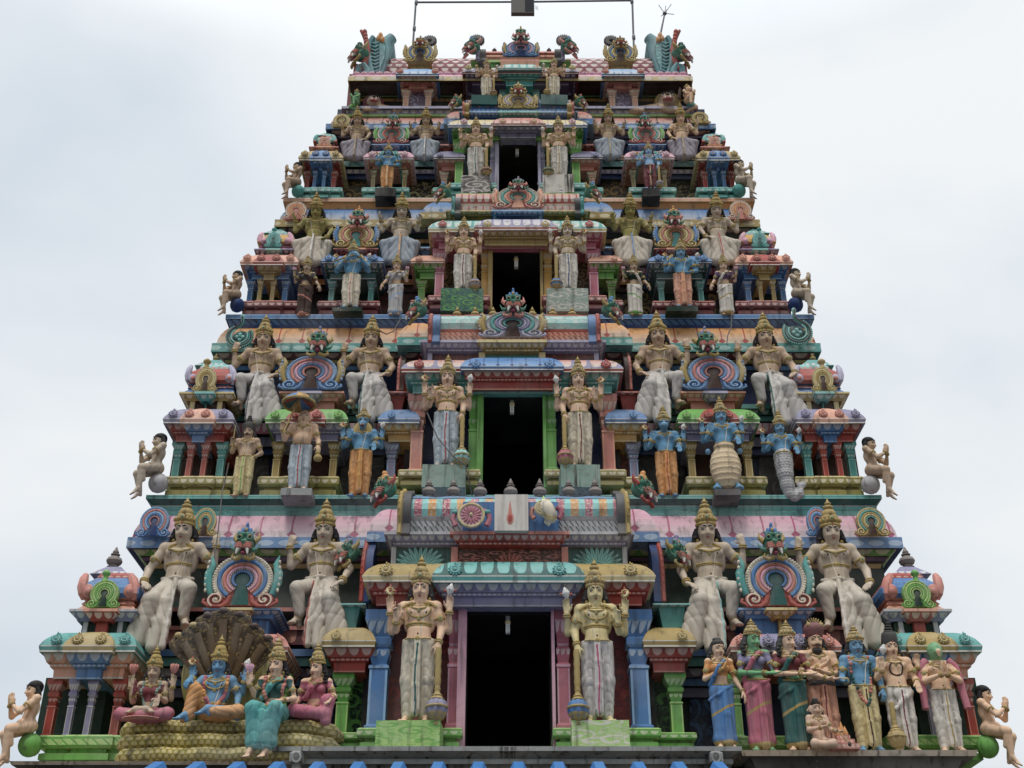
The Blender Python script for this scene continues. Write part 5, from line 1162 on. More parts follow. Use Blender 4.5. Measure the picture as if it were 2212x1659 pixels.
for s in (-1, 1): m.tube([c_ + Vector((s * r * x, .02, r * z)) for x, z in ((.8, .35), (1.15, .2), (1.2, -.3), (1.0, -.6))], lambda t: .032 + .012 * math.sin(t * 9), P('rose' if s > 0 else 'lred'), 7)
tset(m.build('conch_relief', tower, 50))
for xq, yq, Yq, rq, nq, cq in ((907, 1224, 14.07, 58, 13, ('lteal', 'teal')), (1291, 1224, 14.07, 58, 13, ('lteal', 'teal')), (1100, 1222, 14.02, 36, 9, ('lred', 'red'))):   # painted half lotuses on the neck panels
    m = MB(); c_ = at(xq, yq, Yq); r = at(xq + rq, yq, Yq).x - c_.x
    for k in range(nq):
        a = math.pi * (k + .5) / nq; m.ell(c_ + Vector((math.cos(a) * r * .62, 0, math.sin(a) * r * .5)), (r * .36, .008, r * .07), P(cq[0]), Matrix.Rotation(-a, 4, 'Y'), 10, 6); m.ell(c_ + Vector((math.cos(a) * r * .6, -.005, math.sin(a) * r * .48)), (r * .26, .008, r * .02), P(cq[1]), Matrix.Rotation(-a, 4, 'Y'), 8, 6)
    m.ell(c_, (r * .26, .012, r * .2), P(cq[1]), None, 12, 6); tset(m.build('lotus_relief', tower, 50))
m = MB(); blk(m, 1000, 1206, 13.82, .3, [(1084, 0, P('blue')), (1149, .0, P('blue'))]); tset(m.build('roof_panel', tower, 0))

# crowning storey -----------------------------------------------------------------------------------
m = MB(); Y = 17.05
blk(m, 752, 1496, Y, 3.2, [(159, .12, P('pink')), (165, .32, PAT('bead', 'lgold', 'cream', .3)), (174, .32, P('gold')), (175, .30, P('brown')), (183, .05, P('dark'))])
blk(m, 762, 1486, Y + .3, 2.6, [(192, .14, P('maroon')), (194, .14, PAT('scallop', 'maroon', 'rose', .16)), (204, .05, P('dteal')), (207, .1, P('green')), (209, .1, P('dark')), (213, .05, P('ochre')), (219, .05, P('dark')), (232, .02, P('dark'))])
tset(m.build('roof_cornice', tower, 0))
m = MB(); n = 44                      # scalloped pink edge of tiles above the cornice
for i in range(n):
    x = lerp(762, 1484, (i + .5) / n); c_ = at(x, 161, Y - .16); m.ell(c_, (.085, .06, .06), P('pink'), None, 8, 6)
tset(m.build('tile_edge', tower, 60))
m = MB(); xa, xb = at(800, 140, 17.3).x, at(1440, 140, 17.3).x; z0 = at(CX, 161, 17.2).z; z1 = at(CX, 121, 17.42).z; rows = []
for k in range(13):
    a = math.pi * k / 12; rows.append((17.62 - .46 * math.cos(a), z0 + (z1 - z0) * math.sin(a)))
SCM = PAT('scale', 'maroon', 'rose', .2, 'lwhite')
for i in range(12):
    (y0, h0), (y1, h1) = rows[i], rows[i + 1]; m.face([(xa, y0, h0), (xb, y0, h0), (xb, y1, h1), (xa, y1, h1)], SCM, [(xa, i * .26), (xb, i * .26), (xb, i * .26 + .26), (xa, i * .26 + .26)])
for xx in (xa, xb): m.face([(xx, y, z) for y, z in rows], P('teal'))
tset(m.build('barrel_roof', tower, 30))
for left in (True, False):                # side bays with gables
    X = (lambda x: x) if left else (lambda x: 2 * 1124 - x)
    XX = (lambda a, b: (X(a), X(b))) if left else (lambda a, b: (X(b), X(a)))
    m = MB(); Yb = 16.95
    kap(m, *XX(856, 947), Yb, .5, 149, 164, .3, PAT('petal', 'lblue', 'lwhite', .16, 'blue'), P('blue')); archi(m, *XX(862, 942), Yb, .5, 164, 191, .24, 'lred', 'peach', p=.1)
    blk(m, *XX(881, 933), Yb + .1, .4, [(134, .05, P('lgold')), (138, .05, P('gold')), (142, .0, P('gold')), (149, 0, P('brown'))]); a, b = XX(880, 920); panel(m, a, b, 190, 231, Yb + .1, PAT('scroll', 'purple', 'llav', .2))
    blk(m, *XX(872, 928), Yb + .12, .3, [(190, 0, P('purple')), (231, 0, P('purple'))])
    body = tset(m.build('niche_bay', tower, 35))
    for xc in (875, 924): column('column', body, X(xc), 12, 191, 230, Yb - .02, 'peach', 'cream')
    for xc in (864, 940): boss(body, X(xc), 154, Yb - .3, 9, ('lred', 'red', 'peach'))
    arch(body, *XX(872, 944), 97, 136, Yb + .02, ('gold', 'blue', 'lgold', 'gold', 'brown', 'lgold'), side='gold'); lion(body, *XX(890, 926), 78, 106, Yb - .06, ('gold', 'red', 'dgrey', 'gold'))
    # sunburst disc behind, lion-headed dormer nearer the middle
    for xd, pd, nm, rr, yy in ((928, 89, 'sunburst', 14, 17.25), (1030, 88, 'sunburst', 15, 17.25)):
        s = MB(); c_ = at(X(xd), pd, yy); r = at(X(xd) + rr, pd, yy).x - c_.x
        pts = [(r * (1.12 if k % 2 else .8) * math.cos(k * math.pi / 20), r * (1.12 if k % 2 else .8) * math.sin(k * math.pi / 20)) for k in range(40)]
        s.grid([[c_ + Vector((x, -.04, z)) for x, z in pts], [c_ + Vector((x, .04, z)) for x, z in pts]], P('dgrey'), True, cap=True); s.ell(c_, (r * .5, .07, r * .5), P('black'))
        tset(s.build('sunburst', tower, 30))
    gx = 1027; o = gable_plate('gable_end', tower, X(gx + 2), 92, 128, 16.75, 17.6, 20, 'dgrey', 'lav', -1 if left else 1); tset(o)
    tset(lion(tower, X(gx) - 16 + (-8 if left else 8), X(gx) + 16 + (-8 if left else 8), 80, 122, 16.7, ('mteal', 'lred', 'blue', 'lred'), rot=R(45) * (-1 if left else 1)))
    # great horned end of the barrel vault: plate, rolled lobe, flame edge, curled tip, lion head in profile
    e = MB(); q = -1 if left else 1; yc = 18.0
    def pp(x, y, Yq=17.05): return at(X(x), y, Yq)
    prof = [(806, 162), (800, 140), (797, 112), (800, 90), (808, 80), (825, 84), (832, 100), (830, 125), (822, 145), (820, 162)]
    f_ = [pp(x, y, 17.0) for x, y in prof]; b_ = [Vector((p.x - q * .0, 19.0, p.z)) for p in f_]
    e.grid([f_, [Vector((p.x, 18.9, p.z)) for p in f_]], P('gteal'), True); e.face(f_, PAT('scroll', 'gteal', 'lteal', .3), [(p.x, p.z) for p in f_])
    for k in range(9):                      # wrinkled relief on the front of the plate
        yk = 92 + 7.5 * k; e.tube([pp(801 + 2 * math.sin(k), yk, 16.99), pp(811, yk + 3, 16.96), pp(818, yk - 1, 16.97)], .022, P('gteal'), 6)
    e.tube([pp(x, y, 16.98) for x, y in ((806, 162), (799, 140), (796, 112), (799, 90), (806, 80))], .05, P('gteal'), 8)
    e.tube([pp(x, y, 17.1) for x, y in ((822, 160), (832, 130), (834, 105), (826, 88))], .07, P('gteal'), 8)
    e.tube([pp(x, y, 17.25) for x, y in ((826, 128), (833, 106), (836, 92), (848, 82))], lambda t: .16 - .05 * t, P('gteal'), 10)
    tip = [pp(x, y, 17.2) for x, y in ((826, 80), (850, 79), (851, 90), (846, 98), (838, 104), (828, 100))]; e.grid([tip, [p + Vector((0, .5, 0)) for p in tip]], P('gteal'), True); e.face(tip, P('gteal')); e.face([p + Vector((0, .5, 0)) for p in reversed(tip)], P('gteal'))
    e.tube([pp(x, y, 16.95) for x, y in ((774, 160), (776, 146), (786, 142), (793, 152), (793, 162))], .075, P('gteal'), 8); e.ell(pp(784, 153, 16.97), (.09, .06, .1), P('blue'))
    end = tset(e.build('horned_gable', tower, 40))
    fl = MB()
    for k in range(12):
        a_, b2 = lerp(790, 784, k / 11), lerp(70, 150, k / 11); bow = 6 * math.sin(k / 11 * 3.1)
        fl.ell(pp(a_ - 2 + bow, b2, 16.95), (.05, .06, .075), P('red'), None, 8, 6)
    fl.tube([pp(x, y, 16.97) for x, y in ((780, 66), (786, 76), (792, 88), (795, 108), (793, 130), (786, 148), (768, 140), (766, 160))], lambda t: .03 + .03 * math.sin(t * 3.1), P('red'), 8)
    for xk, yk in ((822, 78), (818, 84), (826, 86)): fl.ell(pp(xk, yk, 17.0), (.05, .06, .09), P('orange'), None, 8, 6)
    inst('flame_edge', fl.mesh('flame_edge', 60), end)
    lion(end, X(776) - 13, X(776) + 13, 92, 140, 16.92, ('mteal', 'lred', 'dgrey', 'gold'), rot=R(60) * q)
# middle porch of the crowning storey
m = MB(); Yc = 16.85
kap(m, 1000, 1249, Yc, .8, 147, 159, .26, PAT('tongue', 'lwhite', 'lav', .14, 'lav'), P('maroon')); archi(m, 1003, 1246, Yc, .8, 158, 184, .2, 'purple', 'lav', p=.1)
kap(m, 1074, 1170, Yc - .06, .8, 139, 151, .26, PAT('tongue', 'lteal', 'lwhite', .14, 'teal'), P('teal')); archi(m, 1076, 1168, Yc - .06, .8, 151, 186, .2, 'teal', 'lteal', p=.1)
blk(m, 1017, 1233, Yc + .1, .8, [(129, .06, P('lgreen')), (134, .06, P('green')), (138, .02, P('green')), (148, 0, P('green'))])
blk(m, 1041, 1206, Yc + .16, .8, [(111, .04, P('lred')), (114, .06, P('lred')), (118, .02, P('peach')), (122, .06, P('lred')), (130, .02, P('lred'))])
blk(m, 1080, 1166, Yc + .06, .8, [(124, .06, P('peach')), (128, .04, P('lred')), (131, .06, P('peach')), (140, .04, P('lred'))])
for a, b in ((1012, 1082), (1163, 1233)): blk(m, a, b, Yc + .25, .6, [(182, 0, P('lav')), (206, 0, P('dark')), (232, 0, P('dark'))])
for x_ in (1086, 1158): blk(m, x_ - 7, x_ + 7, Yc + .1, .6, [(184, 0, P('lteal')), (231, 0, P('teal'))])
body = tset(m.build('central_porch', tower, 35))
for x_, c_ in ((1012, ('gold', 'lgold', 'green')), (1084, ('peach', 'cream', 'peach')), (1160, ('peach', 'cream', 'peach')), (1236, ('gold', 'lgold', 'green'))): boss(body, x_, 146, Yc - .3, 9, c_)
crest(1086, 1164, 92, 125, 16.9, ('blue', 'pink', 'blue', 'lav', 'navy', 'lblue'), (1107, 1143, 58, 99), ('mteal', 'lred', 'gold', 'lred'))
for x_ in (1068, 1186): finial(body, x_, 103, 112, 17.1, 'dgrey')
# ------------------------------------------------------------------ statue designs
def crease(ph, amp): return (1 - np.abs(np.sin(ph))) ** 2 * amp      # narrow carved fold
def dhoti(f, knee=.5, lean=0, stride=.0, flare=0, swag=.011, sash=True, anx=.105):
    """two wrapped legs with swagged folds, a pleated fall in the middle, rolled waist"""
    c = f.cloth; fw = .024
    c.ell((0, 0, .93), (.186, .138, .10), .05)
    for q in (-1, 1):
        c.cone((q * .098, 0, .90), (q * .118, -.02 - (stride if q > 0 else 0), knee), .115, .096, .05); c.cone((q * .118, -.02 - (stride if q > 0 else 0), knee), (q * anx, .0, .10), .096, .076 + flare, .03)
    c.chain([(0, -.13, .93), (0, -.135, .7), (0, -.125, .4), (0, -.11, .12)], .045, .058, .025)
    c.cone((.02, -.145, .9), (.035, -.13, .14), .022, .03, .012); c.cone((-.025, -.145, .9), (-.03, -.13, .16), .018, .026, .012)
    c.chain([(-.19, -.02, .97), (-.1, -.12, .955), (0, -.145, .945), (.1, -.12, .955), (.19, -.02, .97)], .022, .022, .01)
    def dp(X, Y, Z):
        xl = np.abs(X) - .115
        wl = crease(np.pi * (Z / .13 + 1.7 * (xl / .12) ** 2 + .3 * np.sin(Z * 9 + X * 11)), .009) * np.clip((.84 - Z) / .12, 0, 1) * (xl < .09)
        vl = crease(np.abs(X) * 42 - Z * 5 + 1.2 * np.sin(Z * 5), .006) * np.clip((.9 - Z) / .1, 0, 1)
        pl = np.sin(X * 190 + Z * 4) * .006 * (np.abs(X) < .065) * (Y < -.05)
        return (wl + vl) * (np.abs(X) > .05) + pl + 0 * Y
    c.disp = dp
    f.clothpaint = stripe_paint
    for q in (-1, 1):
        f.skin.cone((q * .09, 0, .9), (q * .11, 0, .3), .07, .06); f.skin.cone((q * .11, 0, .3), (q * anx, .01, .06), .06, .045); f.foot((q * anx, .0, .075), (q * .35, -1, 0))
        f.ring((q * anx, .0, .085), (0, 0, 1), .055, 'anklet#%d' % q)
def stripe_paint(cen):
    mi = (np.abs(cen[:, 0] - .008 * np.sin(cen[:, 2] * 9)) < .011) & (cen[:, 1] < -.12) & (cen[:, 2] < .9)
    return ['cloth', 'stripe'], mi.astype(int)

def skirt(f, fem=True, w=.17, tw=.0):
    """sari skirt: narrow at the ankle, pleats in front, gold hem"""
    c = f.cloth
    c.ell((0, 0, .92), (.192, .14, .13), .06); c.cone((-.05, 0, .86), (-.06 + tw, -.01, .14), .145, .115, .05); c.cone((.05, 0, .86), (.06 + tw, -.01, .14), .145, .115, .05)
    c.chain([(.02, -.13, .9), (.03 + tw, -.14, .5), (.03 + tw, -.125, .08)], .04, .075, .03)
    c.cone((-.06 + tw, 0, .2), (-.068 + tw, 0, .155), .116, .128, .03); c.cone((.06 + tw, 0, .2), (.068 + tw, 0, .155), .116, .128, .03)
    c.chain([(-.2, -.03, .76), (-.08, -.15, .82), (.08, -.14, .93), (.18, -.02, 1.0)], .03, .026, .012)
    c.disp = lambda X, Y, Z: (crease(X * 34 + Z * 4 + .8 * np.sin(Z * 7), .010) * (np.abs(X - .03) > .07) + np.sin(X * 150) * .007 * (np.abs(X - .03 - tw) < .07) * (Y < -.03)) * np.clip((.84 - Z) / .1, 0, 1)
    def paint(cen):
        mi = np.zeros(len(cen), int); mi[cen[:, 2] < .105] = 1
        b = np.abs(cen[:, 2] - (.60 + .5 * cen[:, 0])) < .022; mi[b & (cen[:, 1] < 0.05)] = 1
        return ['cloth', 'trim'], mi
    f.clothpaint = paint
    for q in (-1, 1): f.skin.cone((q * .08, 0, .9), (q * .08 + tw, 0, .2), .07, .05); f.skin.cone((q * .08 + tw, 0, .2), (q * .08 + tw, 0, .05), .05, .045); f.foot((q * .08 + tw, -.02, .065), (q * .3, -1, 0), .9)
def blouse_paint(zlo=1.14, zhi=1.40, xs=.27):
    def paint(cen):
        mi = ((cen[:, 2] > zlo) & (cen[:, 2] < zhi) & (np.abs(cen[:, 0]) < xs) & ((cen[:, 2] < 1.36) | (np.abs(cen[:, 0]) > .09))).astype(int)
        return ['skin', 'blouse'], mi
    return paint

def mace(f, x, y, ztop, zbot, name='mace', fluted=True):
    m = f.mb(name); T = Matrix.Translation((x, y, zbot)); H = ztop - zbot
    m.lathe([(.028, 0), (.05, .01), (.045, .04), (.03, .055), (.055, .07), (.09, .09), (.05 + .0, .091)], 'gold', T, 14)
    rows = []; r0 = [(.05, .06), (.09, .10), (.113, .16), (.115, .22), (.095, .275), (.06, .31)]
    for r, z in r0: rows.append([Vector((x + r * (1 + .07 * math.cos(8 * a)) * math.cos(a), y + r * (1 + .07 * math.cos(8 * a)) * math.sin(a), zbot + z)) for a in np.linspace(0, 2 * math.pi, 33)[:-1]])
    m.grid([[Vector((x, y, p.z)) + (p - Vector((x, y, p.z))) * 1.12 for p in row] for row in rows], 'mace_head', True, cap=True)
    m.lathe([(.04, .05), (.085, .075), (.118, .12), (.125, .145), (.11, .15)], 'gold', T, 16)
    m.tube([(x + .13 * math.cos(a), y + .13 * math.sin(a), zbot + .21) for a in np.linspace(0, 6.283, 19)[:-1]], .017, 'gold', 6, True)
    m.lathe([(.085, .29), (.095, .30), (.06, .33), (.066, .345), (.038, .37), (.033, .4), (.042, .42), (.033, .44)] + [(.036 + .007 * (k % 2), .46 + k * (H - .48) / 8) for k in range(9)], 'gold', T, 12)

def emblem_disc(f, x, y, z, r=.06):
    m = f.mb('discus'); m.lathe([(.01, -.02), (r * .9, -.015), (r, 0), (r * .9, .015), (.01, .02)], 'disc', Matrix.Translation((x, y, z)) @ Matrix.Rotation(R(70), 4, 'X') @ Matrix.Rotation(.4, 4, 'Y'), 18)
    for k in range(8): a = k * math.pi / 4; m.ell((x + r * .62 * math.cos(a), y - .016, z + r * .62 * math.sin(a)), (.017, .012, .017), 'gold', None, 6, 4)
    m.ell((x, y - .02, z), .02, 'red'); m.ell((x + r, y, z + .0), (.025, .012, .016), 'red'); m.ell((x - r, y, z), (.025, .012, .016), 'red'); m.ell((x, y, z + r), (.016, .012, .025), 'red')
def emblem_conch(f, x, y, z, r=.055):
    m = f.mb('conch'); m.lathe([(.006, -r * 1.3), (r * .5, -r * .8), (r * .95, -r * .1), (r, .25 * r), (r * .7, .7 * r), (r * .75, .8 * r), (r * .4, 1.1 * r), (r * .42, 1.2 * r), (.004, 1.6 * r)], 'emblem', Matrix.Translation((x, y, z)) @ Matrix.Rotation(.25, 4, 'Y'), 12)
    for q in (-1, 1): m.ell((x + q * r * 1.15, y, z - r * .1), (.03, .012, .014), 'red', Matrix.Rotation(-q * .5, 4, 'Y'), 6, 4)
def lotus(f, x, y, z, r=.06):
    m = f.mb('lotus#%.2f' % x)
    for k in range(7): a = k * .9; m.ell((x + .03 * math.cos(a), y + .03 * math.sin(a), z), (r * .42, r * .42, r * 1.1), 'lotus', Matrix.Rotation(.35 * math.cos(a), 4, 'Y') @ Matrix.Rotation(-.35 * math.sin(a), 4, 'X'), 8, 6)
    m.tube([(x, y, z - r), (x, y, z - r * 2.4)], .01, 'stem', 5)
def garland(f, w=.15, top=None, bot=.95, r=.030, cols=('gar1', 'gar2')):
    top = f.shz + .03 if top is None else top
    for i, t in enumerate(np.linspace(-1, 1, 31)):
        a = abs(t); x = np.sign(t) * w * (math.cos(a * .1) * (1 - (1 - a) ** 2.2)) ; z = bot + (top - bot) * a ** 1.15
        f.blob(float(x), float(z), (r, r * .8, r * 1.05), 'garland', cols[(i // 5) % 2], -.004)
def common(f, w=.13, drop=.10, belly=True):
    f.necklace(w * .72, .055, r=.013, pend=False); f.necklace(w, drop, r=.016); f.thread()

def rear_arms(f, z=1.30, x=.37, y=.02, emb=True, abd=True, fem=False):
    for q in (-1, 1):
        e = (q * x, .07, f.shz - .26); w_ = (q * (x + .015), -.03, f.shz - .055 + (z - 1.30))
        f.arm(q, e, w_, d=(q * .05, -.05, 1), n=(0, -1, .1), curl=.35, back=.06, fem=fem, pinch=True)
        if emb: (emblem_disc if q < 0 else emblem_conch)(f, q * (x + .02), -.07, w_[2] + .24)

def D_guardian(h=.0105):
    f = Fig(h); f.torso(); f.head(f.neck); dhoti(f); rear_arms(f)
    f.arm(-1, (-.30, -.05, 1.10), (-.27, -.22, 1.15), d=(.05, -.2, 1), n=(.2, -1, 0), curl=.55, pinch=True)
    f.arm(1, (.285, .0, 1.10), (.265, -.12, .90), d=(.0, -.25, -1), n=(-.3, .6, -.2), curl=.9, lat=(-1, 0, 0)); mace(f, .275, -.16, .86, -.06)
    common(f); f.necklace(.155, .20, r=.014); f.chestmarks(); f.belt(1.16, .17, .016, 'chest_band', .0, buckle=False); f.belt(1.135, .165, .010, 'chest_band', .0, buckle=False); f.belt(.975, .165, .010)
    for q in (-1, 1): f.lay([(q * .09, 1.43), (q * .17, 1.40), (q * .22, 1.36)], .02, 'shoulder_ornament#%d' % q); f.lay([(q * .11, 1.42), (q * .12, 1.3), (q * .15, 1.2)], .009, 'shoulder_ornament#%d' % q)
    f.floor = 0
    return f.finish()

def hang_seat(f, low=False):
    """seated on a high ledge: one knee raised (viewer's right), the other leg hanging under heavy draped cloth"""
    c = f.cloth; hz = .50
    c.ell((0, .03, hz - .03), (.19, .16, .12), .06)
    c.cone((.1, 0, hz - .05), (.235, -.27, .35), .12, .092, .04); c.cone((.235, -.27, .35), (.19, -.22, .06), .092, .068, .03)
    c.cone((-.1, 0, hz - .05), (-.195, -.31, .20), .125, .112, .06); c.cone((-.195, -.31, .20), (-.28, -.29, -.28), .10, .10, .05)
    c.chain([(-.02, -.12, .42), (-.03, -.26, .2), (-.06, -.3, -.05), (-.09, -.33, -.36)], .055, .085, .04); c.cone((-.3, -.28, .1), (-.38, -.3, -.27), .06, .09, .05)
    c.chain([(.02, -.15, .5), (.035, -.29, .2), (.05, -.35, -.1), (.03, -.37, -.36)], .03, .05, .02)
    c.chain([(-.19, -.02, .56), (0, -.14, .545), (.19, -.02, .56)], .024, .024, .012)
    def dp(X, Y, Z):
        w_ = X + .045 * np.sin(Z * 7) + .3 * (Z - .1) * .25
        a = crease(w_ * 30 + .9 * np.sin(Z * 5), .011) + crease(np.pi * (Z / .16 + 8 * (X + .2) ** 2), .007) * (X < -.08) * (Z > -.12)
        b = crease(np.pi * (Z / .14 - X * 3.2 + .4 * np.sin(X * 16)), .006)
        return (a * (X < .07) + b * (X >= .07)) * np.clip((.46 - Z) / .12, 0, 1) + 0 * Y
    c.disp = dp
    f.clothpaint = lambda cen: (['cloth', 'stripe'], ((np.abs(cen[:, 0] - .06) < .012) & (cen[:, 1] < -.1) & (cen[:, 2] < .5)).astype(int))
    f.skin.chain([(.1, 0, .45), (.235, -.27, .35), (.21, -.2, .0)], .07, .045); f.skin.chain([(-.1, 0, .45), (-.2, -.31, .2), (-.33, -.33, -.26)], .07, .045); f.foot((.21, -.2, -.02), (.5, -1, 0), 1.05); f.foot((-.33, -.33, -.3), (-.6, -1, -.1), 1.0); f.ring((.21, -.2, .0), (0, 0, 1), .055, 'anklet')
def D_giant(h=.0115):
    f = Fig(h); f.hs = 1.3; f.torso(.50, wide=1.02); f.hc = V3(0, -.02, 1.165); f.yaw = .0; f.head(f.neck); hang_seat(f)
    f.arm(-1, (-.36, -.06, .66), (-.32, -.30, .42), d=(.35, -.5, -.3), n=(0, .1, -1), curl=.35)
    f.arm(1, (.41, .02, .74), (.44, -.03, .99), d=(-.25, .1, 1), n=(.3, 1, 0), curl=.6, lat=(-.6, -.6, 0))
    common(f, .15, .12); f.chestmarks(); f.belt(.735, .165, .013, 'chest_band', 0); f.belt(.715, .165, .008, 'chest_band', 0, buckle=False); f.floor = -.4
    return f.finish()

def D_squatter(h=.013, disc=True):
    f = Fig(h); f.hs = 1.32; f.torso(.36, wide=1.02); f.tilt = .38; f.hc = V3(0, -.05, 1.03); f.head(f.neck); c = f.cloth
    c.ell((0, .02, .34), (.185, .15, .10), .06)
    for q in (-1, 1):
        c.cone((q * .1, 0, .32), (q * .31, -.2, .13), .115, .098, .05); c.cone((q * .31, -.2, .13), (q * .25, -.22, -.27), .098, .085, .05); c.cone((q * .16, -.08, .1), (q * .12, -.18, -.28), .11, .10, .08)
        f.skin.chain([(q * .1, 0, .34), (q * .31, -.2, .13), (q * .27, -.2, -.26)], .07, .045); f.foot((q * .25, -.2, -.28), (q * 1, -.8, 0), 1.0)
    c.cone((0, -.04, .2), (0, -.17, -.28), .11, .12, .09)
    c.chain([(0, -.14, .42), (0, -.23, .2), (0, -.34, -.1), (0, -.36, -.3)], .022, .035, .012)
    c.disp = lambda X, Y, Z: crease((np.abs(X) + .35 * Z) * 30 + .9 * np.sin(Z * 6), .012) * (np.abs(X) > .06) * np.clip((.36 - Z) / .08, 0, 1) + np.sin(X * 170) * .006 * (np.abs(X) < .06) + 0 * Y
    f.clothpaint = lambda cen: (['cloth', 'stripe'], ((np.abs(cen[:, 0]) < .014) & (cen[:, 1] < -.1) & (cen[:, 2] < .42)).astype(int))
    f.arm(1, (.40, .02, .58), (.41, -.03, .81), d=(.3, -.3, .7), n=(0, -.2, 1), curl=.2, lat=(-.6, -.6, 0))
    if disc:
        f.arm(-1, (-.33, -.04, .6), (-.36, -.2, .71), d=(-.3, -.5, .6), n=(.3, -1, 0), curl=.7)
    else: f.arm(-1, (-.35, -.04, .57), (-.27, -.2, .30), d=(.4, -.5, -.3), n=(0, .1, -1), curl=.3)
    common(f, .15, .11); f.chestmarks(); f.belt(.6, .165, .012, 'chest_band', 0, buckle=False); f.floor = -.34
    return f.finish()

def D_praying(h=.013):
    """bare figure seated on a globe with hands joined in prayer, knees together"""
    f = Fig(h); f.hs = 1.3; f.torso(.52, wide=.92, lean=0); f.hc = V3(0, -.02, 1.16); f.head(f.neck, crown=None, hairlen=.12); s = f.skin
    s.ell((0, .02, .52), (.17, .15, .12), .05)
    for q in (-1, 1):
        s.cone((q * .09, 0, .5), (q * .10, -.33, .38 + .03 * q), .115, .09, .04); s.cone((q * .10, -.33, .38 + .03 * q), (q * .09 - .02, -.27 - .05 * q, -.02), .085, .052, .02); s.cone((q * .10, -.31, .3), (q * .09, -.26, .16), .062, .05, .03)
        f.foot((q * .09 - .02, -.27 - .05 * q, -.05), (0, -1, -.7), 1.05)
        f.arm(q, (q * .20, -.25, .70), (q * .032, -.37, .86), d=(-q * .02, -.12, 1), n=(-q, 0, 0), curl=.02, bands=True, lat=(0, .6, 0))
    f.cloth.ell((0, .0, .56), (.172, .15, .055), .03); f.cloth.cone((0, -.13, .57), (0, -.2, .5), .07, .05, .04)
    m = f.mb('globe'); m.ell((0, .1, .21), (.2, .2, .21), 'globe', None, 20, 14)
    for a in range(6): m.tube([(.196 * math.cos(a * 1.047 + .5) * math.cos(b), .1 + .201 * math.sin(a * 1.047 + .5) * math.cos(b), .21 + .211 * math.sin(b)) for b in np.linspace(-1, 1, 6)], .008, 'globe', 5)
    f.floor = -.14
    return f.finish()

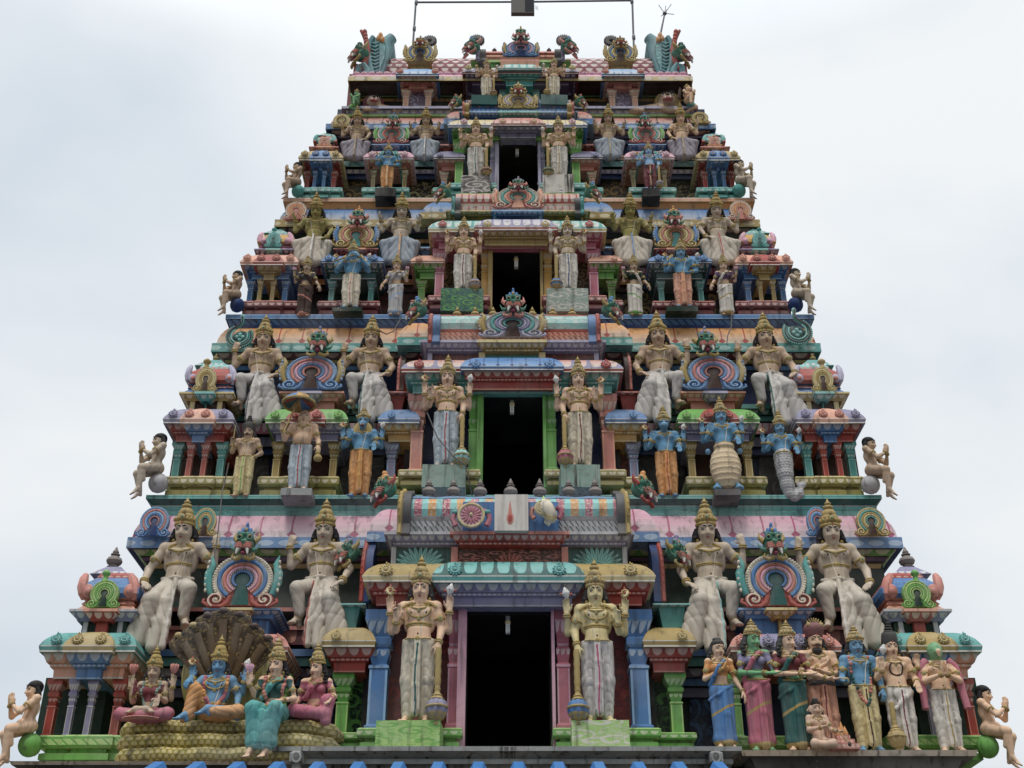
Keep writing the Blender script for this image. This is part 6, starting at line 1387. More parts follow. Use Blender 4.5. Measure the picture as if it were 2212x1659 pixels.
def D_fourarm(kind='human', lower='dhoti', crown='kirita', h=.013, pose='bless', gar=False):
    f = Fig(h); f.torso(); f.head(f.neck, crown, kind=kind, ear=kind == 'human')
    if kind == 'lion':
        m = f.mb('mane')
        for k in range(26):
            a = -2.6 + k * .2; m.tube([f.hp(.08 * math.sin(a), -.02, -.02 + .08 * math.cos(a) - .05), f.hp(.13 * math.sin(a), -.06, -.06 + .11 * math.cos(a) - .06), f.hp(.12 * math.sin(a), -.08, -.16 + .1 * math.cos(a) - .1)], lambda t: .03 - .02 * t, 'mane', 6)
        f.mb('open_mouth').ell(f.hp(0, -.155, -.085), (.042, .03, .03), 'maroon', None, 10, 6)
        for q in (-1, 1): f.mb('open_mouth').ell(f.hp(q * .02, -.172, -.075), (.007, .007, .016), 'white', None, 6, 4)
    if lower == 'dhoti': dhoti(f)
    elif lower == 'turtle':
        c = f.cloth; c.ell((0, -.02, .52), (.285, .20, .46), .05); c.ell((0, -.04, .93), (.2, .15, .08), .04); f.cname = 'turtle_shell'
        c.disp = lambda X, Y, Z: -.012 * np.maximum(0, np.cos(2 * np.pi * (Z / .11))) * (np.abs(np.sin(2 * np.pi * (X / .24 + .25 * np.floor(Z / .11)))) ** .4) * (Z < .85) + 0 * Y
        for q in (-1, 1): f.skin.ell((q * .2, -.1, .05), (.08, .1, .05), .03); f.skin.chain([(q * .1, 0, .9), (q * .14, 0, .2), (q * .24, -.12, .05)], .07, .04)
        for q in (-1, 1): f.skin.ell((q * .3, 0, .86), (.05, .06, .06), .03)
    elif lower == 'fish':
        c = f.cloth; f.cname = 'fish_tail'
        c.chain([(0, 0, .93), (0, -.01, .75), (0, -.02, .55), (.02, 0, .3), (.05, .02, .12)], .185, .10, .06); c.chain([(.05, .02, .12), (.14, .0, .05), (.24, -.02, .1), (.27, -.03, .26)], .10, .05, .06); c.ell((.3, -.03, .3), (.09, .03, .06), .03)
        def dp(X, Y, Z):
            a = np.arctan2(X - .02, -Y + .02) * .16; r = np.floor(Z / .06); return -.016 * np.clip(1 - ((np.mod(a / .055 + .5 * np.mod(r, 2), 1) - .5) ** 2 * 4 + (1 - np.mod(Z / .06, 1)) ** 2), 0, 1)
        c.disp = dp
    if pose == 'bless':
        rear_arms(f, 1.24, .36)
        f.arm(-1, (-.30, -.03, 1.10), (-.235, -.20, 1.17), d=(0, -.15, 1), n=(0, -1, -.1), curl=.08); f.arm(1, (.30, -.03, 1.10), (.255, -.2, 1.06), d=(0, -.3, -1), n=(0, -1, .2), curl=.08)
    elif pose == 'flute':
        rear_arms(f, 1.24, .37)
        f.arm(-1, (-.33, -.05, 1.16), (-.13, -.23, 1.30), d=(.5, -.1, .5), n=(0, .6, 1), curl=.7); f.arm(1, (.35, -.05, 1.22), (.17, -.22, 1.42), d=(-.5, -.2, .6), n=(0, .4, -.3), curl=.5)
        f.mb('flute').tube([(-.42, -.25, 1.25), (.17, -.23, 1.49)], .018, 'gold', 8)
        for k in range(6): t = .15 + k * .13; f.mb('flute').ell((-.42 + .59 * t, -.268, 1.25 + .24 * t), (.012, .008, .012), 'gold', None, 6, 4)
    elif pose == 'hip':
        rear_arms(f, 1.24, .36)
        f.arm(-1, (-.30, -.03, 1.10), (-.235, -.20, 1.17), d=(0, -.15, 1), n=(0, -1, -.1), curl=.08); f.arm(1, (.34, .02, 1.10), (.2, -.1, 1.0), d=(-.6, -.3, -.4), n=(0, .3, 1), curl=.3)
    elif pose == 'mace':
        rear_arms(f, 1.24, .36)
        f.arm(-1, (-.30, -.03, 1.10), (-.235, -.20, 1.15), d=(0, -.15, 1), n=(0, -1, -.1), curl=.08); f.arm(1, (.29, .0, 1.10), (.27, -.12, .9), d=(0, -.2, -1), n=(-.3, .6, 0), curl=.9); mace(f, .275, -.16, .86, -.06)
    common(f); f.chestmarks()
    if gar: garland(f, .16, None, .55)
    if lower != 'dhoti': f.belt(.97, .17, .018, sag=-.01)
    else: f.belt(.975, .165, .010)
    f.floor = 0
    return f.finish()

def D_lady(pose='lotus', h=.013, crown='kirita', yaw=0, gar=False):
    f = Fig(h); f.yaw = yaw; f.torso(fem=True); f.hc = V3(0, -.01, 1.585); f.hs = 1.22; f.head(f.neck, crown, fem=True, hairlen=.2); skirt(f); f.skinpaint = blouse_paint()
    if pose == 'lotus':        # one arm hanging out, other raised with a flower bud
        f.arm(-1, (-.27, -.02, 1.12), (-.36, -.1, .96), d=(-.25, -.2, -1), n=(.6, .5, 0), curl=.35, fem=True); f.arm(1, (.27, .0, 1.12), (.29, -.14, 1.27), d=(.05, -.1, 1), n=(0, -1, 0), curl=.5, fem=True, pinch=True); lotus(f, .30, -.18, 1.43, .045)
    elif pose == 'give':       # forearm stretched across to the viewer's right, palm up
        f.arm(1, (.26, -.08, 1.1), (.46, -.22, .98), d=(1, -.3, -.15), n=(0, -.3, 1), curl=.15, fem=True); f.arm(-1, (-.22, -.06, 1.1), (.12, -.3, 1.02), d=(1, -.2, -.05), n=(0, -.3, 1), curl=.15, fem=True)
    elif pose == 'chest':
        f.arm(-1, (-.25, -.03, 1.1), (.02, -.2, 1.22), d=(.5, -.2, .8), n=(-.3, 0, 0) , curl=.2, fem=True, lat=(0, 0, 1)); f.arm(1, (.25, .0, 1.08), (.33, -.08, .88), d=(.3, -.2, -1), n=(-.6, .4, 0), curl=.4, fem=True)
    f.cloth.chain([(.16, .02, 1.42), (.05, -.13, 1.36), (-.04, -.17, 1.26), (-.12, -.12, 1.12), (-.17, -.02, 1.0)], .028, .04, .015)
    f.necklace(.09, .05, r=.010, pend=False); f.necklace(.115, .11, r=.012); f.belt(1.0, .14, .016); f.floor = 0
    if gar: garland(f, .13, None, .85)
    return f.finish()

def D_man(pose='hip', crown='jata', mous=False, beard=False, belly=0, h=.012, kind='human', gar=False, yaw=0, sash=False):
    f = Fig(h); f.yaw = yaw; f.torso(belly=belly); f.head(f.neck, crown, mous=mous, beard=beard, hair=crown != 'bald', kind=kind, hairlen=.14)
    dhoti(f)
    if pose == 'hip':
        f.arm(-1, (-.31, -.02, 1.12), (-.29, -.16, 1.24), d=(.05, -.2, 1), n=(.2, -1, 0), curl=.9); f.arm(1, (.33, .04, 1.10), (.2, -.02, .98), d=(-.5, -.3, -.5), n=(0, .3, 1), curl=.8)
        f.mb('staff').tube([(-.27, -.2, 1.05), (-.25, -.22, 1.68)], .013, 'gold', 6)
    elif pose == 'umbrella':
        f.arm(-1, (-.33, -.04, 1.10), (-.37, -.2, 1.24), d=(.05, -.2, 1), n=(.2, -1, 0), curl=.9); f.arm(1, (.31, .0, 1.08), (.34, -.1, .93), d=(.1, -.2, -1), n=(-.4, .5, 0), curl=.7)
        m = f.mb('water_pot'); m.lathe([(.02, 0), (.07, .02), (.085, .07), (.06, .12), (.03, .14), (.045, .16), (.03, .2), (.01, .28)], 'gold', Matrix.Translation((.355, -.15, .58)), 14)
    elif pose == 'pray':
        for q in (-1, 1): f.arm(q, (q * .27, -.12, 1.10), (q * .03, -.30, 1.16), d=(-q * .02, -.25, 1), n=(-q, 0, 0), curl=.02, lat=(0, .6, 0))
    elif pose == 'priest':
        f.arm(-1, (-.29, -.06, 1.12), (-.06, -.28, 1.13), d=(.8, -.1, .4), n=(0, .3, 1), curl=.5); f.arm(1, (.29, -.06, 1.1), (.06, -.3, 1.04), d=(-.9, -.1, .1), n=(0, .2, 1), curl=.4)
    elif pose == 'groom':
        f.arm(-1, (-.30, -.06, 1.08), (-.30, -.26, .98), d=(-.8, -.4, -.1), n=(0, -.3, 1), curl=.2); f.arm(1, (.29, .0, 1.10), (.28, -.12, .9), d=(0, -.2, -1), n=(-.3, .6, 0), curl=.5)
        f.arm(1, (.37, .05, 1.16), (.37, -.06, 1.3), d=(0, 0, 1), n=(0, -1, 0), curl=.4, back=.06); emblem_conch(f, .385, -.1, 1.52, .06); mace(f, .36, -.16, .72, -.02)
    elif pose == 'ascetic':
        f.arm(-1, (-.29, -.03, 1.12), (-.25, -.2, 1.2), d=(0, -.15, 1), n=(0, -1, -.1), curl=.08); f.arm(1, (.30, -.02, 1.1), (.26, -.18, 1.02), d=(0, -.3, -1), n=(0, -1, .2), curl=.1)
        f.arm(1, (.36, .05, 1.16), (.36, -.06, 1.3), d=(0, 0, 1), n=(0, -1, 0), curl=.5, back=.06)
        f.cloth.ell((0, -.02, .86), (.205, .155, .14), .03); f.cloth.chain([(.18, -.04, .9), (.05, -.17, .78), (-.12, -.15, .62)], .05, .03, .03)
        for i, t in enumerate(np.linspace(-2.4, 2.4, 19)): f.blob(.1 * math.sin(t), 1.36 - .11 * (1 + math.cos(t)), .016, 'bead_string', 'brown')
    if sash:
        for q in (-1, 1): f.mb('shawl#%d' % q).tube([(q * .17, .0, 1.45), (q * .26, -.02, 1.36), (q * .30, -.04, 1.15), (q * .31, -.06, .95), (q * .33, -.1, .66)], lambda t: .075 - .02 * t, 'shawl', 10)
    if pose != 'priest': common(f)
    else: f.necklace(.12, .09); f.lay([(.15, 1.38), (.19, 1.15), (.16, 1.0)], .05, 'shawl#1', 'shawl', .4, -.02); f.lay([(-.15, 1.38), (-.19, 1.15), (-.16, 1.0)], .05, 'shawl', 'shawl', .4, -.02); f.belt(.95, .18, .035, 'waistband', 0, 'belt')
    f.chestmarks(); f.belt(.975, .165, .010)
    if gar: garland(f, .15, None, .66)
    f.floor = 0
    return f.finish()

def D_lotus_lady(h=.0105):
    f = Fig(h); f.torso(.17, fem=True, wide=1.05); f.hs = 1.2; f.hc = V3(0, -.02, .825); f.head(f.neck, 'kirita', fem=True, hairlen=.2)
    f.skinpaint = lambda cen: (['skin', 'blouse'], ((cen[:, 2] > .34) & (cen[:, 2] < .62) & (np.abs(cen[:, 0]) < .2)).astype(int))
    c = f.cloth; c.ell((0, 0, .17), (.2, .16, .12), .05)
    for q in (-1, 1): c.cone((q * .1, 0, .15), (q * .36, -.2, .13), .12, .095, .05); c.cone((q * .36, -.2, .13), (-q * .02, -.34, .08), .095, .07, .04); f.skin.chain([(q * .1, 0, .15), (q * .36, -.2, .13), (-q * .08, -.37, .17)], .06, .04); f.foot((-q * .08, -.37, .15), (-q * 1, -.2, .1), .9)
    c.disp = lambda X, Y, Z: crease(np.pi * (X / .09 + Z * 3 + .3 * np.sin(X * 9)), .008) + 0 * Y
    for q in (-1, 1):
        f.arm(q, (q * .3, .05, .42), (q * .33, -.04, .60), d=(0, 0, 1), n=(0, -1, 0), curl=.5, fem=True, back=.05, pinch=True); lotus(f, q * .32, -.05, .86, .075)
    f.arm(-1, (-.25, -.05, .36), (-.2, -.24, .42), d=(0, -.15, 1), n=(0, -1, 0), curl=.06, fem=True); f.arm(1, (.25, -.05, .36), (.2, -.27, .38), d=(0, -.35, -1), n=(0, -1, .2), curl=.06, fem=True)
    f.necklace(.1, .08); f.belt(.27, .13, .014); garland(f, .13, None, .22, .026, ('gar2', 'gar2')); f.floor = 0
    m = f.mb('lotus_seat')
    for k in range(11): a = -1.4 + k * .28; m.ell((.2 * math.sin(a), -.3 - .1 * math.cos(a), .03), (.05, .09, .02), 'lotus', Matrix.Rotation(a, 4, 'Z'), 8, 6)
    return f.finish()

def D_serpent_lord(h=.0105):
    f = Fig(h); f.torso(.2, wide=1.0); f.hs = 1.22; f.hc = V3(0, -.01, .87); f.head(f.neck, 'tall', hairlen=.12); c = f.cloth
    c.ell((0, 0, .18), (.2, .16, .12), .05)
    c.cone((-.1, 0, .2), (-.26, -.22, .46), .12, .1, .05); c.cone((-.26, -.22, .46), (-.30, -.24, .08), .1, .085, .04); c.cone((-.3, -.2, .12), (-.4, -.1, .05), .09, .05, .05)
    c.cone((.1, 0, .16), (.40, -.2, .15), .12, .095, .05); c.cone((.40, -.2, .15), (.08, -.38, .1), .095, .07, .04)
    c.disp = lambda X, Y, Z: crease(np.pi * (Z / .10 + np.abs(X) * 5 + .3 * np.sin(X * 14)), .010) + 0 * Y
    f.skin.chain([(.1, 0, .16), (.4, -.2, .15), (.0, -.4, .15)], .07, .045); f.skin.chain([(-.1, 0, .2), (-.26, -.22, .46), (-.3, -.24, .08), (-.33, -.3, .08)], .07, .045)
    f.foot((.0, -.4, .12), (-1, -.3, 0), 1.0); f.foot((-.33, -.3, .06), (-.8, -.6, 0), 1.0)
    f.arm(-1, (-.33, -.06, .52), (-.32, -.27, .62), d=(-.3, -.3, -.6), n=(0, .4, -.5), curl=.4); f.arm(1, (.33, .02, .42), (.36, -.12, .22), d=(.2, -.3, -1), n=(0, .6, -.3), curl=.3)
    f.arm(-1, (-.36, .1, .52), (-.39, .02, .70), d=(0, 0, 1), n=(0, -1, 0), curl=.3, back=.06, pinch=True); f.arm(1, (.36, .1, .5), (.4, .02, .66), d=(.1, 0, 1), n=(0, -1, 0), curl=.3, back=.06, pinch=True)
    emblem_disc(f, -.40, -.02, .93); emblem_conch(f, .42, -.02, .90)
    common(f); f.necklace(.15, .2, r=.014); garland(f, .17, None, .2, .034); f.belt(.30, .16, .013); f.chestmarks(); f.floor = 0
    return f.finish()

def D_seat_lady(h=.0105, side=False):
    f = Fig(h); f.torso(.5, fem=True, wide=1.05); f.hs = 1.2; f.yaw = -.35 if not side else -.5; f.hc = V3(0, -.02, 1.155); f.head(f.neck, 'kirita', fem=True, hairlen=.2)
    f.skinpaint = lambda cen: (['skin', 'blouse'], ((cen[:, 2] > .68) & (cen[:, 2] < .96) & (np.abs(cen[:, 0]) < .24)).astype(int)); c = f.cloth; c.ell((0, 0, .5), (.2, .16, .13), .06)
    if side:
        c.cone((-.1, 0, .5), (-.24, -.3, .46), .125, .09, .05); c.cone((.1, 0, .5), (.24, -.26, .6), .125, .1, .05); c.cone((.24, -.26, .6), (.24, -.3, .3), .1, .08, .05); c.cone((-.24, -.3, .46), (.2, -.32, .4), .09, .09, .05)
        f.arm(1, (.29, -.04, .72), (.3, -.26, .66), d=(-.2, -.5, -.4), n=(0, .1, -1), curl=.3, fem=True)
        f.arm(-1, (-.24, 0, .7), (-.3, -.15, .58), d=(-.1, -.4, -.6), n=(0, .3, -1), curl=.3, fem=True)
    else:
        for q in (-1, 1):
            c.cone((q * .1, 0, .5), (q * .15 - .05, -.34, .47), .13, .11, .05); c.cone((q * .15 - .05, -.34, .47), (q * .1 - .06, -.3, .02), .11, .10, .05); f.skin.chain([(q * .1, 0, .5), (q * .15 - .05, -.34, .47), (q * .1 - .06, -.3, .1), (q * .1 - .08, -.32, -.08)], .07, .04); f.foot((q * .1 - .08, -.33, -.08), (-.3, -1, -.4), .9)
        c.cone((-.05, -.42, .4), (-.05, -.38, .02), .06, .11, .05); c.chain([(-.2, -.3, .04), (.1, -.3, .04)], .07, .07, .05)
        f.arm(1, (.28, .0, .7), (.16, -.28, .6), d=(-.7, -.4, -.2), n=(0, .1, -1), curl=.25, fem=True); f.arm(-1, (-.26, -.02, .74), (-.33, -.18, .86), d=(-.05, -.1, 1), n=(0, -1, 0), curl=.5, fem=True, pinch=True); lotus(f, -.34, -.2, 1.06, .06)
        garland(f, .14, None, .52, .03, ('gar1', 'gar1'))
    c.disp = lambda X, Y, Z: (crease(X * 34 + 1.2 * np.sin(Z * 6), .011) + crease(np.pi * (Z / .16 + 6 * (np.abs(X + .05) - .1) ** 2 * 9), .006)) + 0 * Y
    c.chain([(.16, .02, .99), (.05, -.12, .93), (-.04, -.17, .83), (-.14, -.1, .68)], .03, .045, .015)
    f.clothpaint = lambda cen: (['cloth', 'trim'], (cen[:, 2] < -.02).astype(int))
    f.necklace(.1, .1); f.belt(.57, .14, .015); f.floor = -.17 if not side else .3
    return f.finish()

def D_fourface(h=.0115):
    f = Fig(h); f.torso(.2, wide=.95); f.hs = 1.25; f.hc = V3(0, -.02, .84); f.head(f.neck, 'bun', hairlen=.1); s = f.skin
    for q in (-1, 1):
        s.ell(f.hp(q * .085, .03, -.02), (.07, .085, .1), .02); s.cone(f.hp(q * .15, .02, 0), f.hp(q * .165, .02, -.03), .014, .018, .01)
        s.cone((q * .1, 0, .17), (q * .23, -.28, .12), .12, .085, .05); s.cone((q * .23, -.28, .12), (-q * .02, -.34, .09), .085, .06, .04)
    f.arm(-1, (-.26, -.08, .42), (-.02, -.3, .42), d=(1, -.2, .1), n=(0, .2, 1), curl=.5); f.arm(1, (.28, -.08, .42), (.3, -.3, .36), d=(.6, -.5, -.3), n=(0, .1, 1), curl=.3)
    f.necklace(.12, .09); f.mb('ladle').tube([(.3, -.36, .36), (.5, -.5, .1)], .016, 'gold', 6); f.mb('ladle').ell((.52, -.5, .06), .045, 'brown'); f.floor = 0
    return f.finish()

def D_kneel(h=.014, wings=False):
    f = Fig(h); f.torso(.4, wide=.98); f.hs = 1.35; f.hc = V3(0, -.02, 1.06); f.head(f.neck, 'short', kind='human' if not wings else 'parrot'); s = f.skin
    s.cone((.1, 0, .4), (.2, -.3, .46), .11, .08, .04); s.cone((.2, -.3, .46), (.2, -.26, .08), .078, .05, .03); f.foot((.2, -.27, .07), (.2, -1, 0)); s.cone((-.1, 0, .4), (-.2, -.26, .12), .11, .08, .04); s.cone((-.2, -.26, .1), (-.16, .15, .07), .07, .05, .03)
    for q in (-1, 1): f.arm(q, (q * .27, -.12, .62), (q * .03, -.34, .68), d=(-q * .02, -.25, 1), n=(-q, 0, 0), curl=.02, lat=(0, .6, 0))
    f.cloth.ell((0, 0, .42), (.2, .16, .1), .04); f.cloth.cone((-.1, 0, .38), (-.18, -.2, .18), .125, .1, .04)
    if wings:
        for q in (-1, 1):
            m = f.mb('wing#%d' % q)
            for k in range(7): m.ell((q * (.3 + .03 * k), .12, .95 - .1 * k), (.1, .03, .13), 'wing', Matrix.Rotation(-q * (.5 + .1 * k), 4, 'Y'), 8, 6)
    common(f); f.floor = 0
    return f.finish()

def D_lion(h=.02):
    f = Fig(h); s = f.skin; f.sname = 'body'
    s.cone((-.55, 0, .2), (.2, 0, .26), .2, .22, .1); s.ell((-.6, 0, .2), (.22, .24, .2), .1); s.ell((.36, -.04, .52), (.26, .25, .27), .1); s.cone((.36, -.16, .44), (.36, -.32, .40), .16, .13, .06)
    for q in (-1, 1):
        s.cone((.2, q * .16, .2), (.4, q * .2, .07), .1, .07, .05); s.cone((.4, q * .2, .07), (.66, q * .2, .05), .07, .065, .04); s.cone((-.6, q * .2, .15), (-.35, q * .27, .06), .12, .07, .05); s.cone((.36 + q * .18, 0, .7), (.36 + q * .22, 0, .84), .07, .03, .04)
    s.chain([(-.78, 0, .2), (-.95, .1, .25), (-1.0, .05, .45), (-.85, 0, .52)], .07, .045, .04)
    m = f.mb('mane')
    for k in range(22): a = k * .2856; m.ell((.36 + .29 * math.cos(a), -.04, .52 + .29 * math.sin(a)), (.075, .1, .075), 'mane', None, 8, 6)
    m = f.mb('lion_face')
    for q in (-1, 1): m.ell((.36 + q * .11, -.26, .6), .055, 'white', None, 8, 6); m.ell((.36 + q * .115, -.305, .6), .034, 'black', None, 8, 6); m.tube([(.36 + q * .03, -.28, .66), (.36 + q * .11, -.30, .69), (.36 + q * .2, -.24, .66)], .02, 'black', 6)
    m.ell((.36, -.44, .44), (.06, .04, .04), 'black', None, 8, 6); m.ell((.36, -.39, .32), (.15, .08, .055), 'red', None, 10, 6)
    for q in (-1, 1): m.ell((.36 + q * .07, -.45, .33), (.02, .02, .04), 'white', None, 6, 4)
    f.floor = 0
    return f.finish()
# ------------------------------------------------------------------ statues in their places
DEFROLE.update(gar1='rose', gar2='orange', belt='dgrey', shawl='stone', trim='lgold', blouse='maroon', lotus='pink', stem='green', mace_head='lav', globe='navy', wing='brown', mane='gold', red='red', white='white', black='black', maroon='maroon')
GU = D_guardian()
gg = 'guardian statues flanking the doorways'
def guard(px, pb, pt, Y, mir, label, skin, cloth, stripe, mh, ped):
    r = place(GU, 'guardian_statue', label, px, pb, pt, Y, dict(skin=skin, cloth=cloth, stripe=stripe, mace_head=mh), gg, mir, lean=.0 if pb > 900 else (.07 if pb > 500 else .12), wide=.92 if pb > 900 else (1.0 if pb > 500 else 1.1))
    x0, x1, p0, p1, mats = ped
    k = r.scale.z; Yf = Y - .2 * k; m = MB(); a, b = at(x0, p0, Yf), at(x1, p1, Yf)
    m.box((a.x, Yf, b.z), (b.x, Y + .4, r.location.z), mats); o = m.build('pedestal', None, 0); o.parent = r; o.matrix_parent_inverse = Matrix.LocRotScale(r.location, None, r.scale).inverted()
    return r
guard(905, 1557, 1200, 13.63, False, 'largest pale skinned guardian statue in cream cloth on light green pedestal, left of lowest door', 'fskin', 'ivory', 'dteal', 'lav', (814, 951, 1556, 1612, PAT('scroll', 'lgreen', 'green', .4)))
guard(1289, 1557, 1208, 13.63, True, 'olive faced guardian statue in white cloth on light green pedestal, right of lowest door', 'lgold', 'pale', 'dpink', 'blue', (1235, 1362, 1558, 1614, PAT('scroll', 'lgreen', 'lwhite', .42)))
guard(965, 1005, 767, 14.73, False, 'guardian statue in pale blue cloth with teal club on grey block, second storey door', 'skin', 'paleblue', 'red', 'lteal', (912, 1004, 1003, 1052, P('sgrey', 1.6)))
guard(1251, 1005, 771, 14.73, True, 'guardian statue in cream cloth with pink club on peeling grey block, second storey door', 'skin', 'ivory', 'maroon', 'rose', (1210, 1297, 1004, 1052, P('sgrey', 2.2)))
guard(1001, 624, 468, 15.62, False, 'guardian statue in white cloth with purple club on green scrolled block, third storey', 'skin', 'lwhite', 'maroon', 'lav', (952, 1043, 623, 669, PAT('scroll', 'dteal', 'green', .25)))
guard(1226, 624, 466, 15.62, True, 'grey faced guardian statue in white cloth on peeling green block, third storey', 'stone', 'lwhite', 'navy', 'blue', (1181, 1272, 624, 669, PAT('scroll', 'sgrey', 'lwhite', .3)))
guard(1029, 379, 252, 16.24, False, 'guardian statue with striped red club on black and white scrolled block, fourth storey', 'skin', 'lwhite', 'dteal', 'maroon', (997, 1059, 378, 411, PAT('scroll', 'dgrey', 'lwhite', .4)))
guard(1207, 378, 250, 16.24, True, 'guardian statue with dark green club on worn white block, fourth storey', 'skin', 'lwhite', 'gold', 'dteal', (1173, 1241, 377, 411, P('lwhite', 2.5)))
guard(1051, 206, 125, 16.5, False, 'small guardian statue on dark green block left of the topmost little door', 'skin', 'cream', 'gold', 'maroon', (1018, 1074, 204, 222, P('dteal')))
guard(1196, 205, 122, 16.5, True, 'small guardian statue on dark green block right of the topmost little door', 'skin', 'cream', 'gold', 'gold', (1168, 1226, 204, 222, P('dteal')))

GI = D_giant(); sg = 'large seated figures holding the gables'
def giant(px, pb, pt, Y, mir, label, skin='tan', cloth='lwhite', stripe='stone'):
    cloth = {'lwhite': 'dusty', 'lgrey': 'dusty2'}.get(cloth, cloth); return place(GI, 'seated_statue', label, px, pb, pt, Y, dict(skin=skin, cloth=cloth, stripe=stripe, hair='dark'), sg, mir, toe=.42, wide=.97, lean=.03)
giant(388, 1401, 1076, 14.5, False, 'grey seated giant between green gabled corner dome and red horseshoe gable, lowest storey', 'stone', 'lwhite', 'lwhite')
giant(697, 1396, 1078, 14.5, True, 'seated giant with red striped fall of cloth, right of red and teal gable, lowest storey', 'stone', 'lwhite', 'red')
giant(1532, 1402, 1076, 14.5, False, 'seated giant left of the red gable with teal side leaves, above yellow bloused woman', 'stone', 'lwhite', 'lteal')
giant(1805, 1404, 1079, 14.5, True, 'seated giant with green stained cloth right of red gable, above the wedding group', 'stone', 'lwhite', 'lwhite')
giant(565, 908, 682, 15.5, True, 'tan seated giant with raised palm left of blue gable, second storey beside swirl ornament', 'tan', 'lgrey', 'dgrey')
giant(800, 905, 682, 15.5, True, 'tan seated giant with dark green striped cloth between blue gable and porch, second storey', 'tan', 'lgrey', 'dteal')
giant(1424, 907, 673, 15.5, False, 'tan seated giant left of the blue gable with golden birds, second storey', 'tan', 'lgrey', 'lwhite')
giant(1658, 911, 676, 15.5, True, 'tan seated giant with black striped cloth, right of blue gable, second storey', 'tan', 'lgrey', 'dteal')
SQ = D_squatter(); SD = D_squatter(disc=False)
def squat(dsg, px, pb, pt, Y, mir, label, skin, cloth, stripe):
    cloth = {'lwhite': 'dusty', 'lblue': 'bluegrey', 'lav': 'greylav'}[cloth]; return place(dsg, 'seated_statue', label, px, pb, pt, Y, dict(skin=skin, cloth=cloth, stripe=stripe, hair='dark'), sg, mir, toe=.38, lean=.10 if pb > 400 else .14, wide=1.04)
squat(SD, 683, 561, 422, 16.2, True, 'olive green seated figure with raised palm under peach swirl, third storey', 'olive', 'lwhite', 'lwhite')
squat(SQ, 868, 561, 422, 16.2, True, 'pale seated figure in bluish cloth right of gold and blue gable, third storey', 'stone', 'lblue', 'orange')
squat(SQ, 1360, 560, 421, 16.2, False, 'olive green seated figure with blue striped cloth left of gable, third storey', 'olive', 'lwhite', 'blue')
squat(SD, 1546, 560, 420, 16.2, False, 'pale grey seated figure with raised palm beside peach swirl, third storey', 'stone', 'lwhite', 'red')
squat(SD, 774, 336, 235, 16.8, True, 'tan seated figure with gold striped cloth under gold swirl, fourth storey', 'tan', 'lav', 'gold')
squat(SQ, 921, 335, 235, 16.8, True, 'seated figure in grey blue cloth right of red gable, fourth storey', 'tan', 'lblue', 'lwhite')
squat(SQ, 1312, 334, 230, 16.8, False, 'seated figure in pale blue cloth left of red and green gable, fourth storey', 'tan', 'lblue', 'gold')
squat(SD, 1469, 334, 229, 16.8, False, 'golden seated figure with yellow sash beside gold swirl, fourth storey', 'fskin', 'lav', 'gold')

PR = D_praying(); pg = 'praying figures seated on globes at the corners'
def pray(px, pb, pt, Y, left, label, skin, globe): return place(PR, 'praying_statue', label, px, pb, pt, Y, dict(skin=skin, cloth=skin, globe=globe), pg, not left, R(-55) if left else R(55), toe=.05, lean=0, wide=1.12)
pray(62, 1650, 1470, 13.75, True, 'largest praying figure at the lowest left corner on a green globe', 'fskin', 'green')
pray(2136, 1652, 1480, 13.75, False, 'largest praying figure at the lowest right corner on a green globe', 'fskin', 'green')
pray(338, 1072, 937, 14.85, True, 'grey weathered praying figure on pale globe, second storey left corner', 'stone', 'lgrey')
pray(1884, 1074, 945, 14.85, False, 'pinkish praying figure with dark hair on pale globe, second storey right corner', 'tan', 'lgrey')
pray(509, 677, 586, 15.75, True, 'praying figure on navy globe, third storey left corner', 'tan', 'navy')
pray(1722, 677, 581, 15.75, False, 'praying figure with dark cropped hair on navy globe, third storey right corner', 'stone', 'navy')
pray(640, 427, 352, 16.4, True, 'small praying figure on teal globe, fourth storey left corner', 'tan', 'teal')
pray(1600, 427, 346, 16.4, False, 'small praying figure in grey shirt on teal globe, fourth storey right corner', 'stone', 'teal')

fg = 'figures standing on the second storey'; _pl = place
def place(fig, name, label, px, pb, ptp, Y, roles=None, group=None, *a, **k):
    if 'third storey' in (group or '') or 'fourth storey' in (group or ''): k.setdefault('lean', .09); k.setdefault('wide', 1.08)
    return _pl(fig, name, label, px, pb, ptp, Y, roles, group, *a, **k)
f3 = 'figures standing on the third storey'; f4 = 'figures standing on the fourth storey'
def slab(r, x0, x1, p0, p1, Y, c, d=.5):
    m = MB(); a, b = at(x0, p0, Y), at(x1, p1, Y); m.box((a.x, Y, b.z), (b.x, Y + d, a.z), P(c, 1.5)); o = m.build('plinth', None, 0); o.parent = r; o.matrix_parent_inverse = Matrix.LocRotScale(r.location, None, r.scale).inverted()
BLU = dict(skin='bskin', cloth='orange', stripe='cream')
place(D_man('hip', 'jata', mous=True), 'standing_statue', 'moustached bare chested man statue with hand on hip holding a staff', 531, 1069, 900, 14.95, dict(skin='tan', cloth='lgold', stripe='green'), fg)
r = place(D_man('umbrella', 'bald', belly=.075), 'standing_statue', 'pot bellied bald figure statue with water pot on grey slab under the parasol', 651, 1055, 886, 14.76, dict(skin='fskin', cloth='paleblue', stripe='red'), fg); slab(r, 607, 672, 1054, 1069, 14.62, 'grey', .6)
ub = empty('parasol', at(645, 952, 14.3)); tag(ub, 'red, blue and gold stone parasol above the bald figure', 'parasol', None); T0 = ub.location.copy()
m = MB(); c_ = at(646, 873, 14.6) - T0; Rr = at(681, 873, 14.6).x - at(646, 873, 14.6).x
rows = []
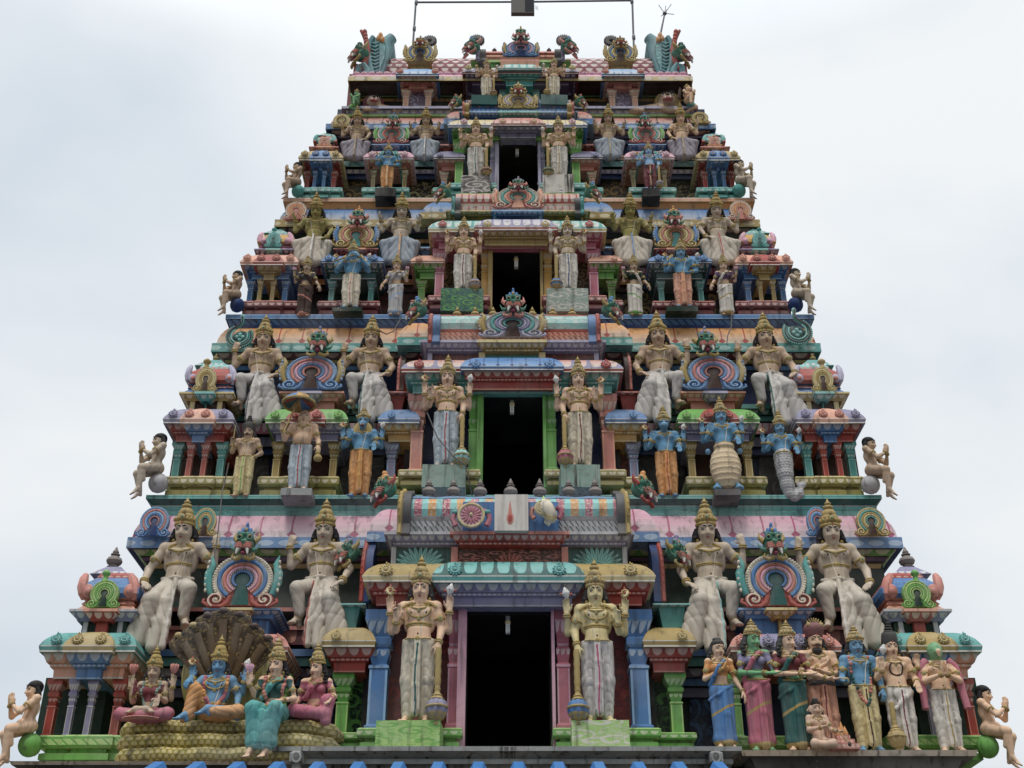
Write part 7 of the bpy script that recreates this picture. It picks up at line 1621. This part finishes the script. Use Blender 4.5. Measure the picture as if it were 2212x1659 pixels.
for k, (r_, z) in enumerate(((1, 0), (1.03, .06), (.9, .28), (.6, .5), (.3, .62), (.02, .66))): rows.append([c_ + Vector((Rr * r_ * math.cos(a), Rr * r_ * math.sin(a), Rr * z)) for a in np.linspace(0, 2 * math.pi, 25)[:-1]])
for j in range(24):
    mt = P(('red', 'blue', 'ochre', 'dteal')[(j // 3) % 4])
    for i in range(5): m.face([rows[i][j], rows[i][(j + 1) % 24], rows[i + 1][(j + 1) % 24], rows[i + 1][j]], mt)
    m.face([rows[0][j], c_ + Vector((0, 0, Rr * .45)), rows[0][(j + 1) % 24]], mt)
m.build('canopy', ub, 60)
m = MB(); m.tube([p + Vector((0, 0, .0)) for p in rows[0]], .022, P('gold'), 6, True); m.build('rim', ub); m = MB(); m.tube([at(612, 935, 14.52) - T0, c_ + Vector((0, 0, Rr * .5))], .013, P('gold'), 6); m.build('handle', ub)
place(D_fourarm('lion', 'dhoti', 'short'), 'standing_statue', 'blue lion faced statue in orange cloth baring its teeth', 781, 1069, 880, 14.95, dict(skin='bskin', cloth='orange', stripe='ochre', mane='gold'), fg)
place(D_fourarm('boar', 'dhoti'), 'standing_statue', 'blue boar faced statue in orange cloth', 1437, 1069, 876, 14.95, dict(skin='bskin', cloth='orange', stripe='red'), fg)
r = place(D_fourarm('human', 'turtle'), 'standing_statue', 'blue statue whose lower body is a big pale turtle shell', 1562, 1057, 857, 14.76, dict(skin='bskin', cloth='shell'), fg); slab(r, 1545, 1602, 1056, 1069, 14.62, 'dgrey', .6)
place(D_fourarm('human', 'fish'), 'standing_statue', 'blue statue whose lower body is a scaly silver fish tail', 1690, 1070, 885, 14.95, dict(skin='bskin', cloth='lgrey'), fg)
LA = D_lady('lotus')
place(LA, 'standing_statue', 'woman statue in brown and red sari left of the flute player', 662, 680, 551, 15.8, dict(skin='tan', cloth='brown', blouse='dgrey', trim='lred'), f3, True)
r = place(D_fourarm(pose='flute'), 'standing_statue', 'blue statue in cream cloth playing a flute', 762, 662, 517, 15.66, dict(skin='bskin', cloth='cream', stripe='lred'), f3); slab(r, 718, 781, 662, 670, 15.55, 'dgreen')
place(LA, 'standing_statue', 'woman statue in pale grey blue sari right of the flute player', 857, 677, 549, 15.8, dict(skin='skin', cloth='lgrey', blouse='lgrey', trim='lblue'), f3)
place(LA, 'standing_statue', 'woman statue with dark green blouse and white skirt, third storey', 1369, 678, 549, 15.8, dict(skin='tan', cloth='lwhite', blouse='dgreen', trim='green'), f3, True)
HP = D_fourarm(pose='hip')
r = place(HP, 'standing_statue', 'blue statue with hand on hip in peach cloth between two women, third storey', 1471, 660, 515, 15.66, dict(skin='bskin', cloth='peach', stripe='orange'), f3); slab(r, 1440, 1508, 660, 670, 15.55, 'dgreen')
place(LA, 'standing_statue', 'woman statue with purple blouse beside the right corner pavilion, third storey', 1564, 677, 549, 15.8, dict(skin='skin', cloth='lwhite', blouse='purple', trim='gold'), f3)
BM = D_fourarm(pose='mace', gar=True)
r = place(HP, 'standing_statue', 'blue statue in orange cloth on black slab, fourth storey left side', 838, 405, 308, 16.28, dict(skin='bskin', cloth='orange', stripe='cream'), f4); slab(r, 810, 853, 405, 421, 16.17, 'black')
r = place(BM, 'standing_statue', 'blue statue hung with a dark garland on black slab, fourth storey right side', 1402, 405, 305, 16.28, dict(skin='lblue', cloth='maroon', stripe='lgold', gar1='rose', gar2='dteal'), f4); slab(r, 1388, 1427, 405, 421, 16.17, 'black')

# lowest storey, left: the company on the serpent couch
sc = tag(empty('serpent_couch', at(480, 1650, 13.55)), 'yellow coiled serpent couch with a fan of dark cobra hoods', 'serpent couch'); S0 = sc.location.copy()
SNK = PAT('scale', 'olive', 'yellow', .11, 'lgold', wear=1.3)
for i, (x0, x1, p0, p1, y) in enumerate(((247, 700, 1616, 1648, 13.4), (251, 715, 1586, 1618, 13.48), (258, 720, 1557, 1588, 13.56))):
    m = MB(); a, b = at(x0, p0, y), at(x1, p1, y); r_ = (a.z - b.z) / 2 * 1.08; zc = (a.z + b.z) / 2; xa, xb = a.x + r_, b.x - r_; rows = []
    path = [Vector((xb, y + .75, zc)), Vector((xb + r_ * .6, y + .45, zc)), Vector((xb + r_ * .2, y + .16, zc)), Vector((xb - .15, y + .05, zc))] + [Vector((lerp(xb - .2, xa + .2, k / 14), y, zc + .008 * math.sin(k * 1.7))) for k in range(15)] + [Vector((xa + .05, y + .05, zc)), Vector((xa - r_ * .2, y + .2, zc)), Vector((xa - r_ * .4, y + .5, zc)), Vector((xa, y + .8, zc))]
    L = 0
    for k, p in enumerate(path):
        d = (path[min(k + 1, len(path) - 1)] - path[max(k - 1, 0)]).normalized(); n_ = d.cross(Vector((0, 0, 1)))
        rows.append([p - S0 + n_ * (r_ * 1.25 * math.cos(t)) + Vector((0, 0, r_ * math.sin(t))) for t in np.linspace(0, 2 * math.pi, 15)[:-1]])
    m.grid(rows, SNK, True, cap=True, uv=lambda a_, j: (a_ * .2, j * 2.0 / 14)); m.build('coil', sc, 180)
m = MB(); c_ = at(490, 1455, 13.9) - S0; m.ell(c_, (.53, .05, .63), P('olive', 1.8), None, 24, 12); m.build('hood_backing', sc, 60)
hoods = ((393, 1382, 460, 1490, 0), (425, 1360, 466, 1480, 0), (455, 1338, 472, 1470, .02), (489, 1328, 484, 1460, .0), (525, 1336, 497, 1470, .02), (556, 1362, 506, 1480, 0), (585, 1388, 512, 1490, 0))
for tx, ty, bx, by, dy in hoods:
    a, b = at(tx, ty, 13.68 + dy), at(bx, by, 13.72 + dy); d = a - b; L = d.length; ex = d.normalized(); sx_ = ex.cross(Vector((0, -1, 0))).normalized(); m = MB(); rows = []; O = b - S0
    for k, (t, w_, dp) in enumerate(((0, .05, .05), (.2, .065, .06), (.45, .10, .05), (.65, .13, .045), (.8, .15, .045), (.92, .155, .06), (.98, .125, .075), (1.0, .06, .07))):
        rows.append([O + ex * (L * t) + sx_ * (w_ * math.cos(q)) + Vector((0, -.02 - (t > .9) * .05 - .06 * t, 0)) + Vector((0, dp * .8 * math.sin(q) + .05 * (abs(math.cos(q)) ** 2) * -1, 0)) for q in np.linspace(0, 2 * math.pi, 17)[:-1]])
    m.grid(rows, PAT('speck', 'hood', 'spot', .05, wear=1.2), True, cap=True, uv=lambda a_, j: (a_ * .12, j * .05)); 
    m.tube([O + ex * (L * t) + Vector((0, -.115 - .06 * t, 0)) for t in (.1, .3, .5, .7, .85)], lambda t: .03 + .02 * t, PAT('rope', 'hood', 'olive', .03), 6, flat=.25)
    for q in (-1, 1): m.ell(O + ex * (L * .97) + sx_ * (q * .04) + Vector((0, -.19, 0)), .016, P('black'), None, 6, 4)
    m.ell(O + ex * (L * .99) + Vector((0, -.15, 0)), (.06, .07, .045), P('gold' if tx < 430 else 'brown'), None, 8, 6); m.build('cobra_hood', sc, 60)
place(D_lotus_lady(), 'seated_statue', 'cross legged woman statue in red blouse and pink skirt holding two pink lotus buds', 330, 1562, 1396, 13.45, dict(skin='tan', blouse='maroon', cloth='rose', gar2='sgrey', lotus='lred'), 'figures on the serpent couch')
place(D_serpent_lord(), 'seated_statue', 'blue seated statue in orange cloth beneath the cobra hoods', 470, 1560, 1372, 13.42, dict(skin='bskin', cloth='orange', gar1='rose', gar2='orange'), 'figures on the serpent couch')
place(D_seat_lady(), 'seated_statue', 'woman statue in green sari with feet hanging over the serpent couch', 592, 1642, 1377, 13.35, dict(skin='fskin', blouse='dteal', cloth='teal', trim='lteal', gar1='lred', lotus='pink'), 'figures on the serpent couch')
place(D_seat_lady(side=True), 'seated_statue', 'woman statue in purple pink sari at the right end of the serpent couch', 684, 1562, 1388, 13.6, dict(skin='fskin', blouse='rose', cloth='rose', trim='gold'), 'figures on the serpent couch')
# lowest storey, right: the wedding group
wg = 'standing wedding group on the lowest storey'
place(D_lady('chest', .0105, 'bun', .25), 'standing_statue', 'woman statue in yellow blouse and blue skirt with one hand on her chest', 1558, 1613, 1377, 13.6, dict(skin='fskin', blouse='orange', cloth='blue', trim='gold'), wg)
GV = D_lady('give', .0105, 'short', .55, False)
place(GV, 'standing_statue', 'green faced woman statue in grey blouse and rose skirt stretching out her hands', 1634, 1619, 1337, 13.6, dict(skin='gskin', blouse='lav', cloth='rose', trim='gold'), wg)
place(GV, 'standing_statue', 'woman statue in red blouse and dark green skirt with jewelled headdress', 1711, 1619, 1340, 13.5, dict(skin='fskin', blouse='maroon', cloth='dteal', trim='gold'), wg)
place(D_man('priest', 'turban', True, True, .04, .0105), 'standing_statue', 'bearded man statue in a dark red turban', 1772, 1620, 1338, 13.75, dict(skin='fskin', cloth='peach', stripe='maroon'), wg)
place(D_man('groom', 'short', gar=True, h=.0105), 'standing_statue', 'blue faced bridegroom statue with garland and a gold club', 1861, 1620, 1350, 13.6, dict(skin='bskin', cloth='lgold', stripe='brown', mace_head='gold', gar1='lred', gar2='dteal'), wg)
place(D_man('ascetic', 'jata', h=.0105), 'standing_statue', 'ascetic statue with coiled hair, crescent and brown bead string', 1937, 1621, 1345, 13.6, dict(skin='fskin', cloth='lwhite', stripe='maroon'), wg)
place(D_man('pray', None, kind='parrot', h=.0105, sash=True), 'standing_statue', 'praying statue with a green parrot head and white cloth', 2036, 1621, 1388, 13.6, dict(skin='fskin', cloth='lblue', stripe='gold'), wg) if False else None
pf = D_man('pray', 'bald', kind='parrot', h=.0105, sash=True)
pf2 = pf; pf2.out = [(n, (['skin', 'head'] if n == 'body' else rs), me, p) for n, rs, me, p in pf.out]
for n, rs, me, p in pf2.out:
    if n == 'body':
        me.materials.append(None); co = np.zeros(len(me.polygons) * 3, np.float32); me.polygons.foreach_get('center', co); me.polygons.foreach_set('material_index', (co[2::3] > 1.455).astype(np.int32))
        pm_ = np.zeros(len(me.polygons), np.int32); me.polygons.foreach_get('material_index', pm_); c3 = co.reshape(-1, 3); pm_[(c3[:, 1] < -.20) & (c3[:, 2] > 1.45)] = 0; me.polygons.foreach_set('material_index', pm_)
place(pf2, 'standing_statue', 'praying statue with a green parrot head and white cloth', 2036, 1621, 1388, 13.6, dict(skin='fskin', head='gskin', cloth='lwhite', stripe='gold', shawl='rose'), wg)
place(D_fourface(), 'seated_statue', 'small pale four faced seated statue in front of the turbaned man', 1766, 1623, 1508, 13.32, dict(skin='skin'), wg, wide=.8)
al = tag(empty('fire_altar', at(1824, 1622, 13.3)), 'little stepped brick fire altar beside the four faced figure', 'altar'); A0 = al.location.copy(); m = MB()
for k, (w_, z0, z1) in enumerate(((.15, 0, .06), (.11, .06, .11), (.07, .11, .16))): m.box((-w_, -w_ * .7, z0), (w_, w_ * .7, z1), PAT('bead', 'lred', 'peach', .05))
m.build('steps', al, 0); m = MB()
for x, h_ in ((-.03, .1), (.0, .16), (.035, .11)): m.lathe([(.03, 0), (.035, .03), (.015, h_ * .7), (.002, h_)], P('orange'), Matrix.Translation((x, 0, .16)), 8)
m.build('flame', al)
# crowning storey corners
KN = D_kneel(); KW = D_kneel(wings=True)
place(KN, 'kneeling_statue', 'green kneeling praying statue under the top cornice, left corner', 771, 230, 192, 16.8, dict(skin='gskin', cloth='green', hair='dark'), 'kneeling figures at the top', False, R(-55))
place(KW, 'kneeling_statue', 'winged kneeling praying statue under the top cornice, right corner', 1484, 229, 181, 16.8, dict(skin='fskin', cloth='teal'), 'kneeling figures at the top', True, R(50))
LI = D_lion()
place(LI, 'lion_statue', 'crouching lion statue with dark red mane beside the green kneeling figure, top storey', 830, 229, 210, 17.08, dict(skin='tan', mane='maroon'), 'lion statues at the top', True, R(8), toe=.5)
place(LI, 'lion_statue', 'crouching tan lion statue beside the winged figure, top storey', 1412, 228, 204, 17.08, dict(skin='tan', mane='gold'), 'lion statues at the top', False, R(-8), toe=.5)

# ------------------------------------------------------------------ fittings
for x, pt, pb, Y, pk, lab in ((1097, 1318, 1370, 14.1, 1190, 'spiral lamp bulb hanging in the lowest, largest doorway'), (1106, 851, 895, 15.2, 1168, 'spiral lamp bulb hanging in the second storey doorway'),
                              (1115, 542, 580, 16.06, 1163, 'spiral lamp bulb hanging in the third storey doorway'), (1117, 306, 337, 16.66, 1160, 'spiral lamp bulb hanging in the fourth storey doorway')):
    b = at(x, pt, Y); h_ = b.z - at(x, pb, Y).z; e = tag(empty('lamp_bulb', b), lab, 'lamp bulb', 'lamp bulbs in the doorways')
    m = MB(); m.lathe([(.14 * h_, 0), (.15 * h_, -.1 * h_), (.1 * h_, -.3 * h_), (.09 * h_, -.42 * h_)], P('grey', .5), None, 12); m.build('lamp_holder', e)
    m = MB(); m.lathe([(.07 * h_, -.42 * h_), (.12 * h_, -.48 * h_), (.1 * h_, -.6 * h_)], P('lgold', .5), None, 12); m.build('lamp_base', e)
    m = MB()
    for q in (-1, 0, 1): m.tube([(q * .06 * h_, -.02, -.58 * h_), (q * .06 * h_, -.02, -.95 * h_), (q * .06 * h_, .03, -.97 * h_), (q * .06 * h_, .03, -.6 * h_)], .024 * h_, plain('white_glass_tube', (.85, .85, .82), .3), 6)
    m.build('glass_tube', e)
    m = MB(); m.tube([(0, .05, -.04 * h_), (at(pk, pt, Y).x - b.x + .1, .05, -.02 * h_)], .022 * h_ * 1.2, P('grey', .5), 6); m.build('conduit', e)
MET = plain('painted_steel_pipe', (.16, .16, .17), .5, .3)
pf_ = tag(empty('pipe_frame', at(891, 98, 17.4)), 'grey steel pipe frame standing above the roof ridge', 'pipe frame'); O = pf_.location.copy()
m = MB()
pts = [at(*q, 17.4) - O for q in ((891, 112), (898, 9), (901, 5), (1134, 4), (1362, 1), (1366, 4), (1370, 130))]; m.tube(pts, .021, MET, 8); m.build('pipe', pf_)
for q in ((895, 62), (1135, 3.5), (1369, 81), (899, 6), (1365, 3)):
    m = MB(); p = at(*q, 17.4) - O; m.lathe([(.028, -.06), (.034, -.05), (.034, .05), (.028, .06)], MET, Matrix.Translation(p) @ (Matrix.Rotation(R(90), 4, 'Y') if q[0] == 1135 else Matrix.Identity(4)), 8); m.build('pipe_joint', pf_)
fl = tag(empty('floodlight', at(1130, 4, 17.3)), 'black box floodlight hanging from the pipe frame', 'floodlight'); O = fl.location.copy()
m = MB(); a, b = at(1104, 27, 17.25) - O, at(1154, -3, 17.25) - O; m.box((a.x, -.05, a.z), (b.x, .05, b.z), plain('dark_lamp_housing', (.09, .085, .075), .55)); m.build('housing', fl, 0)
m = MB(); c_ = at(1134, 25, 17.25) - O; m.box((c_.x, -.053, c_.z + .0), (b.x - .012, -.051, b.z - .02), plain('dark_lamp_glass', (.015, .015, .02), .15)); m.build('lamp_glass', fl, 0)
m = MB(); c_ = at(1155, 20, 17.15) - O
for k in range(3): m.tube([c_ + Vector((0, -.05, .05 - .03 * k)), c_ + Vector((.06, -.05, .03 - .05 * k)), c_ + Vector((.02 + .03 * k, -.05, -.06))], .004, MET, 4)
m.build('cable_end', fl)
lr = tag(empty('lightning_rod', at(1424, 76, 17.5)), 'thin leaning lightning rod with a spiked ball tip on the right horn', 'lightning rod'); O = lr.location.copy()
tp_ = at(1436, 29, 17.5) - O; m = MB(); m.tube([Vector((0, 0, -.1)), tp_], lambda t: .022 - .006 * t, MET, 8); m.build('rod', lr)
m = MB(); m.ell(tp_, .045, MET)
for x, y in ((1423, 11), (1450, 9), (1438, 13), (1456, 31), (1428, 35), (1441, 20)): m.tube([tp_, at(x, y, 17.5) - O], .008, MET, 5)
m.build('spiked_ball', lr)
def cable(pts, label, name='cable'):
    O = at(*pts[0]); e = MB(); P_ = [at(*p) - O for p in pts]; Q = []
    for i in range(len(P_) - 1):
        for t in np.linspace(0, 1, 6)[:-1]: Q.append(P_[i].lerp(P_[i + 1], float(t)))
    Q.append(P_[-1]); e.tube(Q, .009, P('dgrey'), 5); o = e.build(name); o.location = O; tag(o, label, 'cable', 'loose cables on the tower'); return o
cable(((494, 1000, 14.75), (486, 1040, 14.75), (480, 1060, 14.7), (476, 1100, 14.55), (470, 1160, 14.4), (464, 1190, 14.35), (462, 1300, 14.3)), 'loose cable hanging beside the moustached man statue, over the pink eave')
cable(((923, 892, 14.5), (945, 945, 14.5), (978, 985, 14.45), (1006, 1005, 14.45), (1012, 1035, 14.5), (1020, 1072, 14.6)), 'loose cable crossing the pale blue guardian on the second storey')
cable(((868, 684, 15.5), (850, 715, 15.45), (835, 722, 15.4), (815, 712, 15.3)), 'short loose cable by the giant with dark green stripes')
cable(((1833, 683, 15.6) if False else (1580, 680, 15.6), (1580, 705, 15.55), (1572, 725, 15.5), (1570, 745, 15.45)), 'short loose cable on the orange eave, right side')

# ------------------------------------------------------------------ base of the tower, tin roof in front, ground
def grey_ledge(x0, x1, Y, dep, prof, name):
    m = MB(); blk(m, x0, x1, Y, dep, prof); o = m.build(name, tower, 0); return tset(o)
GC = P('grey', 2.0)
grey_ledge(588, 1602, 13.5, 1.2, [(1612, .25, GC), (1622, .25, GC), (1623, .22, GC), (1638, .12, GC), (1640, .16, GC), (1650, .16, GC), (1652, .05, GC), (1720, .05, GC)], 'stone_ledge')
grey_ledge(1600, 2112, 13.55, 1.2, [(1620, .22, P('stone', 2)), (1633, .2, P('dgrey', 2)), (1634, .1, P('dgrey', 1.5)), (1660, .04, P('dgrey', 1.5)), (1720, .04, P('dgrey', 1.5))], 'stone_ledge')
grey_ledge(20, 590, 13.6, 1.2, [(1644, .3, P('stone', 2)), (1652, .28, P('dgrey', 2)), (1653, .1, P('dgrey', 1.5)), (1720, .04, P('dgrey', 1.5))], 'stone_ledge')
for x_ in (640, 1547):
    m = MB(); blk(m, x_ - 14, x_ + 14, 13.24, .3, [(1622, .0, GC), (1626, .03, GC), (1645, .03, GC), (1648, .0, GC), (1662, 0, GC)]); c_ = at(x_, 1636, 13.18); m.tube([c_ + Vector((.045 * math.cos(a), 0, .05 * math.sin(a))) for a in np.linspace(0, 6.283, 13)[:-1]], .014, GC, 6, True)
    tset(m.build('ledge_boss', tower, 0))
m = MB(); zb = at(CX, 1715, 13.6).z; m.box((-5.9, 13.9, -.2), (5.9, 20.8, at(CX, 1660, 13.9).z), P('stone', 1.5)); tset(m.build('tower_base', tower, 0))
# damp streaks below the lowest door
m = MB()
for i, (x, w_, h_) in enumerate(((1083, 7, 1640), (1094, 9, 1652), (1106, 6, 1646), (1112, 3, 1655))):
    a, b = at(x - w_ / 2, 1613, 13.24), at(x + w_ / 2, 1622, 13.24); m.face([(a.x, 13.246, b.z), (b.x, 13.246, b.z), (b.x, 13.246, a.z), (a.x, 13.246, a.z)], P('black', 2.5))
    a, b = at(x - w_ / 2, 1624, 13.3), at(x + w_ / 2, 1638, 13.38); m.face([(a.x, 13.377, b.z), (b.x, 13.377, b.z), (b.x, 13.277, a.z), (a.x, 13.277, a.z)], P('black', 2.5))
tset(m.build('damp_stain', tower, 0))
RB = plain('blue_tin_sheet', lin((66, 124, 186)), .42, 0.0, .5); m = MB(); Yt = 12.7; rp = 86.2; xs0 = at(344, 1650, Yt).x; pit = at(344 + rp, 1650, Yt).x - xs0; zt = at(CX, 1664, Yt).z; hR = zt - at(CX, 1664 + 19, Yt).z; n = 15; prof = []
for k in range(n): x = xs0 + k * pit; prof += [(x - pit * .24, 0), (x - pit * .12, hR), (x + pit * .12, hR), (x + pit * .24, 0), (x + pit * .5, 0)]
m.grid([[(x, Yt, zt + z) for x, z in prof], [(x, 8.8, zt - 1.62 + z) for x, z in prof]], RB); m.grid([[(x, Yt - .02, zt + z - .01) for x, z in prof], [(x, 8.8, zt - 1.63 + z) for x, z in prof]], RB)
o = m.build('tin_roof', None, 0); tag(o, 'blue corrugated tin roof below the tower', 'tin roof')
m = MB()
for x in (xs0 - .1, xs0 + pit * 7, xs0 + pit * 14.3):
    for y, dz in ((9.0, 1.56), (12.3, .22)): m.lathe([(.06, 0), (.06, zt - dz)], MET, Matrix.Translation((x, y, 0)), 10)
for y, dz in ((9.0, 1.55), (12.3, .2)): m.box((xs0 - .2, y - .04, zt - dz - .1), (xs0 + pit * 14.4, y + .04, zt - dz - .015), MET)
o = m.build('roof_support', None, 30); o.parent = bpy.data.objects['tin_roof']
m = MB(); m.face([(-400, -400, 0), (400, -400, 0), (400, 500, 0), (-400, 500, 0)], plain('dusty_ground', (.12, .11, .095), .9)); o = m.build('ground', None, 0); o['kind'] = 'structure'
